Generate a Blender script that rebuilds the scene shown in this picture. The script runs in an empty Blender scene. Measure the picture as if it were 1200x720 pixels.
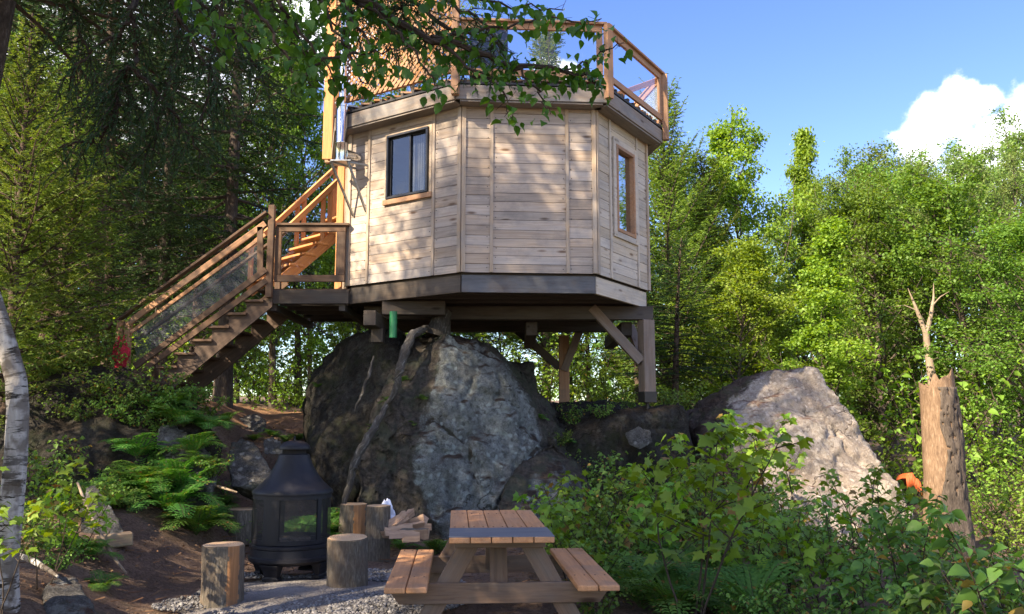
import bpy, bmesh, math, random
import numpy as np
from mathutils import Vector, Matrix, noise
R = math.radians
random.seed(7)
rng = np.random.default_rng(7)
scene = bpy.context.scene
COL = scene.collection

# ------------------------------------------------------------------ camera, sky, sun, exposure
F = 1000.0                       # focal length in photograph pixels (1200 wide)
PITCH = math.atan(137 / F)
CAM = Vector((0, 0, 1.53))
cam = bpy.data.objects.new('camera', bpy.data.cameras.new('camera'))
COL.objects.link(cam)
cam.data.sensor_width = 36
cam.data.lens = 36 * F / 1200
cam.data.clip_start = 0.05
cam.data.clip_end = 2000
cam.location = CAM
cam.rotation_euler = (math.pi / 2 + PITCH, 0, 0)
scene.camera = cam

SUN_EL = 35.0
SUN_DIR = Vector((-0.72, -0.69, 0)).normalized()          # horizontal direction towards the sun
TO_SUN = Vector((SUN_DIR.x * math.cos(R(SUN_EL)), SUN_DIR.y * math.cos(R(SUN_EL)), math.sin(R(SUN_EL))))
sun = bpy.data.objects.new('sun', bpy.data.lights.new('sun', 'SUN'))
COL.objects.link(sun)
sun.data.energy = 4.5
sun.data.angle = R(0.5)
sun.data.color = (1.0, 0.83, 0.60)
sun.rotation_euler = TO_SUN.to_track_quat('Z', 'Y').to_euler()

world = bpy.data.worlds.new('World')
scene.world = world
world.use_nodes = True
wn, wl = world.node_tree.nodes, world.node_tree.links
wn.clear()
w_out = wn.new('ShaderNodeOutputWorld')
w_bg = wn.new('ShaderNodeBackground')
w_bg.inputs['Strength'].default_value = 0.105
sky = wn.new('ShaderNodeTexSky')
sky.sky_type = 'NISHITA'
sky.sun_disc = False
sky.sun_elevation = R(SUN_EL)
sky.sun_rotation = math.atan2(SUN_DIR.x, SUN_DIR.y)
sky.air_density = 1.0
sky.dust_density = 0.6
sky.ozone_density = 1.6


def math_node(nt, op, a=None, b=None, clamp=False):
    n = nt.nodes.new('ShaderNodeMath')
    n.operation = op
    n.use_clamp = clamp
    for k, v in ((0, a), (1, b)):
        if v is None:
            continue
        if isinstance(v, (int, float)):
            n.inputs[k].default_value = v
        else:
            nt.links.new(v, n.inputs[k])
    return n.outputs[0]


def pix_dir(px, py):
    c, s = math.cos(PITCH), math.sin(PITCH)
    x, u = (px - 600) / F, (360 - py) / F
    return Vector((x, c - u * s, s + u * c))


# cumulus clouds: fixed directions in the sky, broken up by noise
def sky_clouds():
    nt = world.node_tree
    tc = wn.new('ShaderNodeTexCoord')
    nrm = wn.new('ShaderNodeVectorMath'); nrm.operation = 'NORMALIZE'
    wl.new(tc.outputs['Generated'], nrm.inputs[0])
    n1 = wn.new('ShaderNodeTexNoise'); n1.inputs['Scale'].default_value = 14; n1.inputs['Detail'].default_value = 9
    n1.inputs['Roughness'].default_value = 0.62
    wl.new(nrm.outputs[0], n1.inputs['Vector'])
    blobs = [((1090, 140), 0.036), ((1120, 125), 0.03), ((1082, 165), 0.035), ((1185, 165), 0.04), ((1215, 160), 0.05), ((1150, 200), 0.045), ((1260, 210), 0.09),
             ((1155, 118), 0.018), ((640, 78), 0.022), ((668, 84), 0.02), ((190, 110), 0.10), ((240, 180), 0.07), ((330, 20), 0.10), ((420, 15), 0.06), ((60, 60), 0.12)]
    acc = None
    for (px, py), rad in blobs:
        d = pix_dir(px, py).normalized()
        vm = wn.new('ShaderNodeVectorMath'); vm.operation = 'DISTANCE'
        wl.new(nrm.outputs[0], vm.inputs[0]); vm.inputs[1].default_value = d
        f = math_node(nt, 'SUBTRACT', 1.0, math_node(nt, 'DIVIDE', vm.outputs['Value'], rad))
        acc = f if acc is None else math_node(nt, 'MAXIMUM', acc, f)
    # softer clouds far from the camera's view, all round the sky
    n2 = wn.new('ShaderNodeTexNoise'); n2.inputs['Scale'].default_value = 2.2; n2.inputs['Detail'].default_value = 8
    wl.new(nrm.outputs[0], n2.inputs['Vector'])
    sep = wn.new('ShaderNodeSeparateXYZ'); wl.new(nrm.outputs[0], sep.inputs[0])
    back = math_node(nt, 'MULTIPLY', math_node(nt, 'LESS_THAN', sep.outputs['Y'], 0.45), 1.0)
    wide = math_node(nt, 'MULTIPLY', math_node(nt, 'SUBTRACT', n2.outputs['Fac'], 0.52), 3.0)
    wide = math_node(nt, 'ADD', math_node(nt, 'MULTIPLY', wide, back), math_node(nt, 'MULTIPLY', math_node(nt, 'SUBTRACT', 1.0, back), -1.0))
    acc = math_node(nt, 'MAXIMUM', acc, wide)
    nz = math_node(nt, 'MULTIPLY', math_node(nt, 'SUBTRACT', n1.outputs['Fac'], 0.5), 2.6)
    m = math_node(nt, 'ADD', acc, nz)
    mr = wn.new('ShaderNodeMapRange'); mr.interpolation_type = 'SMOOTHSTEP'
    wl.new(m, mr.inputs['Value']); mr.inputs['From Min'].default_value = -0.04; mr.inputs['From Max'].default_value = 0.55
    ramp = wn.new('ShaderNodeMix'); ramp.data_type = 'RGBA'
    ramp.inputs['A'].default_value = (5.2, 5.3, 6.0, 1); ramp.inputs['B'].default_value = (7.6, 7.5, 7.6, 1)
    wl.new(n1.outputs['Fac'], ramp.inputs['Factor'])
    mix = wn.new('ShaderNodeMix'); mix.data_type = 'RGBA'
    wl.new(mr.outputs['Result'], mix.inputs['Factor'])
    hs = wn.new('ShaderNodeHueSaturation')
    hs.inputs['Hue'].default_value = 0.522
    hs.inputs['Saturation'].default_value = 1.24
    hs.inputs['Value'].default_value = 0.86
    wl.new(sky.outputs['Color'], hs.inputs['Color'])
    wl.new(hs.outputs['Color'], mix.inputs['A']); wl.new(ramp.outputs['Result'], mix.inputs['B'])
    wl.new(mix.outputs['Result'], w_bg.inputs['Color'])


sky_clouds()
wl.new(w_bg.outputs[0], w_out.inputs[0])
scene.view_settings.view_transform = 'Standard'
scene.view_settings.look = 'None'
scene.view_settings.exposure = 1.9
scene.view_settings.gamma = 1.0
scene.view_settings.use_curve_mapping = False
scene.render.engine = 'CYCLES'
scene.cycles.max_bounces = 6
scene.cycles.diffuse_bounces = 3
scene.cycles.transparent_max_bounces = 12
scene.cycles.use_denoising = True


# ------------------------------------------------------------------ helpers
def at(px, py, Y):
    """World point on the sight line of a photograph pixel, Y metres in front of the camera."""
    d = pix_dir(px, py)
    return CAM + d * (Y / d.y)


def atz(px, py, z):
    d = pix_dir(px, py)
    return CAM + d * ((z - CAM.z) / d.z)


def smooth01(a, b, x):
    t = np.clip((np.asarray(x, float) - a) / (b - a), 0, 1)
    return t * t * (3 - 2 * t)


def gh(x, y):
    """Height of the ground."""
    x = np.asarray(x, float); y = np.asarray(y, float)
    base = np.interp(y, [-60, 0, 10.4, 11.5, 13, 15, 18, 22, 40, 200], [-.5, 0, 0, .14, .5, 1.05, 1.72, 1.95, 2.3, 8])
    bank = np.interp(y, [-20, 3, 6, 8, 10, 11, 11.8, 13, 16, 20, 40], [.3, .45, .40, .40, .66, .95, 1.45, 1.72, 1.9, 2.0, 2.4])
    edge = np.interp(y, [3, 5, 6.5, 8, 10, 11.3, 12.2, 13.2, 22, 30], [-2.0, -2.3, -2.7, -3.1, -3.05, -3.2, -4.0, -4.7, -4.9, -3])
    left = smooth01(0, 1.1, edge - x)
    z = base * (1 - left) + np.maximum(base, bank) * left
    right = smooth01(2.2, 4.6, x)
    low = np.interp(y, [-60, 0, 8, 14, 22, 40, 200], [-.5, 0, -.1, -.25, .1, 1.2, 7])
    z = z * (1 - right) + low * right
    z = z + .05 * np.sin(x * .9 + 1.3) * np.cos(y * .8) * smooth01(2, 6, np.abs(x)) + .012 * np.sin(2.3 * x + y) * np.cos(1.9 * y - x)
    return z


def gz(x, y):
    return float(gh(x, y))


def link(o, parent=None):
    COL.objects.link(o)
    if parent is not None:
        o.parent = parent
    return o


def tag(o, label=None, cat=None, group=None, kind=None):
    for k, v in (('label', label), ('category', cat), ('group', group), ('kind', kind)):
        if v:
            o[k] = v
    return o


def thing(name, label, cat, loc=(0, 0, 0), group=None, rz=0):
    o = bpy.data.objects.new(name, None)
    o.empty_display_size = .2
    o.location = loc
    o.rotation_euler = (0, 0, rz)
    link(o)
    return tag(o, label, cat, group)


def np_mesh(name, V, Fc, smooth=False, mats=(), mat_idx=None, gc=None):
    """Mesh from arrays; Fc is one (m,k) array or a list of them."""
    me = bpy.data.meshes.new(name)
    if not isinstance(Fc, (list, tuple)):
        Fc = [Fc]
    V = np.asarray(V, np.float32)
    tot = np.concatenate([np.full(len(f), f.shape[1], np.int32) for f in Fc])
    idx = np.concatenate([f.reshape(-1) for f in Fc]).astype(np.int32)
    start = np.concatenate([[0], np.cumsum(tot)[:-1]]).astype(np.int32)
    me.vertices.add(len(V)); me.vertices.foreach_set('co', V.reshape(-1))
    me.loops.add(len(idx)); me.loops.foreach_set('vertex_index', idx)
    me.polygons.add(len(tot)); me.polygons.foreach_set('loop_start', start); me.polygons.foreach_set('loop_total', tot)
    if smooth:
        me.polygons.foreach_set('use_smooth', np.ones(len(tot), bool))
    for m in mats:
        me.materials.append(m)
    if mat_idx is not None:
        me.polygons.foreach_set('material_index', np.asarray(mat_idx, np.int32))
    if gc is not None:
        a = me.attributes.new('gc', 'FLOAT_VECTOR', 'POINT')
        a.data.foreach_set('vector', np.asarray(gc, np.float32).reshape(-1))
    me.update(calc_edges=True)
    return me


class MB:
    """Collects shapes that become ONE mesh; 'gc' keeps each piece's own grain coordinates."""

    def __init__(self):
        self.V, self.F, self.G, self.M = [], [], [], []
        self.mat = 0

    def add(self, verts, faces, gc=None):
        b = len(self.V)
        off = Vector((random.uniform(0, 50), random.uniform(0, 50), random.uniform(0, 50)))
        for i, v in enumerate(verts):
            self.V.append(tuple(v))
            g = Vector(gc[i]) if gc is not None else Vector(v)
            self.G.append(tuple(g + off))
        for f in faces:
            self.F.append([b + k for k in f])
            self.M.append(self.mat)

    def box(self, c, size, ax=None):
        """size along the three axes; the first axis is the grain."""
        ax = ax or (Vector((1, 0, 0)), Vector((0, 1, 0)), Vector((0, 0, 1)))
        c = Vector(c)
        vs, gs = [], []
        for sx in (-.5, .5):
            for sy in (-.5, .5):
                for sz in (-.5, .5):
                    l = Vector((sx * size[0], sy * size[1], sz * size[2]))
                    vs.append(c + ax[0] * l.x + ax[1] * l.y + ax[2] * l.z); gs.append(l)
        fs = [(0, 1, 3, 2), (4, 6, 7, 5), (0, 4, 5, 1), (2, 3, 7, 6), (0, 2, 6, 4), (1, 5, 7, 3)]
        self.add(vs, fs, gs)

    def bar(self, a, b, w, h, up=(0, 0, 1)):
        """Timber from a to b, w across (sideways), h along 'up'."""
        a, b = Vector(a), Vector(b)
        x = (b - a).normalized()
        up = Vector(up)
        y = up.cross(x)
        if y.length < 1e-4:
            y = Vector((1, 0, 0)).cross(x)
            if y.length < 1e-4:
                y = Vector((0, 1, 0))
        y.normalize()
        z = x.cross(y)
        self.box((a + b) / 2, ((b - a).length, w, h), (x, y, z))

    def tube(self, pts, radii, n=8, cap=True):
        pts = [Vector(p) for p in pts]
        if isinstance(radii, (int, float)):
            radii = [radii] * len(pts)
        vs, gs, fs = [], [], []
        ref = Vector((0, 0, 1)) if abs((pts[-1] - pts[0]).normalized().z) < .9 else Vector((1, 0, 0))
        L = 0
        for i, p in enumerate(pts):
            d = (pts[min(i + 1, len(pts) - 1)] - pts[max(i - 1, 0)]).normalized()
            u = ref.cross(d)
            if u.length < 1e-4:
                u = Vector((0, 1, 0)).cross(d)
            u.normalize(); w = d.cross(u)
            if i:
                L += (p - pts[i - 1]).length
            for k in range(n):
                a = 2 * math.pi * k / n
                vs.append(p + (u * math.cos(a) + w * math.sin(a)) * radii[i])
                gs.append((L, math.cos(a) * radii[i], math.sin(a) * radii[i]))
        for i in range(len(pts) - 1):
            for k in range(n):
                fs.append((i * n + k, i * n + (k + 1) % n, (i + 1) * n + (k + 1) % n, (i + 1) * n + k))
        if cap:
            fs.append(tuple(range(n))[::-1])
            fs.append(tuple((len(pts) - 1) * n + k for k in range(n)))
        self.add(vs, fs, gs)

    def lathe(self, prof, n=48, c=(0, 0, 0), a0=0, a1=2 * math.pi):
        c = Vector(c)
        full = abs(a1 - a0 - 2 * math.pi) < 1e-6
        m = n if full else n + 1
        vs, fs = [], []
        for r, z in prof:
            for k in range(m):
                a = a0 + (a1 - a0) * k / n
                vs.append(c + Vector((r * math.cos(a), r * math.sin(a), z)))
        for i in range(len(prof) - 1):
            for k in range(n if full else n):
                k2 = (k + 1) % m
                fs.append((i * m + k, i * m + k2, (i + 1) * m + k2, (i + 1) * m + k))
        self.add(vs, fs)

    def prism(self, poly, z0, z1):
        """Extrude a counter-clockwise plan polygon from z0 to z1."""
        n = len(poly)
        vs = [Vector((p[0], p[1], z0)) for p in poly] + [Vector((p[0], p[1], z1)) for p in poly]
        fs = [tuple(range(n))[::-1], tuple(range(n, 2 * n))] + [(k, (k + 1) % n, n + (k + 1) % n, n + k) for k in range(n)]
        self.add(vs, fs)

    def build(self, name, mats, parent=None, smooth=False, bevel=0.0, seg=1):
        if not isinstance(mats, (list, tuple)):
            mats = [mats]
        me = bpy.data.meshes.new(name)
        me.from_pydata(self.V, [], self.F)
        for m in mats:
            me.materials.append(m)
        me.polygons.foreach_set('material_index', self.M)
        a = me.attributes.new('gc', 'FLOAT_VECTOR', 'POINT')
        a.data.foreach_set('vector', np.asarray(self.G, np.float32).reshape(-1))
        if smooth:
            me.polygons.foreach_set('use_smooth', [True] * len(self.F))
        me.update()
        o = bpy.data.objects.new(name, me)
        link(o, parent)
        if parent is not None:                                   # shapes are given in world space
            o.matrix_parent_inverse = Matrix.Identity(4)
            inv = world_matrix(parent).inverted()
            me.transform(inv)
        if bevel:
            b = o.modifiers.new('bevel', 'BEVEL')
            b.width = bevel; b.segments = seg; b.limit_method = 'ANGLE'; b.angle_limit = R(40)
            b.harden_normals = False
        if smooth:
            me.set_sharp_from_angle(angle=R(40))
        return o


def world_matrix(o):
    m = Matrix.LocRotScale(o.location, o.rotation_euler, o.scale)
    return world_matrix(o.parent) @ m if o.parent else m


def copy_thing(src, name=None):
    """A copy of a thing and of each of its parts (mesh data shared)."""
    c = src.copy(); link(c)
    for ch in src.children:
        d = ch.copy(); link(d, c)
    return c


# ------------------------------------------------------------------ materials
def new_mat(name):
    m = bpy.data.materials.new(name)
    m.use_nodes = True
    nt = m.node_tree
    return m, nt, nt.nodes['Principled BSDF']


def nnode(nt, kind, **kw):
    n = nt.nodes.new(kind)
    for k, v in kw.items():
        if k in n.inputs:
            n.inputs[k].default_value = v
        else:
            setattr(n, k, v)
    return n


def ramp(nt, fac, stops, interp='LINEAR'):
    r = nt.nodes.new('ShaderNodeValToRGB')
    r.color_ramp.interpolation = interp
    el = r.color_ramp.elements
    while len(el) < len(stops):
        el.new(.5)
    for e, (p, c) in zip(el, stops):
        e.position = p
        e.color = (c[0], c[1], c[2], 1) if isinstance(c, (tuple, list)) else (c, c, c, 1)
    nt.links.new(fac, r.inputs['Fac'])
    return r.outputs['Color']


def mixc(nt, fac, a, b, mode='MIX'):
    n = nt.nodes.new('ShaderNodeMix')
    n.data_type = 'RGBA'; n.blend_type = mode
    for k, v in (('Factor', fac), ('A', a), ('B', b)):
        s = n.inputs[k] if k == 'Factor' else [i for i in n.inputs if i.name == k and i.type == 'RGBA'][0]
        if isinstance(v, (int, float)):
            s.default_value = v
        elif isinstance(v, tuple):
            s.default_value = (v[0], v[1], v[2], 1)
        else:
            nt.links.new(v, s)
    return [o for o in n.outputs if o.type == 'RGBA'][0]


def scaled(nt, vec, s):
    n = nt.nodes.new('ShaderNodeVectorMath'); n.operation = 'MULTIPLY'
    nt.links.new(vec, n.inputs[0]); n.inputs[1].default_value = s
    return n.outputs[0]


def noise_tex(nt, vec, scale, detail=5, rough=.55, dist=0):
    n = nt.nodes.new('ShaderNodeTexNoise')
    n.inputs['Scale'].default_value = scale; n.inputs['Detail'].default_value = detail
    n.inputs['Roughness'].default_value = rough; n.inputs['Distortion'].default_value = dist
    if vec is not None:
        nt.links.new(vec, n.inputs['Vector'])
    return n.outputs['Fac']


def bump(nt, bsdf, h, strength=.3, dist=.02):
    b = nt.nodes.new('ShaderNodeBump')
    b.inputs['Strength'].default_value = strength; b.inputs['Distance'].default_value = dist
    nt.links.new(h, b.inputs['Height'])
    nt.links.new(b.outputs[0], bsdf.inputs['Normal'])


def wood(name, light, dark, grey=None, grey_amt=.5, knots=True, rough=.75, tint=.35, wear=None):
    """Sawn wood: grain along each piece, its own tint per board, knots, weathering."""
    m, nt, b = new_mat(name)
    at_ = nt.nodes.new('ShaderNodeAttribute'); at_.attribute_name = 'gc'
    geo = nt.nodes.new('ShaderNodeNewGeometry')
    rnd = geo.outputs['Random Per Island']
    g = noise_tex(nt, scaled(nt, at_.outputs['Vector'], (1.3, 26, 26)), 1.6, 6, .6, .6)
    fine = noise_tex(nt, scaled(nt, at_.outputs['Vector'], (5, 160, 160)), 1.2, 3, .6)
    col = ramp(nt, g, [(.28, dark), (.62, light)])
    col = mixc(nt, math_node(nt, 'MULTIPLY', fine, .35), col, dark)
    if grey:
        big = noise_tex(nt, scaled(nt, at_.outputs['Vector'], (1.1, 5, 5)), 1.3, 5, .65)
        amt = ramp(nt, big, [(.38, 0.), (.66, grey_amt)])
        amt2 = math_node(nt, 'MULTIPLY', amt, math_node(nt, 'ADD', .35, rnd))
        col = mixc(nt, amt2, col, grey)
    if knots:
        vo = nt.nodes.new('ShaderNodeTexVoronoi')
        vo.inputs['Scale'].default_value = 1.0
        nt.links.new(scaled(nt, at_.outputs['Vector'], (2.2, 7.5, 7.5)), vo.inputs['Vector'])
        k = ramp(nt, vo.outputs['Distance'], [(.08, 1.), (.20, 0.)])
        vr = nt.nodes.new('ShaderNodeSeparateColor'); nt.links.new(vo.outputs['Color'], vr.inputs[0])
        kk = math_node(nt, 'MULTIPLY', k, math_node(nt, 'GREATER_THAN', vr.outputs[0], .28))
        col = mixc(nt, math_node(nt, 'MULTIPLY', kk, .9), col, (dark[0] * .35, dark[1] * .27, dark[2] * .22))
    if grey:                                                    # blotchy weather stains running over several boards
        tco = nt.nodes.new('ShaderNodeTexCoord')
        st = noise_tex(nt, scaled(nt, tco.outputs['Object'], (1.6, 1.6, 2.6)), 1.5, 7, .72)
        col = mixc(nt, ramp(nt, st, [(.50, 0.), (.66, .55)]), col, tuple(x * .62 for x in grey))
    v = math_node(nt, 'ADD', 1 - tint * .6, math_node(nt, 'MULTIPLY', rnd, tint))
    hs = nt.nodes.new('ShaderNodeHueSaturation')
    nt.links.new(col, hs.inputs['Color']); nt.links.new(v, hs.inputs['Value'])
    wn2 = nt.nodes.new('ShaderNodeTexWhiteNoise'); wn2.noise_dimensions = '1D'
    nt.links.new(math_node(nt, 'MULTIPLY', rnd, 91.7), wn2.inputs['W'])
    nt.links.new(math_node(nt, 'ADD', .75, math_node(nt, 'MULTIPLY', wn2.outputs['Value'], .4)), hs.inputs['Saturation'])
    col = hs.outputs['Color']
    if wear:
        tc = nt.nodes.new('ShaderNodeTexCoord')
        w = noise_tex(nt, tc.outputs['Object'], 2.2, 7, .7)
        col = mixc(nt, ramp(nt, w, [(.5, 0.), (.7, .55)]), col, wear)
    nt.links.new(col, b.inputs['Base Color'])
    b.inputs['Roughness'].default_value = rough
    b.inputs['Specular IOR Level'].default_value = .25
    bump(nt, b, g, .35, .004)
    return m


M_WALL = wood('weathered_pine', (.52, .425, .34), (.31, .235, .175), (.345, .315, .295), .65, True, tint=.36)
M_WALLR = wood('pale_skylit_pine', (.56, .48, .37), (.36, .285, .205), (.40, .375, .35), .5, True, tint=.3)  # right-hand copy of the wall pine, open-sky light put into its paler colour
M_TRIM = wood('trim_pine', (.42, .32, .22), (.27, .19, .12), (.34, .33, .32), .35, False)
M_FASCIA = wood('fascia_board', (.27, .21, .155), (.14, .10, .07), (.20, .20, .20), .65, True)
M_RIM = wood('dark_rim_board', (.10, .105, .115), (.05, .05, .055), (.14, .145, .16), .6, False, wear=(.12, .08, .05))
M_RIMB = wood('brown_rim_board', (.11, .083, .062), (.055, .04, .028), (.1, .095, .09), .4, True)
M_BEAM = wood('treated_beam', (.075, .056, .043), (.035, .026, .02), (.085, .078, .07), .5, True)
M_POSTW = wood('post_timber', (.22, .155, .115), (.115, .08, .06), (.19, .17, .155), .5, True)
M_CEDAR = wood('cedar_stair', (.62, .28, .09), (.40, .155, .045), None, 0, True, tint=.2)
M_STAIR = wood('brown_stair', (.135, .075, .042), (.07, .038, .022), (.09, .07, .055), .35, False)
M_RAIL = wood('deck_rail', (.42, .22, .105), (.24, .115, .052), (.26, .2, .15), .3, False)
M_TABLE = wood('picnic_cedar', (.60, .31, .145), (.40, .185, .078), (.30, .25, .2), .3, False, tint=.22, wear=(.36, .21, .13))
M_TABLEG = wood('picnic_frame', (.20, .12, .07), (.10, .058, .034), (.16, .14, .12), .4, True, tint=.2)
M_TABLEB = wood('grey_end_strip', (.16, .165, .18), (.085, .088, .1), None, 0, False)  # blue-grey of the strip across the near end of the tabletop
M_SPLIT = wood('split_wood', (.52, .30, .145), (.28, .145, .07), None, 0, False, tint=.4)
M_BLOCK = wood('old_block', (.40, .26, .15), (.24, .15, .09), (.2, .22, .14), .4, False)


def bark(name, c1, c2, c3, scale=9, stripes=False, moss=None):
    m, nt, b = new_mat(name)
    at_ = nt.nodes.new('ShaderNodeAttribute'); at_.attribute_name = 'gc'
    v = at_.outputs['Vector']
    n1 = noise_tex(nt, scaled(nt, v, (1.0, 4.5, 4.5)), scale, 7, .65, .4)
    col = ramp(nt, n1, [(.3, c1), (.55, c2), (.72, c3)])
    if stripes:
        n2 = noise_tex(nt, scaled(nt, v, (9, 1.6, 1.6)), 3.2, 5, .7)
        k = ramp(nt, n2, [(.52, 0.), (.58, 1.)])
        col = mixc(nt, k, col, (.03, .028, .025))
        n3 = noise_tex(nt, scaled(nt, v, (1, 1, 1)), 4, 4, .6)
        col = mixc(nt, ramp(nt, n3, [(.48, 0.), (.56, .85)]), col, (.085, .066, .05))
    big = noise_tex(nt, v, 3, 4, .6)
    col = mixc(nt, ramp(nt, big, [(.45, 0.), (.7, .6)]), col, moss or (c1[0] * .8, c1[1] * .8, c1[2] * .8))
    nt.links.new(col, b.inputs['Base Color'])
    b.inputs['Roughness'].default_value = .9
    b.inputs['Specular IOR Level'].default_value = .15
    bump(nt, b, n1, .8, .02)
    return m


M_BARK = bark('spruce_bark', (.045, .036, .03), (.10, .08, .065), (.19, .165, .145), 10)
M_BARKR = bark('reddish_bark', (.045, .032, .025), (.095, .068, .053), (.16, .125, .10), 10)
M_TWIG = bark('twig_bark', (.03, .022, .017), (.055, .042, .032), (.09, .075, .06), 14)
M_BIRCH = bark('birch_bark', (.30, .28, .26), (.44, .42, .395), (.58, .56, .53), 5, True)
M_LOG = bark('log_bark', (.07, .06, .048), (.135, .118, .095), (.235, .215, .185), 14, moss=(.15, .10, .065))
M_SNAG = bark('dead_trunk', (.11, .07, .045), (.21, .14, .09), (.33, .24, .165), 9)
M_SNAGD = bark('rotten_bark', (.05, .04, .033), (.10, .08, .065), (.17, .14, .115), 14)
M_DEAD = bark('bleached_wood', (.20, .15, .11), (.30, .235, .175), (.42, .35, .28), 8)
M_ROOT = bark('root_bark', (.035, .03, .026), (.085, .078, .07), (.27, .262, .245), 9)


def simple(name, col, rough=.5, metal=0., var=.25, scale=30, spec=.5, bumpy=0):
    m, nt, b = new_mat(name)
    tc = nt.nodes.new('ShaderNodeTexCoord')
    n = noise_tex(nt, tc.outputs['Object'], scale, 6, .65)
    c = ramp(nt, n, [(.3, tuple(x * (1 - var) for x in col)), (.7, tuple(min(1, x * (1 + var)) for x in col))])
    nt.links.new(c, b.inputs['Base Color'])
    nt.links.new(ramp(nt, n, [(.3, max(0, rough - .1)), (.7, min(1, rough + .12))]), b.inputs['Roughness'])
    b.inputs['Metallic'].default_value = metal
    b.inputs['Specular IOR Level'].default_value = spec
    if bumpy:
        bump(nt, b, n, bumpy, .004)
    return m


M_IRON = simple('matt_black_steel', (.012, .012, .016), .5, 0, .3, 40, .3, .1)
M_ASH = simple('ash_and_char', (.16, .13, .11), .95, 0, .6, 30, .1, .6)
M_STEEL = simple('stainless_pipe', (.62, .63, .65), .14, 1, .08, 6)
M_GALV = simple('galvanised_bracket', (.34, .35, .36), .4, 1, .2, 25)
M_BLACKV = simple('black_window_vinyl', (.012, .012, .014), .35, 0, .2, 20)
M_FLASH = simple('roof_membrane', (.02, .02, .023), .7, 0, .3, 18)
M_GREEN = simple('green_paint', (.015, .16, .06), .45, 0, .25, 12)
M_BAG = simple('white_plastic_bag', (.66, .68, .78), .35, 0, .08, 8, .5)
M_RED = simple('red_fabric', (.42, .03, .05), .85, 0, .35, 14, .2)
M_ORANGE = simple('orange_tarp', (.55, .12, .035), .6, 0, .15, 8, .3)
M_DARKF = simple('dark_fabric', (.03, .032, .036), .9, 0, .3, 30, .2)
M_SHEET = simple('inner_dark', (.02, .018, .017), .9, 0, .3, 9, .2)
M_SCREENP = simple('black_post_base', (.03, .028, .027), .6, .3, .3, 20)


def cut_wood():
    m, nt, b = new_mat('cut_log_face')
    at_ = nt.nodes.new('ShaderNodeAttribute'); at_.attribute_name = 'gc'
    tc = nt.nodes.new('ShaderNodeTexCoord')
    w = nt.nodes.new('ShaderNodeTexWave'); w.wave_type = 'RINGS'; w.rings_direction = 'Z'
    w.inputs['Scale'].default_value = 16; w.inputs['Distortion'].default_value = 2.5; w.inputs['Detail'].default_value = 3; w.inputs['Detail Scale'].default_value = 1.3
    nt.links.new(tc.outputs['Object'], w.inputs['Vector'])
    col = ramp(nt, w.outputs['Fac'], [(.2, (.46, .29, .155)), (.8, (.62, .44, .27))])
    n = noise_tex(nt, tc.outputs['Object'], 9, 5, .6)
    col = mixc(nt, ramp(nt, n, [(.45, 0.), (.7, .55)]), col, (.30, .19, .115))
    nt.links.new(col, b.inputs['Base Color'])
    b.inputs['Roughness'].default_value = .85
    b.inputs['Specular IOR Level'].default_value = .2
    bump(nt, b, w.outputs['Fac'], .25, .003)
    return m


M_CUT = cut_wood()


def glass(name, tint=(.02, .022, .025), alpha=None, rough=.02, base=.04):
    m, nt, b = new_mat(name)
    nt.nodes.remove(b)
    out = nt.nodes['Material Output']
    gl = nnode(nt, 'ShaderNodeBsdfGlossy'); gl.inputs['Roughness'].default_value = rough; gl.inputs['Color'].default_value = (1, 1, 1, 1)
    lw = nnode(nt, 'ShaderNodeLayerWeight'); lw.inputs['Blend'].default_value = .5
    f5 = math_node(nt, 'POWER', lw.outputs['Facing'], 4.0)
    fr = nt.nodes.new('ShaderNodeMath'); fr.operation = 'MULTIPLY_ADD'; fr.inputs[1].default_value = .7; fr.inputs[2].default_value = base
    nt.links.new(f5, fr.inputs[0])
    mx = nt.nodes.new('ShaderNodeMixShader')
    if alpha is None:
        un = nnode(nt, 'ShaderNodeBsdfTransparent'); un.inputs['Color'].default_value = (tint[0], tint[1], tint[2], 1)
    else:
        un = nnode(nt, 'ShaderNodeBsdfTransparent'); un.inputs['Color'].default_value = (alpha, alpha, alpha, 1)
    nt.links.new(fr.outputs[0], mx.inputs[0]); nt.links.new(un.outputs[0], mx.inputs[1]); nt.links.new(gl.outputs[0], mx.inputs[2])
    nt.links.new(mx.outputs[0], out.inputs['Surface'])
    return m


M_GLASSW = glass('window_glass', (.6, .62, .63), base=.07)
M_GLASSR = glass('railing_glass', alpha=.93, base=.03)
M_GLASSM = glass('mirror_window_glass', (.2, .22, .24), base=.42)


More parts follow.
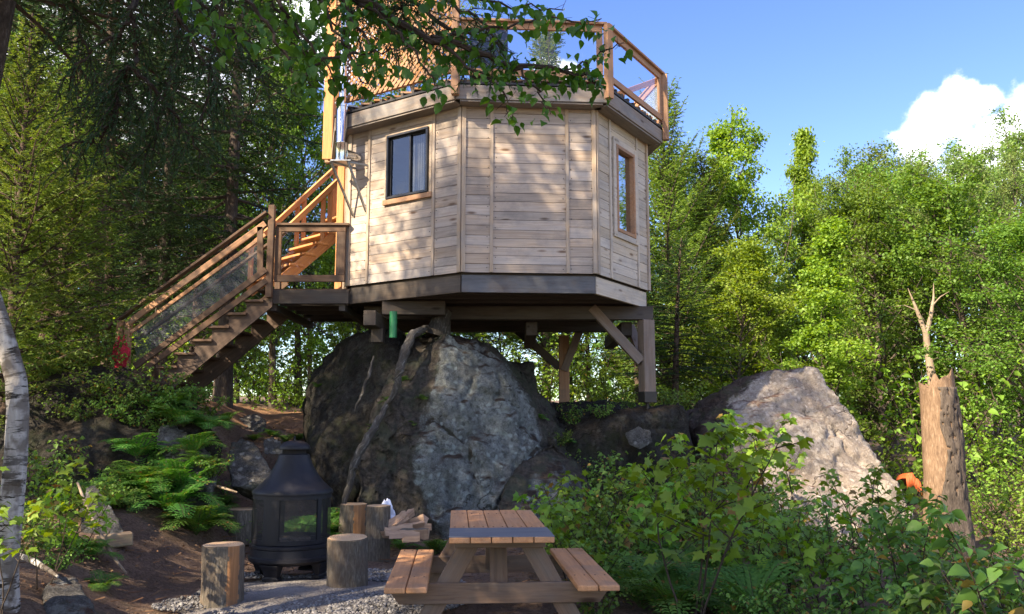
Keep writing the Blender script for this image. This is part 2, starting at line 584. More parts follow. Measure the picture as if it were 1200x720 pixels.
def leaf_mat(name, stops, trans=.4, rough=.5, spec=.3, dead=0.0):
    """Leaf: tint differs from leaf to leaf, light passes through."""
    m, nt, b = new_mat(name)
    out = nt.nodes['Material Output']
    geo = nt.nodes.new('ShaderNodeNewGeometry')
    oi = nt.nodes.new('ShaderNodeObjectInfo')
    tc = nt.nodes.new('ShaderNodeTexCoord')
    n = noise_tex(nt, tc.outputs['Object'], .9, 3, .6)
    f = math_node(nt, 'ADD', math_node(nt, 'MULTIPLY', geo.outputs['Random Per Island'], .6), math_node(nt, 'MULTIPLY', math_node(nt, 'SUBTRACT', n, .3), .9), True)
    k = len(stops)
    col = ramp(nt, f, [(.08 + .84 * i / (k - 1), s) for i, s in enumerate(stops)])
    if dead:                                                     # a few withered leaves
        wl_ = math_node(nt, 'GREATER_THAN', math_node(nt, 'FRACT', math_node(nt, 'MULTIPLY', geo.outputs['Random Per Island'], 37.0)), 1 - dead)
        col = mixc(nt, wl_, col, (.27, .19, .05))
    hs = nt.nodes.new('ShaderNodeHueSaturation')
    nt.links.new(col, hs.inputs['Color'])
    nt.links.new(math_node(nt, 'ADD', .485, math_node(nt, 'MULTIPLY', oi.outputs['Random'], .03)), hs.inputs['Hue'])
    nt.links.new(math_node(nt, 'ADD', .82, math_node(nt, 'MULTIPLY', oi.outputs['Random'], .36)), hs.inputs['Value'])
    nt.links.new(hs.outputs['Color'], b.inputs['Base Color'])
    b.inputs['Roughness'].default_value = rough
    b.inputs['Specular IOR Level'].default_value = spec
    tr = nt.nodes.new('ShaderNodeBsdfTranslucent')
    hs2 = nt.nodes.new('ShaderNodeHueSaturation')
    hs2.inputs['Hue'].default_value = .48; hs2.inputs['Saturation'].default_value = 1.15; hs2.inputs['Value'].default_value = 1.25
    nt.links.new(hs.outputs['Color'], hs2.inputs['Color'])
    nt.links.new(hs2.outputs['Color'], tr.inputs['Color'])
    mx = nt.nodes.new('ShaderNodeMixShader'); mx.inputs[0].default_value = trans
    nt.links.new(b.outputs[0], mx.inputs[1]); nt.links.new(tr.outputs[0], mx.inputs[2])
    nt.links.new(mx.outputs[0], out.inputs['Surface'])
    return m


L_LIME = leaf_mat('lime_leaves', [(.14, .25, .032), (.21, .35, .05), (.31, .44, .085)], .5)
L_GREEN = leaf_mat('mid_green_leaves', [(.085, .175, .03), (.135, .25, .042), (.20, .32, .058)], .47)
L_OLIVE = leaf_mat('olive_leaves', [(.11, .18, .05), (.165, .25, .068), (.24, .33, .10)], .44)
L_DARK = leaf_mat('dark_leaves', [(.055, .12, .026), (.085, .17, .034), (.13, .22, .046)], .4, dead=.035)
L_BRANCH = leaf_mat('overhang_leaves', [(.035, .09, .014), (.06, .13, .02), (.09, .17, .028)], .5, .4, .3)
L_MAPLE = leaf_mat('maple_leaves', [(.11, .215, .024), (.165, .295, .034), (.24, .37, .05)], .42, .45, .3, dead=.035)
L_SHRUB = leaf_mat('shrub_leaves', [(.08, .165, .03), (.125, .23, .042), (.19, .30, .058)], .4, .5, .3, dead=.035)
L_FERN = leaf_mat('fern_fronds', [(.055, .155, .028), (.09, .21, .038), (.13, .265, .048)], .4, .55, .25, dead=.035)
L_NEEDLE = leaf_mat('spruce_needles', [(.02, .047, .019), (.038, .078, .028), (.062, .112, .038)], .25, .6, .25)
L_NEEDLEY = leaf_mat('young_needles', [(.08, .15, .03), (.14, .23, .045), (.23, .32, .07)], .35, .6, .25)
L_HEML = leaf_mat('hemlock_needles', [(.11, .18, .035), (.17, .26, .05), (.25, .34, .075)], .35, .6, .2)
L_LITTER = leaf_mat('dry_leaves', [(.09, .05, .03), (.16, .095, .055), (.26, .175, .10)], .15, .85, .1)


def ground_mat():
    m, nt, b = new_mat('forest_soil')
    tc = nt.nodes.new('ShaderNodeTexCoord')
    P = tc.outputs['Object']
    n1 = noise_tex(nt, P, 1.1, 8, .65)
    n2 = noise_tex(nt, P, 30, 6, .7)
    n3 = noise_tex(nt, P, 110, 3, .7)
    col = ramp(nt, n1, [(.3, (.115, .08, .06)), (.52, (.19, .13, .097)), (.72, (.28, .205, .152))])
    col = mixc(nt, ramp(nt, n2, [(.42, 0.), (.62, .7)]), col, (.055, .036, .026))
    col = mixc(nt, ramp(nt, n3, [(.58, 0.), (.66, .75)]), col, (.27, .20, .145))
    mo = noise_tex(nt, P, .55, 5, .7)
    col = mixc(nt, ramp(nt, mo, [(.55, 0.), (.68, .55)]), col, (.05, .068, .022))
    nt.links.new(col, b.inputs['Base Color'])
    b.inputs['Roughness'].default_value = .95; b.inputs['Specular IOR Level'].default_value = .12
    h = math_node(nt, 'ADD', n2, math_node(nt, 'MULTIPLY', n3, .5))
    bump(nt, b, h, .9, .03)
    return m


def gravel_mat(name, c1, c2, c3):
    m, nt, b = new_mat(name)
    geo = nt.nodes.new('ShaderNodeNewGeometry')
    tc = nt.nodes.new('ShaderNodeTexCoord')
    n = noise_tex(nt, tc.outputs['Object'], 60, 4, .6)
    col = ramp(nt, geo.outputs['Random Per Island'], [(0, c1), (.6, c2), (1, c3)])
    col = mixc(nt, math_node(nt, 'MULTIPLY', n, .4), col, c1)
    nt.links.new(col, b.inputs['Base Color'])
    b.inputs['Roughness'].default_value = .85; b.inputs['Specular IOR Level'].default_value = .2
    return m


def grit_mat():
    m, nt, b = new_mat('packed_grit')
    tc = nt.nodes.new('ShaderNodeTexCoord')
    P = tc.outputs['Object']
    n2 = noise_tex(nt, P, 55, 5, .75); n1 = noise_tex(nt, P, 2.2, 6, .6)
    v = nt.nodes.new('ShaderNodeTexVoronoi'); v.inputs['Scale'].default_value = 42
    nt.links.new(P, v.inputs['Vector'])
    col = ramp(nt, n1, [(.35, (.15, .135, .125)), (.65, (.29, .275, .265))])
    col = mixc(nt, ramp(nt, n2, [(.4, 0.), (.65, .6)]), col, (.10, .088, .08))
    col = mixc(nt, ramp(nt, v.outputs['Distance'], [(.05, .5), (.3, 0.)]), col, (.36, .35, .345))
    nt.links.new(col, b.inputs['Base Color'])
    b.inputs['Roughness'].default_value = .95; b.inputs['Specular IOR Level'].default_value = .15
    bump(nt, b, math_node(nt, 'ADD', n2, v.outputs['Distance']), .8, .02)
    return m


def rock_mat(name, base, dark, light, soil=(.085, .052, .038), soil_at=.62, moss=(.045, .062, .02), moss_amt=.4, lichen=(.34, .37, .35), streak=0., nz=1.1, masked=None):
    m, nt, b = new_mat(name)
    tc = nt.nodes.new('ShaderNodeTexCoord')
    geo = nt.nodes.new('ShaderNodeNewGeometry')
    P = tc.outputs['Object']
    n1 = noise_tex(nt, P, 1.7, 8, .68)
    n2 = noise_tex(nt, P, 16, 8, .72)
    n3 = noise_tex(nt, P, 75, 4, .7)
    col = ramp(nt, n1, [(.33, dark), (.5, base), (.68, light)])
    col = mixc(nt, ramp(nt, n2, [(.40, .75), (.56, 0.)]), col, dark)
    col = mixc(nt, ramp(nt, n3, [(.5, 0.), (.66, .5)]), col, light)
    col = mixc(nt, ramp(nt, n3, [(.32, .55), (.44, 0.)]), col, (dark[0] * .45, dark[1] * .45, dark[2] * .45))
    n4 = noise_tex(nt, P, 4.3, 9, .75, .3)
    wob0 = nt.nodes.new('ShaderNodeVectorMath'); wob0.operation = 'ADD'
    nw0 = nt.nodes.new('ShaderNodeTexNoise'); nw0.inputs['Scale'].default_value = 14; nw0.inputs['Detail'].default_value = 4; nt.links.new(P, nw0.inputs['Vector'])
    nt.links.new(P, wob0.inputs[0]); nt.links.new(scaled(nt, nw0.outputs['Color'], (.09, .09, .09)), wob0.inputs[1])
    col = mixc(nt, ramp(nt, n4, [(.56, 0.), (.63, .6)]), col, lichen)
    sp = nt.nodes.new('ShaderNodeTexVoronoi'); sp.inputs['Scale'].default_value = 11
    nt.links.new(wob0.outputs[0], sp.inputs['Vector'])
    spc = nt.nodes.new('ShaderNodeSeparateColor'); nt.links.new(sp.outputs['Color'], spc.inputs[0])
    spot = math_node(nt, 'MULTIPLY', ramp(nt, sp.outputs['Distance'], [(.22, 1.), (.42, 0.)]), math_node(nt, 'GREATER_THAN', spc.outputs[0], .55))
    col = mixc(nt, math_node(nt, 'MULTIPLY', spot, .55), col, tuple(min(1, x * 1.25) for x in lichen))
    spd = math_node(nt, 'MULTIPLY', ramp(nt, sp.outputs['Distance'], [(.2, 1.), (.36, 0.)]), math_node(nt, 'LESS_THAN', spc.outputs[0], .22))
    col = mixc(nt, math_node(nt, 'MULTIPLY', spd, .6), col, (dark[0] * .5, dark[1] * .5, dark[2] * .5))
    if streak:
        n6 = noise_tex(nt, scaled(nt, P, (3.2, 3.2, .5)), 1.3, 6, .6)
        col = mixc(nt, ramp(nt, n6, [(.5, 0.), (.64, streak)]), col, (dark[0] * .5, dark[1] * .5, dark[2] * .5))
    wob = nt.nodes.new('ShaderNodeVectorMath'); wob.operation = 'ADD'
    nw = nt.nodes.new('ShaderNodeTexNoise'); nw.inputs['Scale'].default_value = 2.2; nw.inputs['Detail'].default_value = 5; nt.links.new(P, nw.inputs['Vector'])
    nt.links.new(P, wob.inputs[0]); nt.links.new(scaled(nt, nw.outputs['Color'], (.9, .9, .9)), wob.inputs[1])
    ck = nt.nodes.new('ShaderNodeTexVoronoi'); ck.feature = 'DISTANCE_TO_EDGE'; ck.inputs['Scale'].default_value = 1.15
    nt.links.new(wob.outputs[0], ck.inputs['Vector'])
    crack = ramp(nt, ck.outputs['Distance'], [(.0, 1.), (.013, 0.)])
    crack = math_node(nt, 'MULTIPLY', crack, ramp(nt, noise_tex(nt, P, 1.1, 3, .5), [(.50, 0.), (.60, 1.)]))
    col = mixc(nt, math_node(nt, 'MULTIPLY', crack, .8), col, (dark[0] * .35, dark[1] * .33, dark[2] * .3))
    sep = nt.nodes.new('ShaderNodeSeparateXYZ'); nt.links.new(geo.outputs['Normal'], sep.inputs[0])
    n5 = noise_tex(nt, P, 2.6, 8, .7)
    up = math_node(nt, 'ADD', sep.outputs['Z'], math_node(nt, 'MULTIPLY', math_node(nt, 'SUBTRACT', n5, .5), nz))
    ms = ramp(nt, n5, [(.5, 0.), (.62, moss_amt)])
    col = mixc(nt, ms, col, moss)
    so = ramp(nt, up, [(soil_at, 0.), (min(soil_at + .25, 1), 1.)])
    sc = ramp(nt, n2, [(.35, tuple(x * .5 for x in soil)), (.6, tuple(x * 1.35 for x in soil))])
    col = mixc(nt, so, col, sc)
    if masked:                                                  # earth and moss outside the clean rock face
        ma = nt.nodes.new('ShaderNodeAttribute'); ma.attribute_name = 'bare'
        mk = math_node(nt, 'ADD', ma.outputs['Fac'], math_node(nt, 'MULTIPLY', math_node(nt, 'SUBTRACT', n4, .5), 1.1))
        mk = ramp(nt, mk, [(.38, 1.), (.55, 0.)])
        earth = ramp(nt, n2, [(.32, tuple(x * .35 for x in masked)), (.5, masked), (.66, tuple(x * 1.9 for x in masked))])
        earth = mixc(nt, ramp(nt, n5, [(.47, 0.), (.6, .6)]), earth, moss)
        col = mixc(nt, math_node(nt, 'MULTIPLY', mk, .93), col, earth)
    nt.links.new(col, b.inputs['Base Color'])
    b.inputs['Roughness'].default_value = .92; b.inputs['Specular IOR Level'].default_value = .2
    hh = math_node(nt, 'ADD', math_node(nt, 'MULTIPLY', n2, 1.2), math_node(nt, 'MULTIPLY', n3, .5))
    bump(nt, b, math_node(nt, 'SUBTRACT', hh, math_node(nt, 'MULTIPLY', crack, .8)), 1.0, .06)
    return m


M_GROUND = ground_mat()
M_GRIT = grit_mat()
M_PEB = gravel_mat('gravel_stones', (.085, .08, .078), (.17, .165, .162), (.31, .30, .295))
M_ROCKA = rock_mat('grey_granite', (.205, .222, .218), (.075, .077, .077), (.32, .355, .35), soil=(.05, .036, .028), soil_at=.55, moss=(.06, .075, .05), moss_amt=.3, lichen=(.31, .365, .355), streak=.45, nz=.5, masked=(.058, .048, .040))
M_ROCKB = rock_mat('dark_mossy_rock', (.04, .036, .031), (.016, .014, .012), (.08, .075, .068), soil=(.030, .023, .017), soil_at=.62, moss=(.022, .028, .012), moss_amt=.7, lichen=(.06, .062, .055), streak=.6)
M_ROCKC = rock_mat('pink_granite', (.43, .37, .31), (.22, .175, .14), (.58, .52, .45), soil=(.16, .085, .055), soil_at=.84, moss_amt=.14, lichen=(.56, .50, .44), nz=.6, masked=(.055, .036, .027))
M_ROCKD = rock_mat('pale_grey_rock', (.115, .11, .105), (.045, .042, .04), (.22, .215, .21), soil_at=.95, moss_amt=.3, lichen=(.30, .30, .29))


# ------------------------------------------------------------------ ground
def build_ground():
    xs = np.unique(np.concatenate([np.linspace(-150, -14, 40), np.linspace(-14, 14, 190), np.linspace(14, 150, 40)]))
    ys = np.unique(np.concatenate([np.linspace(-80, 1, 30), np.linspace(1, 20, 150), np.linspace(20, 45, 60), np.linspace(45, 220, 40)]))
    X, Y = np.meshgrid(xs, ys)
    Z = gh(X, Y)
    k = smooth01(60, 10, np.hypot(X, Y - 10))
    for i in range(Z.shape[0]):
        for j in range(Z.shape[1]):
            if k[i, j] > 0:
                Z[i, j] += k[i, j] * (.05 * noise.noise((X[i, j] * 1.3, Y[i, j] * 1.3, 0)) + .028 * noise.noise((X[i, j] * 4, Y[i, j] * 4, 3)))
    V = np.stack([X, Y, Z], -1).reshape(-1, 3)
    nx = len(xs)
    a = (np.arange(len(ys) - 1)[:, None] * nx + np.arange(nx - 1)[None]).reshape(-1)
    Fq = np.stack([a, a + 1, a + nx + 1, a + nx], -1)
    o = bpy.data.objects.new('ground', np_mesh('ground', V, Fq, True, [M_GROUND]))
    link(o); tag(o, kind='structure')
    # gravel pad around the fireplace: a thin irregular sheet with the ground under it
    n, rings = 90, 14
    c = Vector((-1.75, 7.85))
    vs, fs = [(c.x, c.y, gz(c.x, c.y) + .045)], []
    for r in range(1, rings + 1):
        for k_ in range(n):
            a_ = 2 * math.pi * k_ / n
            rad = (1.22 + .25 * noise.noise((math.cos(a_) * 1.5, math.sin(a_) * 1.5, 5)) + .10 * noise.noise((math.cos(a_) * 6, math.sin(a_) * 6, 9))) * r / rings
            x, y = c.x + rad * 1.05 * math.cos(a_), c.y + rad * .95 * math.sin(a_)
            vs.append((x, y, gz(x, y) + .05 - .07 * (r / rings) ** 4 + .012 * noise.noise((x * 5, y * 5, 2))))
    for k_ in range(n):
        fs.append((0, 1 + k_, 1 + (k_ + 1) % n))
        for r in range(rings - 1):
            p, q = 1 + r * n, 1 + (r + 1) * n
            fs.append((p + k_, q + k_, q + (k_ + 1) % n, p + (k_ + 1) % n))
    mb = MB(); mb.add(vs, fs)
    o = mb.build('gravel_path', M_GRIT, smooth=True); tag(o, kind='structure')


build_ground()


def sun_tinted_path():
    """Trodden soil from the stairs towards the wood, with sunlight put into its colour."""
    m, nt, b = new_mat('sun_tinted_soil')
    tc = nt.nodes.new('ShaderNodeTexCoord')
    n1 = noise_tex(nt, tc.outputs['Object'], 2.4, 7, .7); n2 = noise_tex(nt, tc.outputs['Object'], 45, 5, .7)
    col = ramp(nt, n1, [(.32, (.17, .095, .055)), (.66, (.36, .215, .125))])  # lighter reddish tan stands in for sun falling on the path
    col = mixc(nt, ramp(nt, n2, [(.42, 0.), (.62, .6)]), col, (.12, .07, .042))
    nt.links.new(col, b.inputs['Base Color']); b.inputs['Roughness'].default_value = .95; b.inputs['Specular IOR Level'].default_value = .1
    bump(nt, b, n2, .8, .03)
    g = COL.objects['ground'].data
    from mathutils.bvhtree import BVHTree
    t = BVHTree.FromPolygons([v.co for v in g.vertices], [p.vertices[:] for p in g.polygons])
    xs, ys = np.arange(-7.2, -1.9, .09), np.arange(14.2, 20.2, .09)
    idx, vs, fs = {}, [], []
    for i, x in enumerate(xs):
        for j, y in enumerate(ys):
            c = 17.6 + .12 * (x + 4.5) + .5 * math.sin(x * 1.1)
            if abs(y - c) < 1.5 + .55 * noise.noise((x * 1.1, y * 1.1, 4)) + .25 * noise.noise((x * 4, y * 4, 4)):
                h = t.ray_cast(Vector((x, y, 9)), Vector((0, 0, -1)))[0]
                idx[i, j] = len(vs); vs.append((x, y, h.z + .012))
    for i, j in idx:
        q = [idx.get(k) for k in ((i, j), (i + 1, j), (i + 1, j + 1), (i, j + 1))]
        if None not in q:
            fs.append(q)
    mb = MB(); mb.add(vs, fs)
    o = mb.build('path', m, smooth=True); tag(o, kind='structure')


sun_tinted_path()


def scatter_pebbles():
    bm = bmesh.new(); bmesh.ops.create_icosphere(bm, subdivisions=1, radius=1)
    tv = np.array([v.co[:] for v in bm.verts]); tf = np.array([[v.index for v in f.verts] for f in bm.faces]); bm.free()
    N = 14000
    ang = rng.uniform(0, 2 * np.pi, N); rad = 1.38 * np.sqrt(rng.uniform(0.02, 1, N))
    x = -1.75 + rad * 1.05 * np.cos(ang); y = 7.85 + rad * .95 * np.sin(ang)
    dens = np.array([noise.noise((a * 1.4, b * 1.4, 7)) for a, b in zip(x, y)]) + (rad > .9) * .25 + (x > -1.5) * .3 - (x < -2.4) * .22
    keep = dens > .12
    x, y = x[keep], y[keep]; N = len(x)
    s = (.006 + .016 * rng.uniform(0, 1, (N, 1, 1)) ** 2) * rng.uniform(.6, 1.25, (N, 1, 3))
    th = rng.uniform(0, 6.28, N); c_, s_ = np.cos(th), np.sin(th)
    v = tv[None] * s * (1 + rng.uniform(-.22, .22, (N, len(tv), 1)))
    vx = v[..., 0] * c_[:, None] - v[..., 1] * s_[:, None]; vy = v[..., 0] * s_[:, None] + v[..., 1] * c_[:, None]
    z0 = gh(x, y) + .045
    V = np.stack([vx + x[:, None], vy + y[:, None], v[..., 2] * .75 + z0[:, None]], -1).reshape(-1, 3)
    Fq = (tf[None] + (np.arange(N) * len(tv))[:, None, None]).reshape(-1, 3)
    o = bpy.data.objects.new('gravel', np_mesh('gravel', V, Fq, False, [M_PEB]))
    link(o); tag(o, 'loose grey crushed stone spread around the black fireplace', kind='stuff')


scatter_pebbles()


# ------------------------------------------------------------------ leaf and foliage generators
def rand_rot(n, tilt=None, yaw=None):
    """n rotation matrices for a leaf that points along +Y with its face up: yaw, then droop and roll."""
    yaw = rng.uniform(0, 2 * np.pi, n) if yaw is None else yaw
    pitch = rng.normal(-.5, .55, n) if tilt is None else tilt
    roll = rng.normal(0, .55, n)
    cy, sy = np.cos(yaw), np.sin(yaw); cp, sp = np.cos(pitch), np.sin(pitch); cr, sr = np.cos(roll), np.sin(roll)
    Z = np.zeros(n); O = np.ones(n)
    Ry = np.stack([np.stack([cr, Z, sr], -1), np.stack([Z, O, Z], -1), np.stack([-sr, Z, cr], -1)], -2)
    Rx = np.stack([np.stack([O, Z, Z], -1), np.stack([Z, cp, -sp], -1), np.stack([Z, sp, cp], -1)], -2)
    Rz = np.stack([np.stack([cy, -sy, Z], -1), np.stack([sy, cy, Z], -1), np.stack([Z, Z, O], -1)], -2)
    return Rz @ Rx @ Ry


T_SIMPLE = (np.array([(0, 0, 0), (.32, .42, .10), (0, 1, -.06), (-.32, .42, .10)]), [np.array([(0, 1, 2), (0, 2, 3)])])
T_OVATE = (np.array([(0, 0, 0), (.27, .18, .07), (.36, .42, .13), (.22, .72, .02), (.03, 1, -.24), (-.22, .72, .02), (-.36, .42, .12), (-.27, .18, .07), (0, .42, 0), (0, .72, -.09)]),
           [np.array([(0, 1, 2, 8), (8, 2, 3, 9), (0, 8, 6, 7), (8, 9, 5, 6)]), np.array([(9, 3, 4), (9, 4, 5)])])
_h = [(0, 0), (.16, -.10), (.40, -.06), (.33, .10), (.44, .20), (.68, .40), (.46, .42), (.40, .50), (.26, .50), (.24, .66), (.12, .78), (0, 1.0)]
_pts = _h + [(-x, y) for x, y in _h[-2:0:-1]]
_mv = np.array([(x, y, .22 * abs(x) - .30 * x * x - .20 * y * y) for x, y in _pts] + [(0, .34, 0)])
T_MAPLE = (_mv, [np.array([(k, (k + 1) % len(_pts), len(_pts)) for k in range(len(_pts))])])
T_NEEDLE = (np.array([(-.10, 0, 0), (.10, 0, 0), (.035, 1, -.05), (-.035, 1, -.05)]), [np.array([(0, 1, 2, 3)])])


def instance(tmpl, pos, rot, size):
    """Arrays for many copies of a leaf template."""
    tv, tfs = tmpl
    n = len(pos)
    size = np.asarray(size, float).reshape(n, 1, -1) if np.ndim(size) else np.full((n, 1, 1), float(size))
    V = np.einsum('nij,nkj->nki', rot, tv[None] * size) + np.asarray(pos)[:, None]
    Fs = [(tf[None] + (np.arange(n) * len(tv))[:, None, None]).reshape(-1, tf.shape[1]) for tf in tfs]
    return V.reshape(-1, 3), Fs


def polyline(p0, d, L, n, wob=.12, lift=0.0, rnd=random):
    pts = [Vector(p0)]
    d = Vector(d).normalized()
    for _ in range(n):
        d = (d + Vector((rnd.gauss(0, wob), rnd.gauss(0, wob), rnd.gauss(0, wob) + lift))).normalized()
        pts.append(pts[-1] + d * (L / n))
    return pts


def along(pts, t):
    k = t * (len(pts) - 1); i = min(int(k), len(pts) - 2); f = k - i
    return pts[i].lerp(pts[i + 1], f), (pts[i + 1] - pts[i]).normalized()


def deciduous(name, seed, H, cb, spread, limbs, leaves, leaf, lm, bm_, trunk_r=.11, top='oval', multi=1, clump=.22, lift=.06, tilt0=.55, taper=.25):
    """Trunk-and-limb mesh and a crown mesh grown on its twigs."""
    rnd = random.Random(seed)
    tr = MB(); anchors = []
    for s in range(multi):
        a0 = rnd.uniform(0, 6.28)
        lean = Vector((math.cos(a0), math.sin(a0), 0)) * (.05 if multi == 1 else .22)
        pts = polyline((rnd.uniform(-.1, .1) * (multi > 1), rnd.uniform(-.1, .1) * (multi > 1), -.15), Vector((0, 0, 1)) + lean, H * rnd.uniform(.93, 1.0) if s else H, 12, .05, .05, rnd)
        r0 = trunk_r / (multi ** .4)
        tr.tube(pts, [r0 * (1.25 if i == 0 else 1) * (1 - .93 * i / 12) + .006 for i in range(13)], 8)
        for i in range(limbs // multi):
            t = cb + (1 - cb) * ((i + .5) / (limbs // multi)) ** .9
            p, d = along(pts, min(t, .985))
            u = (t - cb) / (1 - cb)
            prof = {'oval': math.sin(math.pi * (.12 + .80 * u)) ** .8, 'cone': 1.05 - .93 * u, 'dome': math.sqrt(max(.03, 1 - (u - .25) ** 2 * 1.55)), 'vase': .45 + .55 * math.sin(math.pi * (.15 + .6 * u))}[top]
            az = i * 2.4 + rnd.uniform(-.5, .5)
            L = spread * prof * rnd.uniform(.5, 1.35)
            el = tilt0 + .5 * u + rnd.uniform(-.15, .2)
            lp = polyline(p, (math.cos(az) * math.cos(el), math.sin(az) * math.cos(el), math.sin(el)), L, 6, .13, lift, rnd)
            rr = max(.016, r0 * .5 * (1 - .75 * u))
            tr.tube(lp, [rr * (1 - .85 * k / 6) + .003 for k in range(7)], 5, False)
            for k in range(rnd.randint(5, 8)):
                q = rnd.uniform(.22, 1.0)
                sp_, sd = along(lp, q)
                side = Vector((rnd.gauss(0, 1), rnd.gauss(0, 1), rnd.gauss(.15, .6)))
                tp = polyline(sp_, sd * .55 + side.normalized() * .8, L * rnd.uniform(.22, .45) * (1.15 - .5 * q) + .12, 4, .2, -.02, rnd)
                tr.tube(tp, [rr * .28 * (1 - .7 * j / 4) + .002 for j in range(5)], 4, False)
                for j in range(5):
                    anchors.append(along(tp, rnd.uniform(.15, 1))[0])
            for k in range(4):
                anchors.append(along(lp, rnd.uniform(.55, 1))[0])
        for k in range(6):
            anchors.append(along(pts, rnd.uniform(.9, 1))[0])
    A = np.array([a[:] for a in anchors])
    # clumps: each anchor gets its own share of leaves
    w = rng.uniform(.05, 1, len(A)) ** 3.2
    idx = rng.choice(len(A), leaves, p=w / w.sum())
    pos = A[idx] + rng.normal(0, clump, (leaves, 3)) * np.array([1, 1, .62])
    V, Fs = instance(T_SIMPLE, pos, rand_rot(leaves), leaf * rng.uniform(.6, 1.25, leaves))
    crown = np_mesh(name + '_crown', V, Fs, False, [lm])
    to = tr.build(name + '_trunk', bm_, smooth=True)
    trunk = to.data
    bpy.data.objects.remove(to)
    return trunk, crown


def conifer(name, seed, H, cb, spread, lm, bm_, trunk_r=.12, droop=.25, step=.28, per=5, dens=1.0, needle=.055, dead=14, up=0.0, ragged=.25, wide=.13, power=.85):
    """Spruce-like tree: whorls of drooping boughs with needle sprays; bare dead limbs below."""
    rnd = random.Random(seed)
    tr = MB()
    pts = polyline((0, 0, -.15), (0, 0, 1), H, 10, .012, .05, rnd)
    tr.tube(pts, [trunk_r * (1.3 if i == 0 else 1) * (1 - .93 * i / 10) + .008 for i in range(11)], 9)
    P, Yw, Pt, S = [], [], [], []
    z = cb * H
    w = 0
    while z < H * .985:
        u = (z - cb * H) / (H * (1 - cb))
        for k in range(per):
            az = w * 1.1 + k * 2 * math.pi / per + rnd.uniform(-.35, .35)
            L = (spread * (1 - u) ** power * rnd.uniform(1 - ragged * 1.6, 1 + ragged) + .10) * min(1, .55 + 3 * u + .2)
            p, _ = along(pts, z / H + rnd.uniform(-.008, .008))
            el = .25 + up - droop * 1.7 * (1 - u) + u * .6
            bp = polyline(p, (math.cos(az) * math.cos(el), math.sin(az) * math.cos(el), math.sin(el)), L, 6, .06, .055 - .06 * (1 - u), rnd)
            tr.tube(bp, [.022 * (1 - .85 * j / 6) * (L / 2 + .3) + .002 for j in range(7)], 4, False)
            nt_ = max(4, int(L * 13 * dens))
            for j in range(nt_):
                q = .12 + .88 * (j + rnd.random()) / nt_
                o, d = along(bp, q)
                side = 1 if j % 2 else -1
                lat = d.cross(Vector((0, 0, 1))).normalized() * side
                tl = L * (.36 * (1.12 - q)) * rnd.uniform(.6, 1.2) + .07
                td = (d * .75 + lat * .85 + Vector((0, 0, rnd.gauss(-.16, .14)))).normalized()
                if q > .97:
                    td, tl = d, .16
                nn = max(4, int(tl * 62 * dens))
                for m in range(nn):
                    s_ = m / nn
                    pp = o + td * tl * s_ + Vector((0, 0, -.18 * tl * s_ * s_))
                    P.append(pp); Yw.append(math.atan2(-td.x, td.y) + (rnd.choice((-1, 1)) * rnd.uniform(.25, 1.1)))
                    Pt.append(rnd.gauss(.02, .35)); S.append(needle * rnd.uniform(.7, 1.2))
        z += step * (1 - .45 * u) * rnd.uniform(.8, 1.2); w += 1
    for i in range(dead):
        zz = rnd.uniform(.06, cb + .05) * H
        p, _ = along(pts, zz / H)
        az = rnd.uniform(0, 6.28)
        bp = polyline(p, (math.cos(az), math.sin(az), rnd.uniform(-.5, .1)), rnd.uniform(.5, 1.5) * min(1, spread), 5, .16, -.03, rnd)
        tr.tube(bp, [.011 * (1 - .8 * j / 5) + .002 for j in range(6)], 4, False)
        for j in range(4):
            o, d = along(bp, rnd.uniform(.3, 1))
            tr.tube(polyline(o, d + Vector((rnd.gauss(0, .7), rnd.gauss(0, .7), rnd.gauss(-.2, .4))), rnd.uniform(.15, .45), 3, .2, -.05, rnd), [.005, .004, .003, .002], 3, False)
    n = len(P)
    tv, tf = T_NEEDLE
    V, Fs = instance((tv * np.array([wide / .10, 1, 1]), tf), np.array([p[:] for p in P]), rand_rot(n, np.array(Pt), np.array(Yw)), np.array(S))
    crown = np_mesh(name + '_crown', V, Fs, False, [lm])
    to = tr.build(name + '_trunk', bm_, smooth=True)
    trunk = to.data
    bpy.data.objects.remove(to)
    return trunk, crown


def plant_tree(name, meshes, label, x, y, scale=1.0, rz=None, group=None, z=None, cat='tree', lean=(0, 0), sxy=None):
    o = thing(name, label, cat, (x, y, gz(x, y) if z is None else z), group, random.uniform(0, 6.28) if rz is None else rz)
    o.rotation_euler = (lean[0], lean[1], o.rotation_euler[2])
    o.scale = ((sxy or scale), (sxy or scale), scale)
    for nm, me in zip(('trunk', 'crown'), meshes):
        link(bpy.data.objects.new(nm, me), o)
    return o
#@@STRUCT


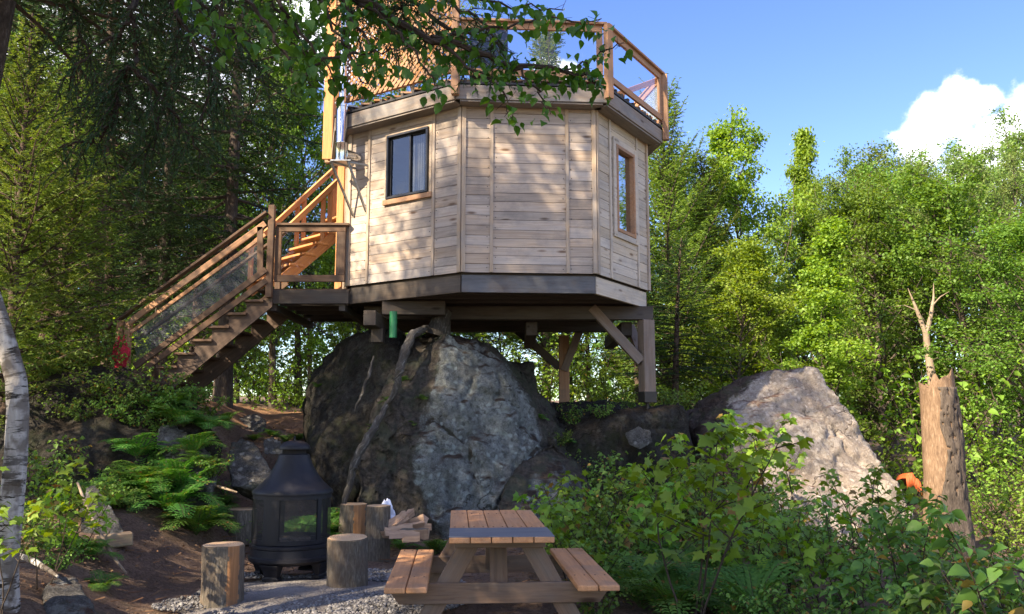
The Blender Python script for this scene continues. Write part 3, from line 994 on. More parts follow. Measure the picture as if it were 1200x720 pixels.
# ------------------------------------------------------------------ rocks
def rock(name, pts, label, mat, cat='rock', voxel=.05, amp=.10, fine=.03, seed=0, bare=None, group=None, grooves=()):
    """Convex block through the given corners, re-meshed and weathered."""
    c = sum((Vector(p) for p in pts), Vector()) / len(pts)
    base = Vector((c.x, c.y, min(Vector(p).z for p in pts)))
    bm = bmesh.new()
    for p in pts:
        bm.verts.new(Vector(p) - base)
    bmesh.ops.convex_hull(bm, input=bm.verts)
    me = bpy.data.meshes.new(name); bm.to_mesh(me); bm.free()
    o = bpy.data.objects.new(name, me); link(o); o.location = base
    md = o.modifiers.new('remesh', 'REMESH'); md.mode = 'VOXEL'; md.voxel_size = voxel
    sm = o.modifiers.new('soften', 'SMOOTH'); sm.factor = .5; sm.iterations = 2
    dg = bpy.context.evaluated_depsgraph_get()
    me2 = bpy.data.meshes.new_from_object(o.evaluated_get(dg))
    o.modifiers.clear(); o.data = me2; bpy.data.meshes.remove(me)
    S = Vector((seed * 3.7, seed * 1.3, seed * 7.1))
    size = (max(v.co.z for v in me2.vertices) ** .5)
    for v, n in zip(me2.vertices, [v.normal.copy() for v in me2.vertices]):
        p = v.co + S
        d = noise.noise(p * .9) * amp + noise.noise(p * 2.3) * amp * .55
        r = noise.noise(p * 1.6 + Vector((9, 9, 9)))                       # ledges and cracks
        d += (abs(r) ** .6 - .55) * amp * .6
        q = p + Vector((noise.noise(p * 2.2), noise.noise(p * 2.2 + Vector((7, 0, 0))), noise.noise(p * 2.2 + Vector((0, 7, 0))))) * .22
        vd = noise.voronoi(Vector((q.x * .85, q.y * .85, q.z * .62)) / max(.45, amp * 7))[0]
        d += (vd[1] - vd[0]) * amp * .25 - amp * .08                           # blocky faces
        d -= max(0.0, 1 - (vd[1] - vd[0]) / .05) * amp * .3                  # joints between them
        d += noise.noise(p * 6) * fine + noise.noise(p * 14) * fine * .6 + abs(noise.noise(p * 9)) * fine * .8
        v.co = v.co + n * d
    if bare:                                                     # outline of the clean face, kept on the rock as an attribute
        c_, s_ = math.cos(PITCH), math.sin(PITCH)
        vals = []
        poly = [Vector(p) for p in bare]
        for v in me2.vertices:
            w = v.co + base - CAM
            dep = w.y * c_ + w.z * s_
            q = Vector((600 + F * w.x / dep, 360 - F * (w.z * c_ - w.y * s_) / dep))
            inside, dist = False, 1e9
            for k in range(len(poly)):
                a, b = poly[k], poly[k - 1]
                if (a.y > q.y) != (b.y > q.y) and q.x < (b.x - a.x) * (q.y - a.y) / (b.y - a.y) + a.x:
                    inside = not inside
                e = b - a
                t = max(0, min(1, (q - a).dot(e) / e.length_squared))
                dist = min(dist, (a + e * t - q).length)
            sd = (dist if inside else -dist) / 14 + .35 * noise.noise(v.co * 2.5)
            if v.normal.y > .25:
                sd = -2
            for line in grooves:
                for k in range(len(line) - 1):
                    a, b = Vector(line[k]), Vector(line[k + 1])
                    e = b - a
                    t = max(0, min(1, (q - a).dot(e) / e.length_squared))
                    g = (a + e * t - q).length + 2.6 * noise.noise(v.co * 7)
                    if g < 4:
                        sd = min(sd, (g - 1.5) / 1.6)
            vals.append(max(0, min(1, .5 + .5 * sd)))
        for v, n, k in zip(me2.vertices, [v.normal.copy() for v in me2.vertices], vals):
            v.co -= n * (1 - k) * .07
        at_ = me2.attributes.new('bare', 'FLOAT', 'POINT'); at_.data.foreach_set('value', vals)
    me2.materials.clear(); me2.materials.append(mat)
    me2.polygons.foreach_set('use_smooth', [True] * len(me2.polygons))
    me2.update(); me2.name = name
    return tag(o, label, cat, group)


# the big boulder under the treehouse
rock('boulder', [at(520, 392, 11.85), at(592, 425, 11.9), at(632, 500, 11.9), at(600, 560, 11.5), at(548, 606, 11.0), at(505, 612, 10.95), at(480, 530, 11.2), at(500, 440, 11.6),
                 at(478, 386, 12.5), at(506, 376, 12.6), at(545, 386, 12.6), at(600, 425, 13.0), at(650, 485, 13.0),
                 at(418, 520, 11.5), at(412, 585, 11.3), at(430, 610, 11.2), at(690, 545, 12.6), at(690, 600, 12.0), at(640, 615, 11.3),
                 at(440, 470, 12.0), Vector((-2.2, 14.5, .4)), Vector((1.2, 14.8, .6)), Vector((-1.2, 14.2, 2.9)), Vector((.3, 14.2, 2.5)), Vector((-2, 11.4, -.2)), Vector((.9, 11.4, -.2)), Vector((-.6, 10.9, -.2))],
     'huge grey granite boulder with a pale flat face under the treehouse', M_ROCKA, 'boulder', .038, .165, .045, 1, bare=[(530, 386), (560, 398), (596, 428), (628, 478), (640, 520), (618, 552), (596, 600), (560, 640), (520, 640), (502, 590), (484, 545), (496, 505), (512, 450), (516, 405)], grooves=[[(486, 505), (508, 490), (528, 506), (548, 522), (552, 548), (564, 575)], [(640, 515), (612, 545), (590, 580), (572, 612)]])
rock('boulder', [at(354, 490, 13.0), at(366, 430, 13.2), at(400, 397, 13.0), at(440, 386, 12.7), at(468, 388, 12.4), at(476, 450, 12.0), at(440, 545, 11.7), at(362, 515, 12.4),
                 at(380, 540, 12.0), Vector((-3.4, 14.4, .8)), Vector((-1.4, 14.8, .8)), Vector((-3.0, 14.2, 2.5)), Vector((-1.7, 14.2, 2.9)), Vector((-2.4, 11.8, -.1))],
     'dark brown mossy boulder left of the pale faced one, below the green post', M_ROCKB, 'boulder', .06, .12, .03, 2)
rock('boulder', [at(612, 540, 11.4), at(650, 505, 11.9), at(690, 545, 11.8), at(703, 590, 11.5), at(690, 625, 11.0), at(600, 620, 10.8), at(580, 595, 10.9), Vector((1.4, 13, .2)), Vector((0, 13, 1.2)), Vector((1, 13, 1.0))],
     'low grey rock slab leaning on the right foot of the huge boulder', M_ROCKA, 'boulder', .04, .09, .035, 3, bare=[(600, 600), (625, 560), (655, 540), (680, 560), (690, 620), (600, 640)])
# stony ledge that carries the corner post
rock('rock_ledge', [at(640, 478, 13.2), at(700, 480, 12.7), at(757, 484, 12.5), at(800, 480, 12.9), at(806, 540, 12.5), at(760, 565, 12.2), at(700, 570, 12.1), at(660, 560, 12.1), at(650, 620, 11.8), at(800, 620, 12.2),
                    Vector((.4, 15.5, 1.9)), Vector((2.8, 15, 1.7)), Vector((.4, 15.5, 0)), Vector((3, 15, -.3))],
     'dark earthy rock ledge below the right corner post of the treehouse', M_ROCKB, 'rock ledge', .055, .15, .035, 4)
rock('stone', [at(732, 508, 12.15), at(748, 498, 12.1), at(764, 505, 12.1), at(766, 520, 12.1), at(750, 528, 12.0), at(736, 522, 12.1), at(748, 512, 12.5)],
     'pale round stone set in the dark ledge under the corner post', M_ROCKD, 'stone', .02, .03, .01, 5)
# sunlit boulder on the right
rock('boulder', [at(800, 492, 14.4), at(846, 450, 14.5), at(880, 432, 14.7), at(925, 430, 14.7), at(956, 434, 14.5), at(984, 470, 14.2), at(1010, 510, 13.9), at(1052, 562, 13.5), at(1076, 605, 13.2), at(1050, 640, 12.7), at(980, 640, 12.2),
                 at(880, 500, 13.4), at(905, 600, 12.6), at(815, 530, 13.3), at(830, 610, 12.9), Vector((3.2, 16.8, 1.8)), Vector((5.6, 16.6, 1.8)), Vector((3, 17, -.5)), Vector((7, 16, -.6)), Vector((4, 12.4, -.4))],
     'big pinkish sunlit boulder sloping down to the right behind the bushes', M_ROCKC, 'boulder', .05, .15, .04, 6, bare=[(852, 520), (858, 470), (884, 448), (905, 420), (1000, 400), (1120, 560), (1120, 700), (900, 700), (880, 560)])
# left bank
rock('boulder', [at(40, 470, 11.10), at(80, 435, 11.50), at(160, 436, 11.70), at(215, 462, 11.50), at(262, 520, 11.10), at(225, 545, 10.70), at(130, 560, 10.40), at(30, 560, 10.20), Vector((-7, 12, 1.9)), Vector((-4.4, 12, 1.6)), Vector((-7, 10, .2)), Vector((-3.9, 10.6, .2)), Vector((-5, 9.7, .2))],
     'long dark lichen spotted boulder on the left bank below the stairs', M_ROCKB, 'boulder', .055, .13, .035, 7)
rock('rock', [at(186, 500, 10.95), at(205, 497, 11.05), at(240, 520, 10.75), at(258, 548, 10.55), at(250, 575, 10.25), at(190, 570, 10.25), Vector((-4.3, 10.6, .4)), Vector((-3.6, 10.4, .4))],
     'rounded grey rock behind the ferns on the left bank', M_ROCKD, 'rock', .035, .07, .02, 8)
rock('rock', [at(268, 516, 11.2), at(283, 509, 11.3), at(303, 520, 11.1), at(322, 552, 10.9), at(318, 572, 10.7), at(270, 572, 10.7), at(266, 545, 10.9), Vector((-3.6, 11.6, .6)), Vector((-3.2, 11.7, .4))],
     'pointed grey rock standing just behind the black fireplace', M_ROCKD, 'rock', .03, .06, .02, 9)
rock('rock', [at(306, 516, 12.0), at(318, 510, 12.1), at(332, 516, 12.0), at(336, 535, 11.8), at(308, 535, 11.8), at(320, 520, 12.4)],
     'small dark rock behind the pointed grey rock', M_ROCKD, 'rock', .03, .05, .02, 10)
rock('rock', [at(98, 568, 8.95), at(112, 564, 9.05), at(128, 580, 8.95), at(140, 602, 8.85), at(150, 625, 8.75), at(92, 640, 8.55), at(90, 600, 8.65), at(112, 590, 9.45), at(120, 645, 8.55)],
     'pale grey upright rock beside the leaning stick', M_ROCKD, 'rock', .03, .05, .018, 11)
rock('rock', [at(52, 690, 6.3), at(66, 673, 6.5), at(88, 676, 6.5), at(110, 700, 6.3), at(116, 724, 6.1), at(60, 735, 6.0), at(84, 690, 7.0), Vector((-3.4, 6.4, .05))],
     'pale grey speckled rock in the soil at the lower left corner', M_ROCKD, 'rock', .025, .045, .015, 12)
rock('rock', [at(276, 492, 16.6), at(296, 486, 16.8), at(312, 494, 16.6), at(308, 510, 16.3), at(280, 510, 16.3), at(294, 490, 17.2)],
     'grey stone half sunk in the moss beyond the pointed rock', M_ROCKD, 'rock', .03, .05, .02, 14)


def root(pts, radii, label, mat=M_ROOT):
    mb = MB()
    P = [at(*p) for p in pts]
    fine, rad = [], []
    n = len(P)
    for i in range(n - 1):
        for k in range(6):
            t = k / 6
            fine.append(P[i].lerp(P[i + 1], t) + Vector((noise.noise(P[i] * 3 + Vector((k, 0, 0))), 0, noise.noise(P[i] * 3 + Vector((0, k, 5))))) * .025)
            rad.append((radii[i] * (1 - t) + radii[i + 1] * t) * (1 + .22 * noise.noise(Vector((i + t, k, 3)) * 2.1)))
    fine.append(P[-1]); rad.append(radii[-1])
    mb.tube(fine, rad, 10)
    o = mb.build('tree_root', mat, smooth=True)
    return tag(o, label, 'root', 'old roots gripping the boulders')


root([(500, 384, 12.2), (484, 392, 11.75), (474, 412, 11.55), (468, 436, 11.45), (462, 462, 11.5), (448, 480, 11.5)], [.04, .06, .066, .056, .045, .025], 'thick grey root running down the top of the boulder below the treehouse')
root([(452, 476, 11.4), (440, 500, 11.15), (424, 524, 10.95), (414, 548, 10.9), (408, 575, 10.9), (400, 600, 10.9)], [.03, .05, .055, .05, .042, .028], 'bent weathered root curving off the boulder towards the ferns')
root([(438, 418, 12.0), (432, 440, 11.85), (424, 462, 11.8), (416, 482, 11.8)], [.012, .026, .024, .012], 'thin pale streaked root on the dark mossy boulder', M_ROOT)
# stump between boulder top and floor
_mb = MB()
_mb.tube([at(512, 394, 12.4), at(515, 384, 12.4), at(517, 374, 12.45), at(520, 366, 12.5)], [.22, .17, .14, .13], 12)
tag(_mb.build('tree_stump', M_ROOT, smooth=True), 'short grey stump on top of the boulder right under the floor beams', 'stump')


# ------------------------------------------------------------------ treehouse
ZB, ZT = 3.54, 5.92             # foot and head of the walls
ZF0, ZF1 = 5.86, 6.09           # roof fascia
ZR = 7.0                        # top of the roof railing
_c = Vector((-.324, 13.56)); _r = 2.51
VX = [Vector((_c.x + _r * math.cos(R(216.446 + 45 * i)), _c.y + _r * math.sin(R(216.446 + 45 * i)))) for i in range(8)]
for _i, (_px, _py) in enumerate([(406, 335.5), (540, 319), (700, 321), (761, 341)]):
    VX[_i] = atz(_px, _py, ZB).to_2d()
_cen = sum(VX, Vector((0, 0))) / 8


def offset_poly(poly, d):
    """Polygon pushed outwards by d (inwards when negative)."""
    out = []
    n = len(poly)
    for i in range(n):
        a, b, c = poly[i - 1], poly[i], poly[(i + 1) % n]
        e1, e2 = (b - a).normalized(), (c - b).normalized()
        n1, n2 = Vector((e1.y, -e1.x)), Vector((e2.y, -e2.x))
        m = (n1 + n2).normalized()
        out.append(b + m * (d / max(.3, m.dot(n1))))
    return out


RV = offset_poly(VX, .24)
house = thing('treehouse', 'eight sided pine treehouse on posts over the boulder with a railed roof deck', 'treehouse', (_cen.x, _cen.y, gz(_cen.x, _cen.y)))


class Face:
    """A wall's own frame: s along the wall (left to right seen from outside), z up, n outwards."""

    def __init__(self, i, poly=VX):
        self.a, self.b = poly[i], poly[(i + 1) % 8]
        e = self.b - self.a
        self.L = e.length
        self.e = Vector((e.x, e.y, 0)).normalized()
        self.n = Vector((self.e.y, -self.e.x, 0))
        self.ax = (self.e, self.n, Vector((0, 0, 1)))

    def p(self, s, z, n=0.0):
        return Vector((self.a.x, self.a.y, z)) + self.e * s + self.n * n

    def pix(self, px, py):
        d = pix_dir(px, py)
        a3 = Vector((self.a.x, self.a.y, 0))
        t = (a3 - CAM).dot(self.n) / d.dot(self.n)
        q = CAM + d * t
        return (q - a3).dot(self.e), q.z


def build_wall(i, battens, opening=None, mat=M_WALL):
    f = Face(i)
    mb = MB()
    # boards, one box each, butted between battens
    bs = [0.0] + battens + [f.L]
    for k in range(len(bs) - 1):
        s0, s1 = bs[k] + .004, bs[k + 1] - .004
        z = ZB + random.uniform(-.05, 0)
        while z < ZT:
            h = random.choice((.138, .138, .14, .118, .145))
            z0, z1 = max(z, ZB), min(z + h - .006, ZT)
            z += h
            if z1 - z0 < .01:
                continue
            rects = [(s0, s1, z0, z1)]
            if opening and s0 < opening[1] and s1 > opening[0] and z0 < opening[3] and z1 > opening[2]:
                o0, o1, p0, p1 = opening
                rects = []
                if o0 - s0 > .02: rects.append((s0, o0, z0, z1))
                if s1 - o1 > .02: rects.append((o1, s1, z0, z1))
                if z0 < p0: rects.append((max(s0, o0), min(s1, o1), z0, p0))
                if z1 > p1: rects.append((max(s0, o0), min(s1, o1), p1, z1))
            for a, b, c, d in rects:
                out = random.uniform(-.002, .0035)
                mb.box(f.p((a + b) / 2, (c + d) / 2, -.011 + out), (b - a, .022, d - c), f.ax)
    mb.mat = 1                                                   # nails by the battens and corners
    for k in range(len(bs) - 1):
        z = ZB + .06
        while z < ZT - .15:
            for s_ in (bs[k] + .055, bs[k + 1] - .055):
                q = random.random()
                if q < .8 and not (opening and opening[0] - .08 < s_ < opening[1] + .08 and opening[2] - .1 < z < opening[3] + .1):
                    mb.box(f.p(s_ + random.uniform(-.01, .01), z + random.uniform(-.012, .012), .0045), (.011, .003, .011), f.ax)
            z += .139
    w = mb.build('wall', [mat, M_IRON], house)
    mb = MB()
    if opening:
        o0, o1, p0, p1 = opening
        for a, b, c, d in ((.03, o0, ZB, ZT), (o1, f.L - .03, ZB, ZT), (o0, o1, ZB, p0), (o0, o1, p1, ZT)):
            mb.box(f.p((a + b) / 2, (c + d) / 2, -.065), (b - a, .07, d - c), f.ax)
    else:
        mb.box(f.p(f.L / 2, (ZB + ZT) / 2, -.065), (f.L - .06, .07, ZT - ZB), f.ax)
    mb.build('wall_core', M_SHEET, w)
    mb = MB()
    for s in battens:
        mb.box(f.p(s, (ZB + ZT) / 2, .012), (ZT - ZB, .045, .02), (Vector((0, 0, 1)), f.e, f.n))
    if battens:
        mb.build('batten', M_TRIM if mat is M_WALL else mat, w, bevel=.002)
    return f, w


F0, F1, F2 = Face(0), Face(1), Face(2)
s_a, z_hi = F0.pix(456, 153); s_b, z_lo = F0.pix(503, 228)
WL = (s_a, s_b, F0.pix(480, 230)[1], F0.pix(480, 155)[1])
bat0 = [F0.pix(432, 250)[0], F0.pix(508, 250)[0]]
build_wall(0, bat0, WL)
build_wall(1, [F1.pix(576, 250)[0], F1.pix(665, 250)[0]])
s_a, _ = F2.pix(721, 225); s_b, _ = F2.pix(742, 225)
WR = (s_a, s_b, F2.pix(731, 275)[1], F2.pix(731, 176)[1])
build_wall(2, [F2.pix(715, 250)[0], F2.pix(746.5, 250)[0]], WR, M_WALLR)
for _i in range(3, 8):
    _f = Face(_i)
    build_wall(_i, [_f.L * .25, _f.L * .75])

for _i in range(8):                                           # corner boards
    _mb = MB()
    for _f, _s in ((Face(_i), .028), (Face(_i - 1), Face(_i - 1).L - .028)):
        _mb.box(_f.p(_s, (ZB + ZT) / 2 + .01, .014), (ZT - ZB + .02, .056, .025), (Vector((0, 0, 1)), _f.e, _f.n))
    _mb.build('corner_board', M_TRIM, house, bevel=.002)


def slider_window(f, w):
    s0, s1, z0, z1 = w
    win = thing('window', None, None)
    win.parent = house; win.matrix_parent_inverse = Matrix.Identity(4)
    win.location = world_matrix(house).inverted() @ f.p((s0 + s1) / 2, z0, 0)
    mb = MB()
    fw = .035
    for a, b, c, d in ((s0, s1, z0, z0 + fw), (s0, s1, z1 - fw, z1), (s0, s0 + fw, z0 + fw, z1 - fw), (s1 - fw, s1, z0 + fw, z1 - fw)):
        mb.box(f.p((a + b) / 2, (c + d) / 2, .012), (b - a, .09, d - c), f.ax)
    mb.build('frame', M_BLACKV, win, bevel=.004)
    mid = (s0 + s1) / 2 + .02
    for a, b, n in ((s0 + fw, mid + .014, -.004), (mid - .014, s1 - fw, -.026)):
        mb = MB(); t = .022
        for p, q, c, d in ((a, b, z0 + fw, z0 + fw + t), (a, b, z1 - fw - t, z1 - fw), (a, a + t, z0 + fw + t, z1 - fw - t), (b - t, b, z0 + fw + t, z1 - fw - t)):
            mb.box(f.p((p + q) / 2, (c + d) / 2, n), (q - p, .018, d - c), f.ax)
        mb.build('sash', M_BLACKV, win, bevel=.002)
        mb = MB(); mb.box(f.p((a + b) / 2, (z0 + z1) / 2, n), (b - a - .03, .006, z1 - z0 - 2 * fw - .03), f.ax)
        mb.build('pane', M_GLASSW, win)
    mb = MB()
    mb.box(f.p((s0 + s1) / 2, z0 - .04, .02), (s1 - s0 + .13, .05, .075), f.ax)
    mb.build('sill', M_RAIL, win, bevel=.004)
    mb = MB()                                                  # thin cedar trim left, right and over the frame
    for a, b, c, d in ((s0 - .05, s0 - .003, z0, z1 + .03), (s1 + .003, s1 + .05, z0, z1 + .03), (s0 - .003, s1 + .003, z1 + .003, z1 + .035)):
        mb.box(f.p((a + b) / 2, (c + d) / 2, .012), (b - a, .02, d - c), f.ax)
    mb.build('casing', M_TRIM, win, bevel=.003)
    # a pale curtain edge hanging inside
    mb = MB()
    for k in range(9):
        a = mid - .03 + k * .022
        mb.box(f.p(a, (z0 + z1) / 2, -.125 + .012 * (k % 2)), (.02, .004, z1 - z0), f.ax)
    mb.build('curtain', M_BAGC, win)


M_BAGC = simple('grey_curtain', (.40, .39, .39), .9, 0, .2, 10)
slider_window(F0, WL)


def tall_window(f, w):
    s0, s1, z0, z1 = w
    win = thing('window', 'tall narrow window with a pale wooden frame', None)
    win.parent = house; win.matrix_parent_inverse = Matrix.Identity(4)
    win.location = world_matrix(house).inverted() @ f.p((s0 + s1) / 2, z0, 0)
    mb = MB(); t = .05
    for a, b, c, d in ((s0, s0 + t, z0, z1), (s1 - t, s1, z0, z1), (s0 + t, s1 - t, z0, z0 + t), (s0 + t, s1 - t, z1 - t, z1)):
        mb.box(f.p((a + b) / 2, (c + d) / 2, -.02), (b - a, .12, d - c), f.ax)
    mb.build('frame', M_RAIL, win, bevel=.003)
    mb = MB()
    for a, b, c, d in ((s0 - .09, s0 - .003, z0 - .09, z1 + .09), (s1 + .003, s1 + .09, z0 - .09, z1 + .09), (s0 - .003, s1 + .003, z1 + .003, z1 + .09), (s0 - .003, s1 + .003, z0 - .09, z0 - .003)):
        mb.box(f.p((a + b) / 2, (c + d) / 2, .018), (b - a, .026, d - c), f.ax)
    mb.build('casing', M_WALLR, win, bevel=.003)
    mb = MB(); mb.box(f.p((s0 + s1) / 2, (z0 + z1) / 2, -.035), (s1 - s0 - .09, .008, z1 - z0 - .09), f.ax)
    mb.build('pane', M_GLASSM, win)


tall_window(F2, WR)

# floor, rim, joists, girders
INN = offset_poly(VX, -.10)
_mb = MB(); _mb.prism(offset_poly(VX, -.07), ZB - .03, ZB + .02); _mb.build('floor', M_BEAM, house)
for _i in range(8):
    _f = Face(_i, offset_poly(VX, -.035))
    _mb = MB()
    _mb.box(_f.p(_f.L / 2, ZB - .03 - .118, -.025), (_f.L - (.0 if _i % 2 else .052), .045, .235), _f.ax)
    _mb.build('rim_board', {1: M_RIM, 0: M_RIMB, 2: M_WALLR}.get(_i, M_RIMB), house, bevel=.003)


def span_at(y, poly):
    xs = []
    for i in range(len(poly)):
        a, b = poly[i], poly[(i + 1) % len(poly)]
        if (a.y - y) * (b.y - y) < 0:
            t = (y - a.y) / (b.y - a.y); xs.append(a.x + t * (b.x - a.x))
    return (min(xs), max(xs)) if len(xs) >= 2 else None


_y = min(v.y for v in INN) + .25
while _y < max(v.y for v in INN) - .1:
    _sp = span_at(_y, INN)
    if _sp:
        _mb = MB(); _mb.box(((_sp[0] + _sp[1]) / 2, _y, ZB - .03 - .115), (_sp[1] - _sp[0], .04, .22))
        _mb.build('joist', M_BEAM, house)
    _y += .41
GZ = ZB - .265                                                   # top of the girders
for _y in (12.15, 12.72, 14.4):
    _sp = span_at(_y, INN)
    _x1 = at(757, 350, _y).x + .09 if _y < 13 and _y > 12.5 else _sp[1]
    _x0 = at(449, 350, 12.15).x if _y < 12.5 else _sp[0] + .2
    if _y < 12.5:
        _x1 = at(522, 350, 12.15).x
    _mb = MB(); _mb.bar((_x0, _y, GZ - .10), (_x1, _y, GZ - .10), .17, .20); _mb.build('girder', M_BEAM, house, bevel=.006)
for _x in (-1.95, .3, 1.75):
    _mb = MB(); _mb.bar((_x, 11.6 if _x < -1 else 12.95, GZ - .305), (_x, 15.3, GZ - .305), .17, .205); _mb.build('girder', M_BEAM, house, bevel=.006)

POST = atz(756.5, 352, GZ - .2); PY = 12.72
px_ = at(756.5, 360, PY).x
PZ0 = at(756, 470, PY).z
_mb = MB(); _mb.box((px_, PY, (PZ0 + GZ - .2) / 2), (GZ - .2 - PZ0, .19, .19), (Vector((0, 0, 1)), Vector((.93, .36, 0)).normalized(), Vector((-.36, .93, 0)).normalized()))
post = _mb.build('post', M_POSTW, house, bevel=.006)
_mb = MB(); _ax = (Vector((0, 0, 1)), Vector((.93, .36, 0)).normalized(), Vector((-.36, .93, 0)).normalized())
_mb.box((px_, PY, PZ0 + .055), (.16, .204, .204), _ax)
_mb.tube([(px_, PY, PZ0 - .02), (px_, PY, PZ0 - .16)], .028, 10)
_mb.box((px_, PY, PZ0 - .165), (.03, .2, .2), _ax)
_mb.build('post_bracket', M_SCREENP, post, bevel=.003)
_mb = MB(); _mb.bar(at(693, 361, PY - .02), at(751, 424, PY - .02), .14, .14, (0, 1, 0)); _mb.build('brace', M_POSTW, house, bevel=.005)
_mb = MB(); _mb.bar((px_ + .02, PY + .10, GZ - 1.0), (px_ - .1, PY + .95, GZ - .2), .12, .12, (1, 0, 0)); _mb.build('brace', M_POSTW, house, bevel=.005)
# rear post with its braces
RY = 15.0
rx_ = at(661, 440, RY).x
_rz = at(661, 476, RY).z
_mb = MB(); _mb.box((rx_, RY, (_rz + GZ - .2) / 2 - .2), (GZ - .2 - _rz + .4, .18, .18), (Vector((0, 0, 1)), Vector((1, 0, 0)), Vector((0, 1, 0)))); _mb.build('post', M_RAIL, house, bevel=.006)
_mb = MB(); _mb.bar(at(604, 386, RY), at(656, 431, RY), .13, .15, (0, 1, 0)); _mb.build('brace', M_BEAM, house, bevel=.005)
_mb = MB(); _mb.bar(at(684, 376, RY - .25), at(661, 434, RY - .06), .13, .15, (0, 1, 0)); _mb.build('brace', M_POSTW, house, bevel=.005)
# short supports on the boulder
_g = at(461, 372, 11.75)
_mb = MB(); _mb.tube([Vector((_g.x, 11.75, at(461, 396, 11.75).z)), Vector((_g.x, 11.75, GZ - .2))], .052, 16)
_mb.build('post', M_GREEN, house, smooth=True)['label'] = 'green painted steel post'
_mb = MB(); _mb.bar(Vector((at(443, 390, 12.1).x, 12.1, at(443, 402, 12.1).z)), Vector((at(443, 390, 12.1).x, 12.1, GZ - .4)), .17, .17, (0, 1, 0)); _mb.build('post', M_BEAM, house, bevel=.005)
_mb = MB(); _mb.bar(Vector((-1.95, 13.9, 2.4)), Vector((-1.95, 13.9, GZ - .4)), .17, .17, (0, 1, 0)); _mb.build('post', M_BEAM, house, bevel=.005)

# roof deck
_mb = MB(); _mb.prism(offset_poly(RV, -.05), ZF0 + .03, ZF1 - .03); roof = _mb.build('roof', M_FASCIA, house)
for _i in range(8):
    _f = Face(_i, RV)
    _mb = MB(); _mb.box(_f.p(_f.L / 2, (ZF0 + ZF1) / 2 - .012, -.02), (_f.L - (.0 if _i % 2 else .03), .04, ZF1 - ZF0 - .03), _f.ax)
    _mb.build('fascia', M_FASCIA, roof, bevel=.004)
    _mb = MB(); _mb.box(_f.p(_f.L / 2, ZF1 + .003, -.03), (_f.L + .01, .075, .03), _f.ax)
    _mb.build('roof_edging', M_FLASH, roof)
    _mb = MB(); _mb.box(_f.p(_f.L / 2, ZF0 - .012, -.12), (_f.L - .10, .2, .022), _f.ax)
    _mb.build('soffit', M_FASCIA, roof)
    if _i in (0, 1, 2, 3):                                       # ends of the deck sleepers
        _s = .12
        while _s < _f.L - .05:
            _mb = MB(); _mb.box(_f.p(_s, ZF1 + .045, -.10), (.2, .045, .05), (_f.n, _f.e, Vector((0, 0, 1)))); _s += .2
            _mb.build('deck_sleeper', M_BEAM, roof)
_mb = MB(); 
_y = min(v.y for v in RV) + .2
while _y < max(v.y for v in RV) - .12:
    _sp = span_at(_y, offset_poly(RV, -.06))
    if _sp:
        _mb.box(((_sp[0] + _sp[1]) / 2, _y, ZF1 + .085), (_sp[1] - _sp[0], .135, .027))
    _y += .142
_mb.build('decking', M_RAIL, roof)


def railing(i, parent, posts=True, panel=True):
    f = Face(i, RV)
    rl = bpy.data.objects.new('railing', None); link(rl, parent); rl.matrix_parent_inverse = Matrix.Identity(4)
    rl.location = world_matrix(parent).inverted() @ f.p(f.L / 2, ZF1, 0)
    m = .05
    mb = MB(); mb.box(f.p(f.L / 2, ZR - .02, .012), (f.L + .02, .10, .035), f.ax); mb.build('top_rail', M_RAIL, rl, bevel=.004)
    mb = MB()
    mb.box(f.p(f.L / 2, ZR - .085, .0), (f.L - .10, .04, .09), f.ax)
    mb.box(f.p(f.L / 2, ZF1 + .155, .0), (f.L - .10, .04, .09), f.ax)
    for s in (.09, f.L - .09):
        mb.box(f.p(s, (ZR - .13 + ZF1 + .20) / 2, .0), (ZR - .13 - ZF1 - .20 - .004, .085, .04), (Vector((0, 0, 1)), f.e, f.n))
    mb.build('panel_frame', M_RAIL, rl, bevel=.003)
    if panel:
        mb = MB(); mb.box(f.p(f.L / 2, (ZR + ZF1 + .07) / 2, -.004), (f.L - .25, .008, ZR - ZF1 - .30), f.ax); mb.build('glass_panel', M_GLASSR, rl)
    return f, rl


for _i in (1, 2, 3, 4, 5, 6):
    railing(_i, house)
for _i in range(8):                                              # corner posts, bolted over the fascia
    if _i in (0,):
        continue
    _v = offset_poly(RV, .045)[_i]; _d = (_v - _cen).normalized()
    _ax = (Vector((0, 0, 1)), Vector((_d.y, -_d.x, 0)), Vector((_d.x, _d.y, 0)))
    _zt = ZR - .04 if _i != 1 else 8.05
    _mb = MB(); _mb.box((_v.x, _v.y, (_zt + ZF0 + .04) / 2), (_zt - ZF0 - .04, .10, .09), _ax); _mb.build('railing_post', M_RAIL, house, bevel=.004)
_v3 = RV[3]
_mb = MB(); _mb.bar((_v3.x - .06, _v3.y, ZR - .12), at(724, 111, 12.15), .085, .085, (0, 0, 1)); _mb.build('railing_brace', M_CEDAR, house, bevel=.003)


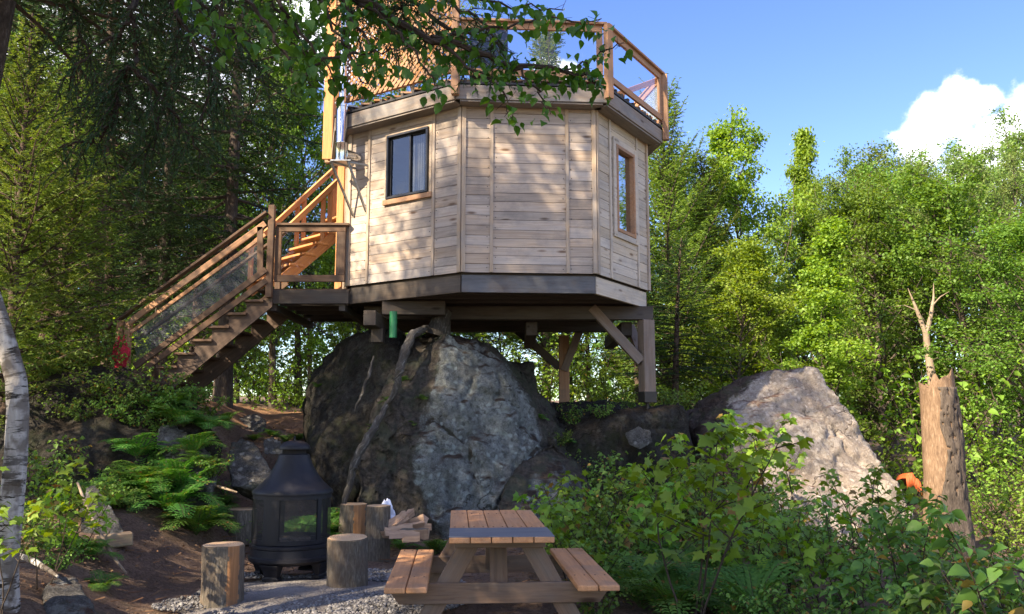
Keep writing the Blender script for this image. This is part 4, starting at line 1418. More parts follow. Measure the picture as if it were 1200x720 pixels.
def lattice(i, z0, z1):
    f = Face(i, RV)
    ls = bpy.data.objects.new('lattice_screen', None); link(ls, house); ls.matrix_parent_inverse = Matrix.Identity(4)
    ls.location = world_matrix(house).inverted() @ f.p(f.L / 2, z0, 0)
    mb = MB()
    for a, b, c, d in ((.0, f.L - .05, z0, z0 + .08), (.0, f.L - .05, z1 - .08, z1)):
        mb.box(f.p((a + b) / 2, (c + d) / 2, -.03), (b - a, .05, d - c), f.ax)
    for s in (.05, f.L * .5):
        mb.box(f.p(s, (z0 + z1) / 2, -.03), (z1 - z0 - .164, .085, .05), (Vector((0, 0, 1)), f.e, f.n))
    mb.build('frame', M_RAIL, ls, bevel=.003)
    mb = MB()
    W, H = f.L - .05, z1 - z0
    for sgn, n in ((1, .008), (-1, .0)):
        k = -H
        while k < W:
            # diagonal s = k + t (t = height), clipped to the panel
            t0, t1 = max(0, -k), min(H, W - k)
            if t1 - t0 > .03:
                sa, sb = k + t0, k + t1
                if sgn < 0:
                    sa, sb = W - sa, W - sb
                mb.bar(f.p(sa, z0 + t0, n), f.p(sb, z0 + t1, n), .036, .007, tuple(f.n))
            k += .098
    mb.build('slats', M_RAIL, ls)


lattice(0, ZF1 + .17, 8.0)
# tall cedar board at the stair end of the roof
_mb = MB()
_p = at(383.5, 187, 13.7)
_mb.box((_p.x, 13.7, (_p.z + 9.2) / 2), (9.2 - _p.z, .16, .05), (Vector((0, 0, 1)), Vector((1, 0, 0)), Vector((0, 1, 0))))
_mb.box((_p.x + .06, 13.78, (_p.z + 8.6) / 2 + .2), (8.6 - _p.z, .05, .12), (Vector((0, 0, 1)), Vector((1, 0, 0)), Vector((0, 1, 0))))
_mb.bar((_p.x, 13.74, _p.z + .06), (RV[7].x + .3, RV[7].y, ZF1 - .05), .05, .14)
_mb.build('screen_post', M_CEDAR, house, bevel=.004)

# stove pipe on its wall bracket
ch = thing('chimney', 'shiny stainless stove pipe on a wall bracket', None); ch.parent = house; ch.matrix_parent_inverse = Matrix.Identity(4)
CP = at(399.5, 190, 12.05)
ch.location = world_matrix(house).inverted() @ CP
_zb = CP.z; _z2 = at(399.5, 124, 12.05).z
_mb = MB(); _mb.lathe([(.0, _zb), (.095, _zb), (.095, _zb + .03), (.088, _zb + .03), (.088, _zb + .27), (.092, _zb + .275), (.092, _zb + .285), (.088, _zb + .29), (.088, _z2 - .03), (.097, _z2 - .028), (.097, _z2), (.058, _z2 + .015)], 28, (CP.x, CP.y, 0)); _mb.build('pipe', M_STEEL, ch, smooth=True)
_mb = MB(); _z3 = at(399.5, -60, 12.05).z
_pr = [(.055, _z2 - .02)]
for _k in range(1, 4):
    _zz = _z2 + (_z3 - _z2) * _k / 4
    _pr += [(.055, _zz - .012), (.059, _zz - .01), (.059, _zz + .01), (.055, _zz + .012)]
_mb.lathe(_pr + [(.055, _z3), (.0, _z3)], 24, (CP.x, CP.y, 0)); _mb.build('upper_pipe', M_STEEL, ch, smooth=True)
_mb = MB()
_w0 = F0.p(.18, _zb + .12, 0.0)
_mb.tube([Vector((CP.x + .04, CP.y + .02, _zb + .12)), _w0 + F0.n * .15, _w0 - F0.n * .02], .085, 20); _mb.build('wall_elbow', M_STEEL, ch, smooth=True)
_mb = MB()
_mb.box((CP.x + .02, CP.y, _zb - .012), (.30, .26, .02))
for _px, _py in ((415, 254), (430, 249)):
    _s, _z = F0.pix(_px, _py)
    _e = F0.p(_s, _z, .015)
    _mb.bar(Vector((CP.x + (-.13 if _px < 420 else .12), CP.y - .1, _zb - .02)), _e, .03, .03)
    _mb.bar(Vector((CP.x + (-.13 if _px < 420 else .12), CP.y - .1, _zb - .03)), F0.p(_s + .02, _zb - .02, .015), .03, .03)
_mb.build('bracket', M_GALV, ch, bevel=.002)
_mb = MB(); _mb.bar(Vector((CP.x - .09, CP.y - .10, _z2 - .0)), F0.p(.36, _z2 + .0, .01), .03, .025); _mb.build('upper_bracket', M_GALV, ch, bevel=.002)

# ------------------------------------------------------------------ landing deck
LY0, LY1 = 12.35, 14.75
LX0, LX1 = at(319, 338, LY0).x, at(409, 338, LY0).x
LZ = at(360, 338, LY0).z
land = bpy.data.objects.new('landing', None); link(land, house); land.matrix_parent_inverse = Matrix.Identity(4)
land.location = world_matrix(house).inverted() @ Vector((LX0, LY0, LZ))
_mb = MB()
_y = LY0 + .05
while _y < LY1:
    _mb.box(((LX0 - .25 + LX1) / 2, _y + .065, LZ - .015), (LX1 - LX0 + .25, .135, .03)); _y += .141
_mb.build('deck_boards', M_STAIR, land, bevel=.002)
_mb = MB()
_mb.box(((LX0 + LX1) / 2 - .0, LY0, LZ - .13), (LX1 - LX0, .045, .20))
_mb.build('rim_board', M_BEAM, land, bevel=.003)
_mb = MB()
for _k in range(5):
    _mb.bar((LX0 + .05, LY0 + .25 + _k * .5, LZ - .13), (LX1, LY0 + .25 + _k * .5, LZ - .13), .045, .19)
_mb.bar((LX0 + .02, LY0 + .03, LZ - .28), (LX0 + .02, LY1, LZ - .28), .09, .10)
_mb.bar((LX1 - .1, LY0 + .03, LZ - .28), (LX1 - .1, LY1, LZ - .28), .09, .10)
_mb.build('joists', M_BEAM, land)
# its front railing: frame with clear panel
lr = bpy.data.objects.new('landing_railing', None); link(lr, house); lr.matrix_parent_inverse = Matrix.Identity(4)
lr.location = world_matrix(house).inverted() @ Vector((LX0, LY0, LZ))
_zt = at(360, 263, LY0).z
_mb = MB()
_px0 = at(317, 300, LY0 - .07).x
_mb.box((_px0, LY0 - .07, (at(317, 241, LY0 - .07).z + at(317, 349, LY0 - .07).z) / 2), (at(317, 241, LY0 - .07).z - at(317, 349, LY0 - .07).z, .09, .09), (Vector((0, 0, 1)), Vector((1, 0, 0)), Vector((0, 1, 0))))
_mb.build('post', M_STAIR, lr, bevel=.004)
_mb = MB(); _mb.box(((LX0 + LX1) / 2 + .02, LY0 - .03, _zt - .015), (LX1 - LX0 - .06, .11, .035)); _mb.build('top_rail', M_STAIR, lr, bevel=.004)
_xa, _xb = at(323, 300, LY0).x, at(405, 300, LY0).x
_za, _zb_ = at(360, 331, LY0).z, _zt - .035
_mb = MB()
for a, b, c, d in ((_xa, _xb, _za, _za + .10), (_xa, _xb, _zb_ - .085, _zb_)):
    _mb.box(((a + b) / 2, LY0 - .03, (c + d) / 2), (b - a, .045, d - c))
for a, b in ((_xa, _xa + .09), (_xb - .13, _xb)):
    _mb.box(((a + b) / 2, LY0 - .03, (_za + .102 + _zb_ - .087) / 2), (_zb_ - _za - .189, b - a, .045), (Vector((0, 0, 1)), Vector((1, 0, 0)), Vector((0, 1, 0))))
_mb.build('panel_frame', M_STAIR, lr, bevel=.003)
_mb = MB(); _mb.box(((_xa + _xb) / 2, LY0 - .03, (_za + _zb_) / 2), (_xb - _xa - .2, .006, _zb_ - _za - .18)); _mb.build('glass_panel', M_GLASSR, lr)


# ------------------------------------------------------------------ lower staircase
def mesh_mat():
    """Fine wire cloth: mostly open."""
    m, nt, b = new_mat('wire_mesh')
    nt.nodes.remove(b)
    out = nt.nodes['Material Output']
    at_ = nt.nodes.new('ShaderNodeAttribute'); at_.attribute_name = 'gc'
    br = nt.nodes.new('ShaderNodeTexBrick')
    sep = nt.nodes.new('ShaderNodeSeparateXYZ'); nt.links.new(at_.outputs['Vector'], sep.inputs[0])
    u = math_node(nt, 'ADD', sep.outputs['X'], sep.outputs['Z']); v = math_node(nt, 'SUBTRACT', sep.outputs['X'], sep.outputs['Z'])
    k = None
    for w in (u, v):
        f = math_node(nt, 'FRACT', math_node(nt, 'MULTIPLY', w, 46.0))
        t = math_node(nt, 'LESS_THAN', f, .09)
        k = t if k is None else math_node(nt, 'MAXIMUM', k, t)
    nt.nodes.remove(br)
    tr = nt.nodes.new('ShaderNodeBsdfTransparent')
    p = nt.nodes.new('ShaderNodeBsdfPrincipled')
    p.inputs['Base Color'].default_value = (.16, .18, .22, 1); p.inputs['Metallic'].default_value = .2; p.inputs['Roughness'].default_value = .45
    mx = nt.nodes.new('ShaderNodeMixShader')
    nt.links.new(k, mx.inputs[0]); nt.links.new(tr.outputs[0], mx.inputs[1]); nt.links.new(p.outputs[0], mx.inputs[2])
    nt.links.new(mx.outputs[0], out.inputs['Surface'])
    return m


M_MESH = mesh_mat()
SY = 12.30
stair = thing('staircase', 'brown wooden stairs with a wire mesh railing going up to the landing', 'staircase', (at(190, 436, SY).x, SY, gz(at(190, 436, SY).x, SY)))
TRD = [at(297, 352, SY), at(277, 369, SY), at(257, 385, SY), at(237, 400, SY), at(216, 416, SY), at(196, 431, SY), at(176, 446, SY), at(155, 461, SY)]
_run = (TRD[0].x - TRD[7].x) / 7; _rise = (TRD[0].z - TRD[7].z) / 7
SW = 1.05
for _side, _yy in ((0, SY), (1, SY + SW)):
    # saw-tooth stringer: plan polygon in x-z, extruded along y
    top, prev = [], None
    x0, z0 = LX0 + .02, LZ - .03
    poly = [(x0, LZ - .28), (x0, LZ - .03 - _rise * .4)]
    for _k in range(8):
        t = TRD[0]
        xx, zz = t.x + .14 - _run * _k, t.z - .03 - _rise * _k
        poly += [(xx, zz), (xx - _run, zz)]
    xe, ze = poly[-1]
    poly += [(xe - .02, ze - .30), (xe + .22, ze - .30)]
    vs = [Vector((a, _yy, b)) for a, b in poly] + [Vector((a, _yy + .045, b)) for a, b in poly]
    n = len(poly)
    gs = [(v.x * .8 + v.z * .6, v.y, v.z * .8 - v.x * .6) for v in vs]
    _mb = MB(); _mb.add(vs, [tuple(range(n)), tuple(range(n, 2 * n))[::-1]] + [(k, k + n, (k + 1) % n + n, (k + 1) % n) for k in range(n)], gs)
    _o = _mb.build('stringer', M_STAIR, stair)
for _k in range(8):
    t = TRD[0]
    _mb = MB(); _mb.box((t.x - _run * _k + .01 - .0, SY + SW / 2, t.z - _rise * _k - .012), (SW + .12, .30, .036), (Vector((0, 1, 0)), Vector((1, 0, 0)), Vector((0, 0, 1))))
    _mb.build('tread', M_STAIR, stair, bevel=.003)
srail = bpy.data.objects.new('railing', None); link(srail, stair); srail.matrix_parent_inverse = Matrix.Identity(4)
srail.location = (0, 0, 0)
RYY = SY - .07
_mb = MB(); _mb.bar(at(313, 249, RYY), at(124, 386, RYY), .12, .035, (0, 0, 1)); _mb.build('handrail', M_STAIR, srail, bevel=.004)
_mb = MB(); _mb.bar(at(311, 262, RYY), at(150, 379, RYY), .04, .085, (0, 0, 1)); _mb.bar(at(311, 275, RYY), at(153, 390, RYY), .03, .05, (0, 0, 1)); _mb.build('upper_rail', M_RAIL, srail, bevel=.003)
_mb = MB(); _mb.bar(at(312, 316, RYY), at(158, 430, RYY), .045, .085, (0, 0, 1)); _mb.bar(at(312, 329, RYY + .01), at(158, 441, RYY + .01), .04, .085, (0, 0, 1)); _mb.build('lower_rail', M_STAIR, srail, bevel=.003)
_mb = MB(); _mb.bar(at(305, 266, RYY), at(305, 320, RYY), .085, .04, (0, 1, 0)); _mb.build('stile', M_STAIR, srail, bevel=.003)
_mb = MB()
_q = [at(303, 281, RYY), at(156, 389, RYY), at(160, 425, RYY), at(303, 322, RYY)]
_mb.add([v + Vector((0, d, 0)) for d in (0, .003) for v in _q], [(0, 1, 2, 3), (7, 6, 5, 4), (0, 4, 5, 1), (1, 5, 6, 2), (2, 6, 7, 3), (3, 7, 4, 0)], [tuple(v) for d in (0, .003) for v in _q])
_mb.build('mesh_panel', M_MESH, srail)
for _a in (141.5, 150):
    _b = at(_a, 376, RYY); _mb = MB()
    _mb.bar((_b.x, RYY + (0 if _a < 145 else .03), at(_a, 462, RYY).z), (_b.x, RYY + (0 if _a < 145 else .03), _b.z), .085, .085, (0, 1, 0)); _mb.build('newel_post', M_RAIL, srail, bevel=.004)
# far handrail
_d = Vector((0, SW + .12, 0))
_mb = MB(); _mb.bar(at(313, 249, RYY) + _d, at(124, 386, RYY) + _d, .10, .035); _mb.bar(at(312, 316, RYY) + _d, at(158, 430, RYY) + _d, .04, .085); _mb.bar(at(142, 380, RYY) + _d, at(142, 462, RYY) + _d, .085, .085, (0, 1, 0)); _mb.bar(at(300, 262, RYY) + _d, at(300, 330, RYY) + _d, .085, .085, (0, 1, 0)); _mb.build('far_railing', M_STAIR, stair, bevel=.003)

# ------------------------------------------------------------------ upper stairs to the roof
UY0, UY1 = 13.9, 14.9
up = thing('roof_staircase', 'orange cedar stairs with handrail rising from the landing to the roof', 'staircase', (at(328, 330, UY0).x, UY0, LZ))


def uline(p, q, ext=1.0):
    """Line through two photograph points on the sloping stair plane, carried on to the roof."""
    a = at(p[0], p[1], UY0); b = at(q[0], q[1], UY0 + (UY1 - UY0) * .8)
    return a, a + (b - a) * ext


_a, _b = uline((322, 336), (392, 277), 1.0)
_dir = (_b - _a)
_k = (ZF1 - .1 - _a.z) / _dir.z
_n = Vector((-_dir.y, _dir.x, 0)).normalized()                   # towards the back
for _w in (0, .85):
    _mb = MB(); _mb.bar(_a + _n * _w, _a + _dir * _k + _n * _w, .05, .19); _mb.build('stringer', M_CEDAR, up, bevel=.004)
_nt_ = int((_dir * _k).z / .21)
for _j in range(_nt_):
    _p = _a + _dir * (_k * (_j + .5) / _nt_)
    _hd = Vector((_dir.x, _dir.y, 0)).normalized()
    _mb = MB(); _mb.box(_p + _n * .42 + Vector((0, 0, .07)), (.92, .25, .04), (_n, _hd, Vector((0, 0, 1)))); _mb.build('tread', M_CEDAR, up, bevel=.004)
for _w in (0, .85):
    _h0, _h1 = uline((322, 282), (391, 217), 1.0)
    _hd = _h1 - _h0
    _mb = MB(); _mb.bar(_h0 - _hd * .05 + _n * _w, _h0 + _hd * _k * .95 + _n * _w, .09, .085); _mb.build('handrail', M_CEDAR, up, bevel=.004)
    for _t in (.02, .80, .92, 1.5, 2.2):
        _p = _a + _dir * _t + _n * (_w + .03); _q = _h0 + _hd * _t + _n * (_w + .03)
        _mb = MB(); _mb.bar(_p, Vector((_p.x, _p.y, _q.z)), .075, .06, (0, 1, 0)); _mb.build('baluster', M_CEDAR, up, bevel=.003)
_pp = at(397.5, 300, 13.25)
_mb = MB(); _mb.bar((_pp.x, 13.25, LZ), (_pp.x, 13.25, at(397, 196, 13.25).z), .105, .09, (0, 1, 0)); _mb.build('newel_post', M_CEDAR, up, bevel=.004)

# ------------------------------------------------------------------ black chair on the roof deck
pc = thing('patio_chair', 'black high backed patio chair on the roof deck behind the overhanging leaves', 'chair', (at(573, 80, 12.0).x, 12.1, ZF1 + .10))
_b0 = Vector((at(573, 80, 12.0).x, 12.1, ZF1 + .1))
_mb = MB(); _mb.box(_b0 + Vector((0, 0, .42)), (.56, .52, .05)); _mb.build('seat', M_DARKF, pc, bevel=.015)
_mb = MB(); _mb.bar(_b0 + Vector((0, -.26, .45)), _b0 + Vector((0, -.36, 1.12)), .56, .05, (0, 1, 0)); _mb.build('backrest', M_DARKF, pc, bevel=.015)
for _sx in (-1, 1):
    for _sy in (-1, 1):
        _mb = MB(); _mb.tube([_b0 + Vector((_sx * .25, _sy * .22, .42)), _b0 + Vector((_sx * .28, _sy * .27, .0))], .018, 8); _mb.build('leg', M_IRON, pc, smooth=True)
    _mb = MB(); _mb.tube([_b0 + Vector((_sx * .29, -.28, .66)), _b0 + Vector((_sx * .29, .2, .66)), _b0 + Vector((_sx * .28, .24, .40))], .02, 8); _mb.build('armrest', M_IRON, pc, smooth=True)
from mathutils.bvhtree import BVHTree
_trees = []
for _o in list(COL.objects):
    if _o.type == 'MESH' and (_o.get('category') in ('boulder', 'rock', 'rock ledge') or _o.name == 'ground'):
        _me = _o.data
        _trees.append(BVHTree.FromPolygons([_o.matrix_basis @ v.co for v in _me.vertices], [p.vertices[:] for p in _me.polygons]))


def drop(x, y, top=9.0):
    """Height of the ground or of the rock that lies on it."""
    z = -9.0
    for t in _trees:
        h = t.ray_cast(Vector((x, y, top)), Vector((0, 0, -1)))
        if h[0] is not None:
            z = max(z, h[0].z)
    return z


def surface_at(px, py):
    """First ground or rock point on a photograph pixel's sight line."""
    d = pix_dir(px, py).normalized()
    best = None
    for t in _trees:
        h = t.ray_cast(CAM, d)
        if h[0] is not None and (best is None or h[3] < best[1]):
            best = (h[0], h[3])
    return best[0] if best else at(px, py, 30)


#@@OBJECTS


# ------------------------------------------------------------------ picnic table
TF = atz(588.5, 630, .75); TBk = atz(575.5, 598, .75)
TA = (TBk - TF).to_2d().normalized()
TRZ = math.atan2(-TA.x, TA.y)
tl = (TBk - TF).length
table = thing('picnic_table', 'small cedar picnic table with two attached benches in front of the boulder', 'picnic table', (TF.x, TF.y, 0), None, TRZ)
TM = world_matrix(table)


def tbox(mb, c, size, ax=None):
    ax = ax or (Vector((0, 1, 0)), Vector((1, 0, 0)), Vector((0, 0, 1)))
    mb.box(TM @ Vector(c), size, tuple((TM.to_3x3() @ a) for a in ax))


def tbar(mb, a, b, w, h, up):
    mb.bar(TM @ Vector(a), TM @ Vector(b), w, h, TM.to_3x3() @ Vector(up))


top = bpy.data.objects.new('tabletop', None); link(top, table)
top.location = (0, 0, .73)
for k in range(5):
    mb = MB(); tbox(mb, ((k - 2) * .1475, tl / 2, .73 + random.uniform(-.001, .001)), (tl, .141, .04)); pl_ = mb.build('plank', M_TABLE, top, bevel=.006, seg=2)
    mb = MB()
    for y in (.62, tl - .30):
        for sx in (-.035, .035):
            mb.lathe([(0, .7522), (.006, .7522), (.006, .749)], 8, TM @ Vector(((k - 2) * .1475 + sx, y, 0)))
    mb.build('screw_heads', M_IRON, pl_)
SD = 0
mb = MB(); SD = max(.2, atz(583, 619.3, .75).y - TF.y)
tbox(mb, (0, SD / 2 + .004, .7525), (.737, SD, .005), (Vector((1, 0, 0)), Vector((0, 1, 0)), Vector((0, 0, 1)))); mb.build('end_strip', M_TABLEB, table, bevel=.0015)
BF = atz(476, 689, .44); BB = atz(489, 644, .44)
bl = (BB - BF).length
bmid = ((TM.inverted() @ BF).y + (TM.inverted() @ BB).y) / 2
for s in (-1, 1):
    bench = bpy.data.objects.new('bench', None); link(bench, table); bench.location = (s * .655, bmid, .42)
    for k in (-.5, .5):
        mb = MB(); tbox(mb, (s * .655 + k * .148, bmid, .42), (bl, .142, .04)); pl_ = mb.build('plank', M_TABLE, bench, bevel=.009, seg=2)
        mb = MB()
        for y in (.30, tl - .30):
            for sx in (-.035, .035):
                mb.lathe([(0, .4422), (.006, .4422), (.006, .439)], 8, TM @ Vector((s * .655 + k * .148 + sx, y, 0)))
        mb.build('screw_heads', M_IRON, pl_)
for y in (.32, tl - .30):
    mb = MB()                                                  # seat support: a board with its ends cut back below
    poly = [(-.80, .398), (-.80, .36), (-.72, .255), (.72, .255), (.80, .36), (.80, .398)]
    vs = [TM @ Vector((a, y - .055, b)) for a, b in poly] + [TM @ Vector((a, y - .015, b)) for a, b in poly]
    n = len(poly)
    mb.add(vs, [tuple(range(n)), tuple(range(n, 2 * n))[::-1]] + [(k, k + n, (k + 1) % n + n, (k + 1) % n) for k in range(n)], [(v.x, v.y, v.z) for v in vs])
    mb.build('crossbeam', M_TABLEG, table, bevel=.004)
    mb = MB(); tbox(mb, (0, y - .035, .685), (.66, .04, .085), (Vector((1, 0, 0)), Vector((0, 1, 0)), Vector((0, 0, 1)))); mb.build('top_cleat', M_TABLEG, table, bevel=.004)
    for s in (-1, 1):
        mb = MB(); tbar(mb, (s * .20, y + .008, .705), (s * .60, y + .008, .0), .04, .14, (s, 0, .6)); mb.build('leg', M_TABLEG, table, bevel=.004)
mb = MB(); tbar(mb, (0, .38, .30), (0, .62, .70), .13, .04, (0, 1, -.6)); mb.build('diagonal_brace', M_TABLEG, table, bevel=.004)
mb = MB(); tbar(mb, (0, tl - .36, .30), (0, tl - .62, .70), .13, .04, (0, 1, .6)); mb.build('diagonal_brace', M_TABLEG, table, bevel=.004)

# ------------------------------------------------------------------ outdoor fireplace
fp_front = atz(333, 682, .03)
FPX, FPY = fp_front.x - .02, fp_front.y + .30
FPZ = gz(FPX, FPY) + .045
fire = thing('fireplace', 'round black steel outdoor fireplace with mesh sides and a conical hood', 'outdoor fireplace', (FPX, FPY, FPZ))
fc = (FPX, FPY, FPZ)
mb = MB(); mb.lathe([(.0, .13), (.30, .13), (.395, .155), (.412, .175), (.412, .205), (.395, .215), (.390, .285), (.402, .295), (.402, .32), (.375, .33), (.36, .345), (.345, .345), (.34, .30), (.30, .25), (.0, .22)], 64, fc); mb.build('base_ring', M_IRON, fire, smooth=True)
mb = MB(); mb.lathe([(.0, .235), (.28, .262), (.33, .305)], 40, fc)
for k in range(70):
    a, r = random.uniform(0, 6.28), random.uniform(0, .26)
    c = Vector((FPX + r * math.cos(a), FPY + r * math.sin(a), FPZ + .27))
    d = Vector((random.gauss(0, 1), random.gauss(0, 1), random.gauss(0, .35))).normalized()
    mb.bar(c - d * .04, c + d * .04, .03, .022)
mb.build('ash_bed', M_ASH, fire)
mb = MB(); mb.lathe([(.362, .815), (.395, .80), (.398, .815), (.392, .835), (.36, .86), (.30, .915), (.245, .985), (.20, 1.06), (.168, 1.13), (.150, 1.185), (.132, 1.195), (.12, 1.19), (.13, 1.12), (.20, 1.0), (.30, .88), (.355, .82), (.362, .815)], 64, fc)
mb.build('hood', M_IRON, fire, smooth=True)
mb = MB()
mb.lathe([(.118, 1.18), (.118, 1.245), (.110, 1.245), (.110, 1.18)], 40, fc)
mb.build('vent_collar', M_SHEET, fire, smooth=True)
mb = MB()
mb.lathe([(.142, 1.235), (.158, 1.237), (.160, 1.25), (.150, 1.275), (.115, 1.305), (.06, 1.322), (.0, 1.326)], 48, fc)
mb.lathe([(.0, 1.322), (.012, 1.325), (.006, 1.345), (.012, 1.36), (.0, 1.37)], 12, fc)
mb.build('cap', M_IRON, fire, smooth=True)
mb = MB(); mb.lathe([(.372, .76), (.385, .76), (.385, .815), (.372, .815), (.372, .76)], 64, fc); mb.lathe([(.372, .335), (.384, .335), (.384, .375), (.372, .375), (.372, .335)], 64, fc); mb.build('hoop', M_IRON, fire, smooth=True)
A0 = math.radians(-90 - 17)
bars = [A0 + math.radians(v) for v in (0, 73, 150, 228, 292)]
for a, w in zip(bars, (.17, .05, .07, .07, .05)):
    half = w / 2 / .38
    mb = MB(); mb.lathe([(.37, .37), (.388, .37), (.388, .765), (.37, .765), (.37, .37)], 6, fc, a - half, a + half); mb.build('upright', M_IRON, fire, smooth=True)


def fire_mesh():
    m, nt, b = new_mat('black_spark_mesh')
    nt.nodes.remove(b)
    out = nt.nodes['Material Output']
    tr = nt.nodes.new('ShaderNodeBsdfTransparent')
    p = nt.nodes.new('ShaderNodeBsdfPrincipled')
    p.inputs['Base Color'].default_value = (.03, .03, .032, 1); p.inputs['Roughness'].default_value = .5; p.inputs['Metallic'].default_value = .2
    tc = nt.nodes.new('ShaderNodeTexCoord')
    sep = nt.nodes.new('ShaderNodeSeparateXYZ'); nt.links.new(tc.outputs['Object'], sep.inputs[0])
    ang = math_node(nt, 'MULTIPLY', math_node(nt, 'ARCTAN2', sep.outputs['Y'], sep.outputs['X']), .38)
    k = None
    for w in (ang, sep.outputs['Z']):
        t = math_node(nt, 'LESS_THAN', math_node(nt, 'FRACT', math_node(nt, 'MULTIPLY', w, 90.)), .26)
        k = t if k is None else math_node(nt, 'MAXIMUM', k, t)
    mx = nt.nodes.new('ShaderNodeMixShader')
    nt.links.new(k, mx.inputs[0]); nt.links.new(tr.outputs[0], mx.inputs[1]); nt.links.new(p.outputs[0], mx.inputs[2])
    nt.links.new(mx.outputs[0], out.inputs['Surface'])
    return m


M_FMESH = fire_mesh()
for k in range(5):
    a, b = bars[k], bars[(k + 1) % 5]
    if b < a:
        b += 2 * math.pi
    mb = MB(); mb.lathe([(.379, .372), (.379, .764)], 24, fc, a, b); mb.build('mesh_screen', M_FMESH, fire, smooth=True)
mb = MB()
for k in range(4):                                              # charred split logs on the grate
    a = .7 * k
    c = Vector((FPX, FPY, FPZ + .31 + .02 * (k % 2)))
    mb.bar(c + Vector((math.cos(a) * .2, math.sin(a) * .2, 0)), c - Vector((math.cos(a) * .2, math.sin(a) * .2, -.02)), .07, .06)
mb.build('charred_logs', M_ASH, fire, bevel=.01)
for k in range(4):                                              # flared feet
    a = A0 + k * math.pi / 2
    r = Vector((math.cos(a), math.sin(a), 0)); t = Vector((-r.y, r.x, 0)); o = Vector(fc)
    vs, z = [], ((.15, .10, .28, .40), (.10, .085, .29, .375), (.035, .07, .30, .355), (.03, .085, .285, .365), (.0, .085, .285, .365))
    for h, hw, r0, r1 in z:
        vs += [o + r * r0 - t * hw + Vector((0, 0, h)), o + r * r1 - t * hw + Vector((0, 0, h)), o + r * r1 + t * hw + Vector((0, 0, h)), o + r * r0 + t * hw + Vector((0, 0, h))]
    fs = [(0, 1, 2, 3), (16, 19, 18, 17)]
    for i in range(4):
        for j in range(4):
            fs.append((i * 4 + j, (i + 1) * 4 + j, (i + 1) * 4 + (j + 1) % 4, i * 4 + (j + 1) % 4))
    mb = MB(); mb.add(vs, fs); mb.build('foot', M_IRON, fire, bevel=.004)


# ------------------------------------------------------------------ log stools
def log_stool(cx, by, w, h, label, tilt=(0, 0), stripe=None):
    """by: photograph row where the front of the foot meets the ground."""
    p = atz(cx, by, .03)
    Y = p.y
    r = w / F * Y * 1.01 / 2
    x, y = p.x, Y + r * .9
    z = gz(x, y)
    top = at(cx, by - h, Y).z
    o = thing('log_stool', label, 'log stool', (x, y, z), 'sawn log stools around the fireplace')
    H = top - z
    o.rotation_euler = (tilt[0], tilt[1], 0)
    n, rows = 84, 14
    S = Vector((cx * .1, by * .1, 0))
    vs, gs, fs = [], [], []
    ring = lambda a, t: r * (1 + .085 * noise.noise(S + Vector((math.cos(a) * 1.2, math.sin(a) * 1.2, t))) + .04 * noise.noise(S + Vector((math.cos(a) * 4, math.sin(a) * 4, t * 2))) + .022 * abs(noise.noise(S + Vector((math.cos(a) * 13, math.sin(a) * 13, t * 2.2)))) + .05 * (1 - t) ** 2)
    for i in range(rows + 1):
        t = i / rows
        for k in range(n):
            a = 2 * math.pi * k / n
            rr = ring(a, t)
            vs.append(Vector((rr * math.cos(a), rr * math.sin(a), -.04 + (H + .04) * t))); gs.append((H * t, rr * math.cos(a), rr * math.sin(a)))
    for i in range(rows):
        for k in range(n):
            fs.append((i * n + k, i * n + (k + 1) % n, (i + 1) * n + (k + 1) % n, (i + 1) * n + k))
    mb = MB(); M4 = world_matrix(o)
    mb.add([M4 @ v for v in vs], fs, gs)
    if stripe:                                                  # a strip where the bark is off
        for fi, f in enumerate(mb.F):
            k = f[0] % n
            a = math.degrees(2 * math.pi * (k + .5) / n) % 360
            if abs((a - stripe[0] + 180) % 360 - 180) < stripe[1] * (1 + .5 * noise.noise(Vector((fi * .05, 0, 0)))) and f[0] // n > stripe[2]:
                mb.M[fi] = 1
    mb.build('bark', [M_LOG, M_RAIL], o, smooth=True)
    mb = MB()
    vs = [Vector((0, 0, H + .003))] + [Vector((ring(2 * math.pi * k / n, 1) * q * math.cos(2 * math.pi * k / n), ring(2 * math.pi * k / n, 1) * q * math.sin(2 * math.pi * k / n), H + .003 - .012 * (q > .98))) for q in (.5, .93, 1.004) for k in range(n)]
    fs = [(0, 1 + k, 1 + (k + 1) % n) for k in range(n)] + [(1 + j * n + k, 1 + (j + 1) * n + k, 1 + (j + 1) * n + (k + 1) % n, 1 + j * n + (k + 1) % n) for j in (0, 1) for k in range(n)]
    mb.add([M4 @ v for v in vs], fs)
    mb.build('cut_face', M_CUT, o)
    return o


log_stool(252, 711, 46, 70, 'log stool with an orange strip of bare wood, nearest at the left of the fireplace', stripe=(318, 17, 1))
log_stool(403, 692, 45, 60, 'squat grey log stool right in front of the fireplace, tilted back a little', tilt=(.055, 0))
log_stool(277, 644, 34, 46, 'log stool half hidden behind the left side of the fireplace')
log_stool(411, 642, 31, 50, 'log stool with reddish bare wood standing behind the two other right hand stools', stripe=(310, 30, 0))
log_stool(440, 657, 28, 63, 'slim tall log stool beside the firewood heap')


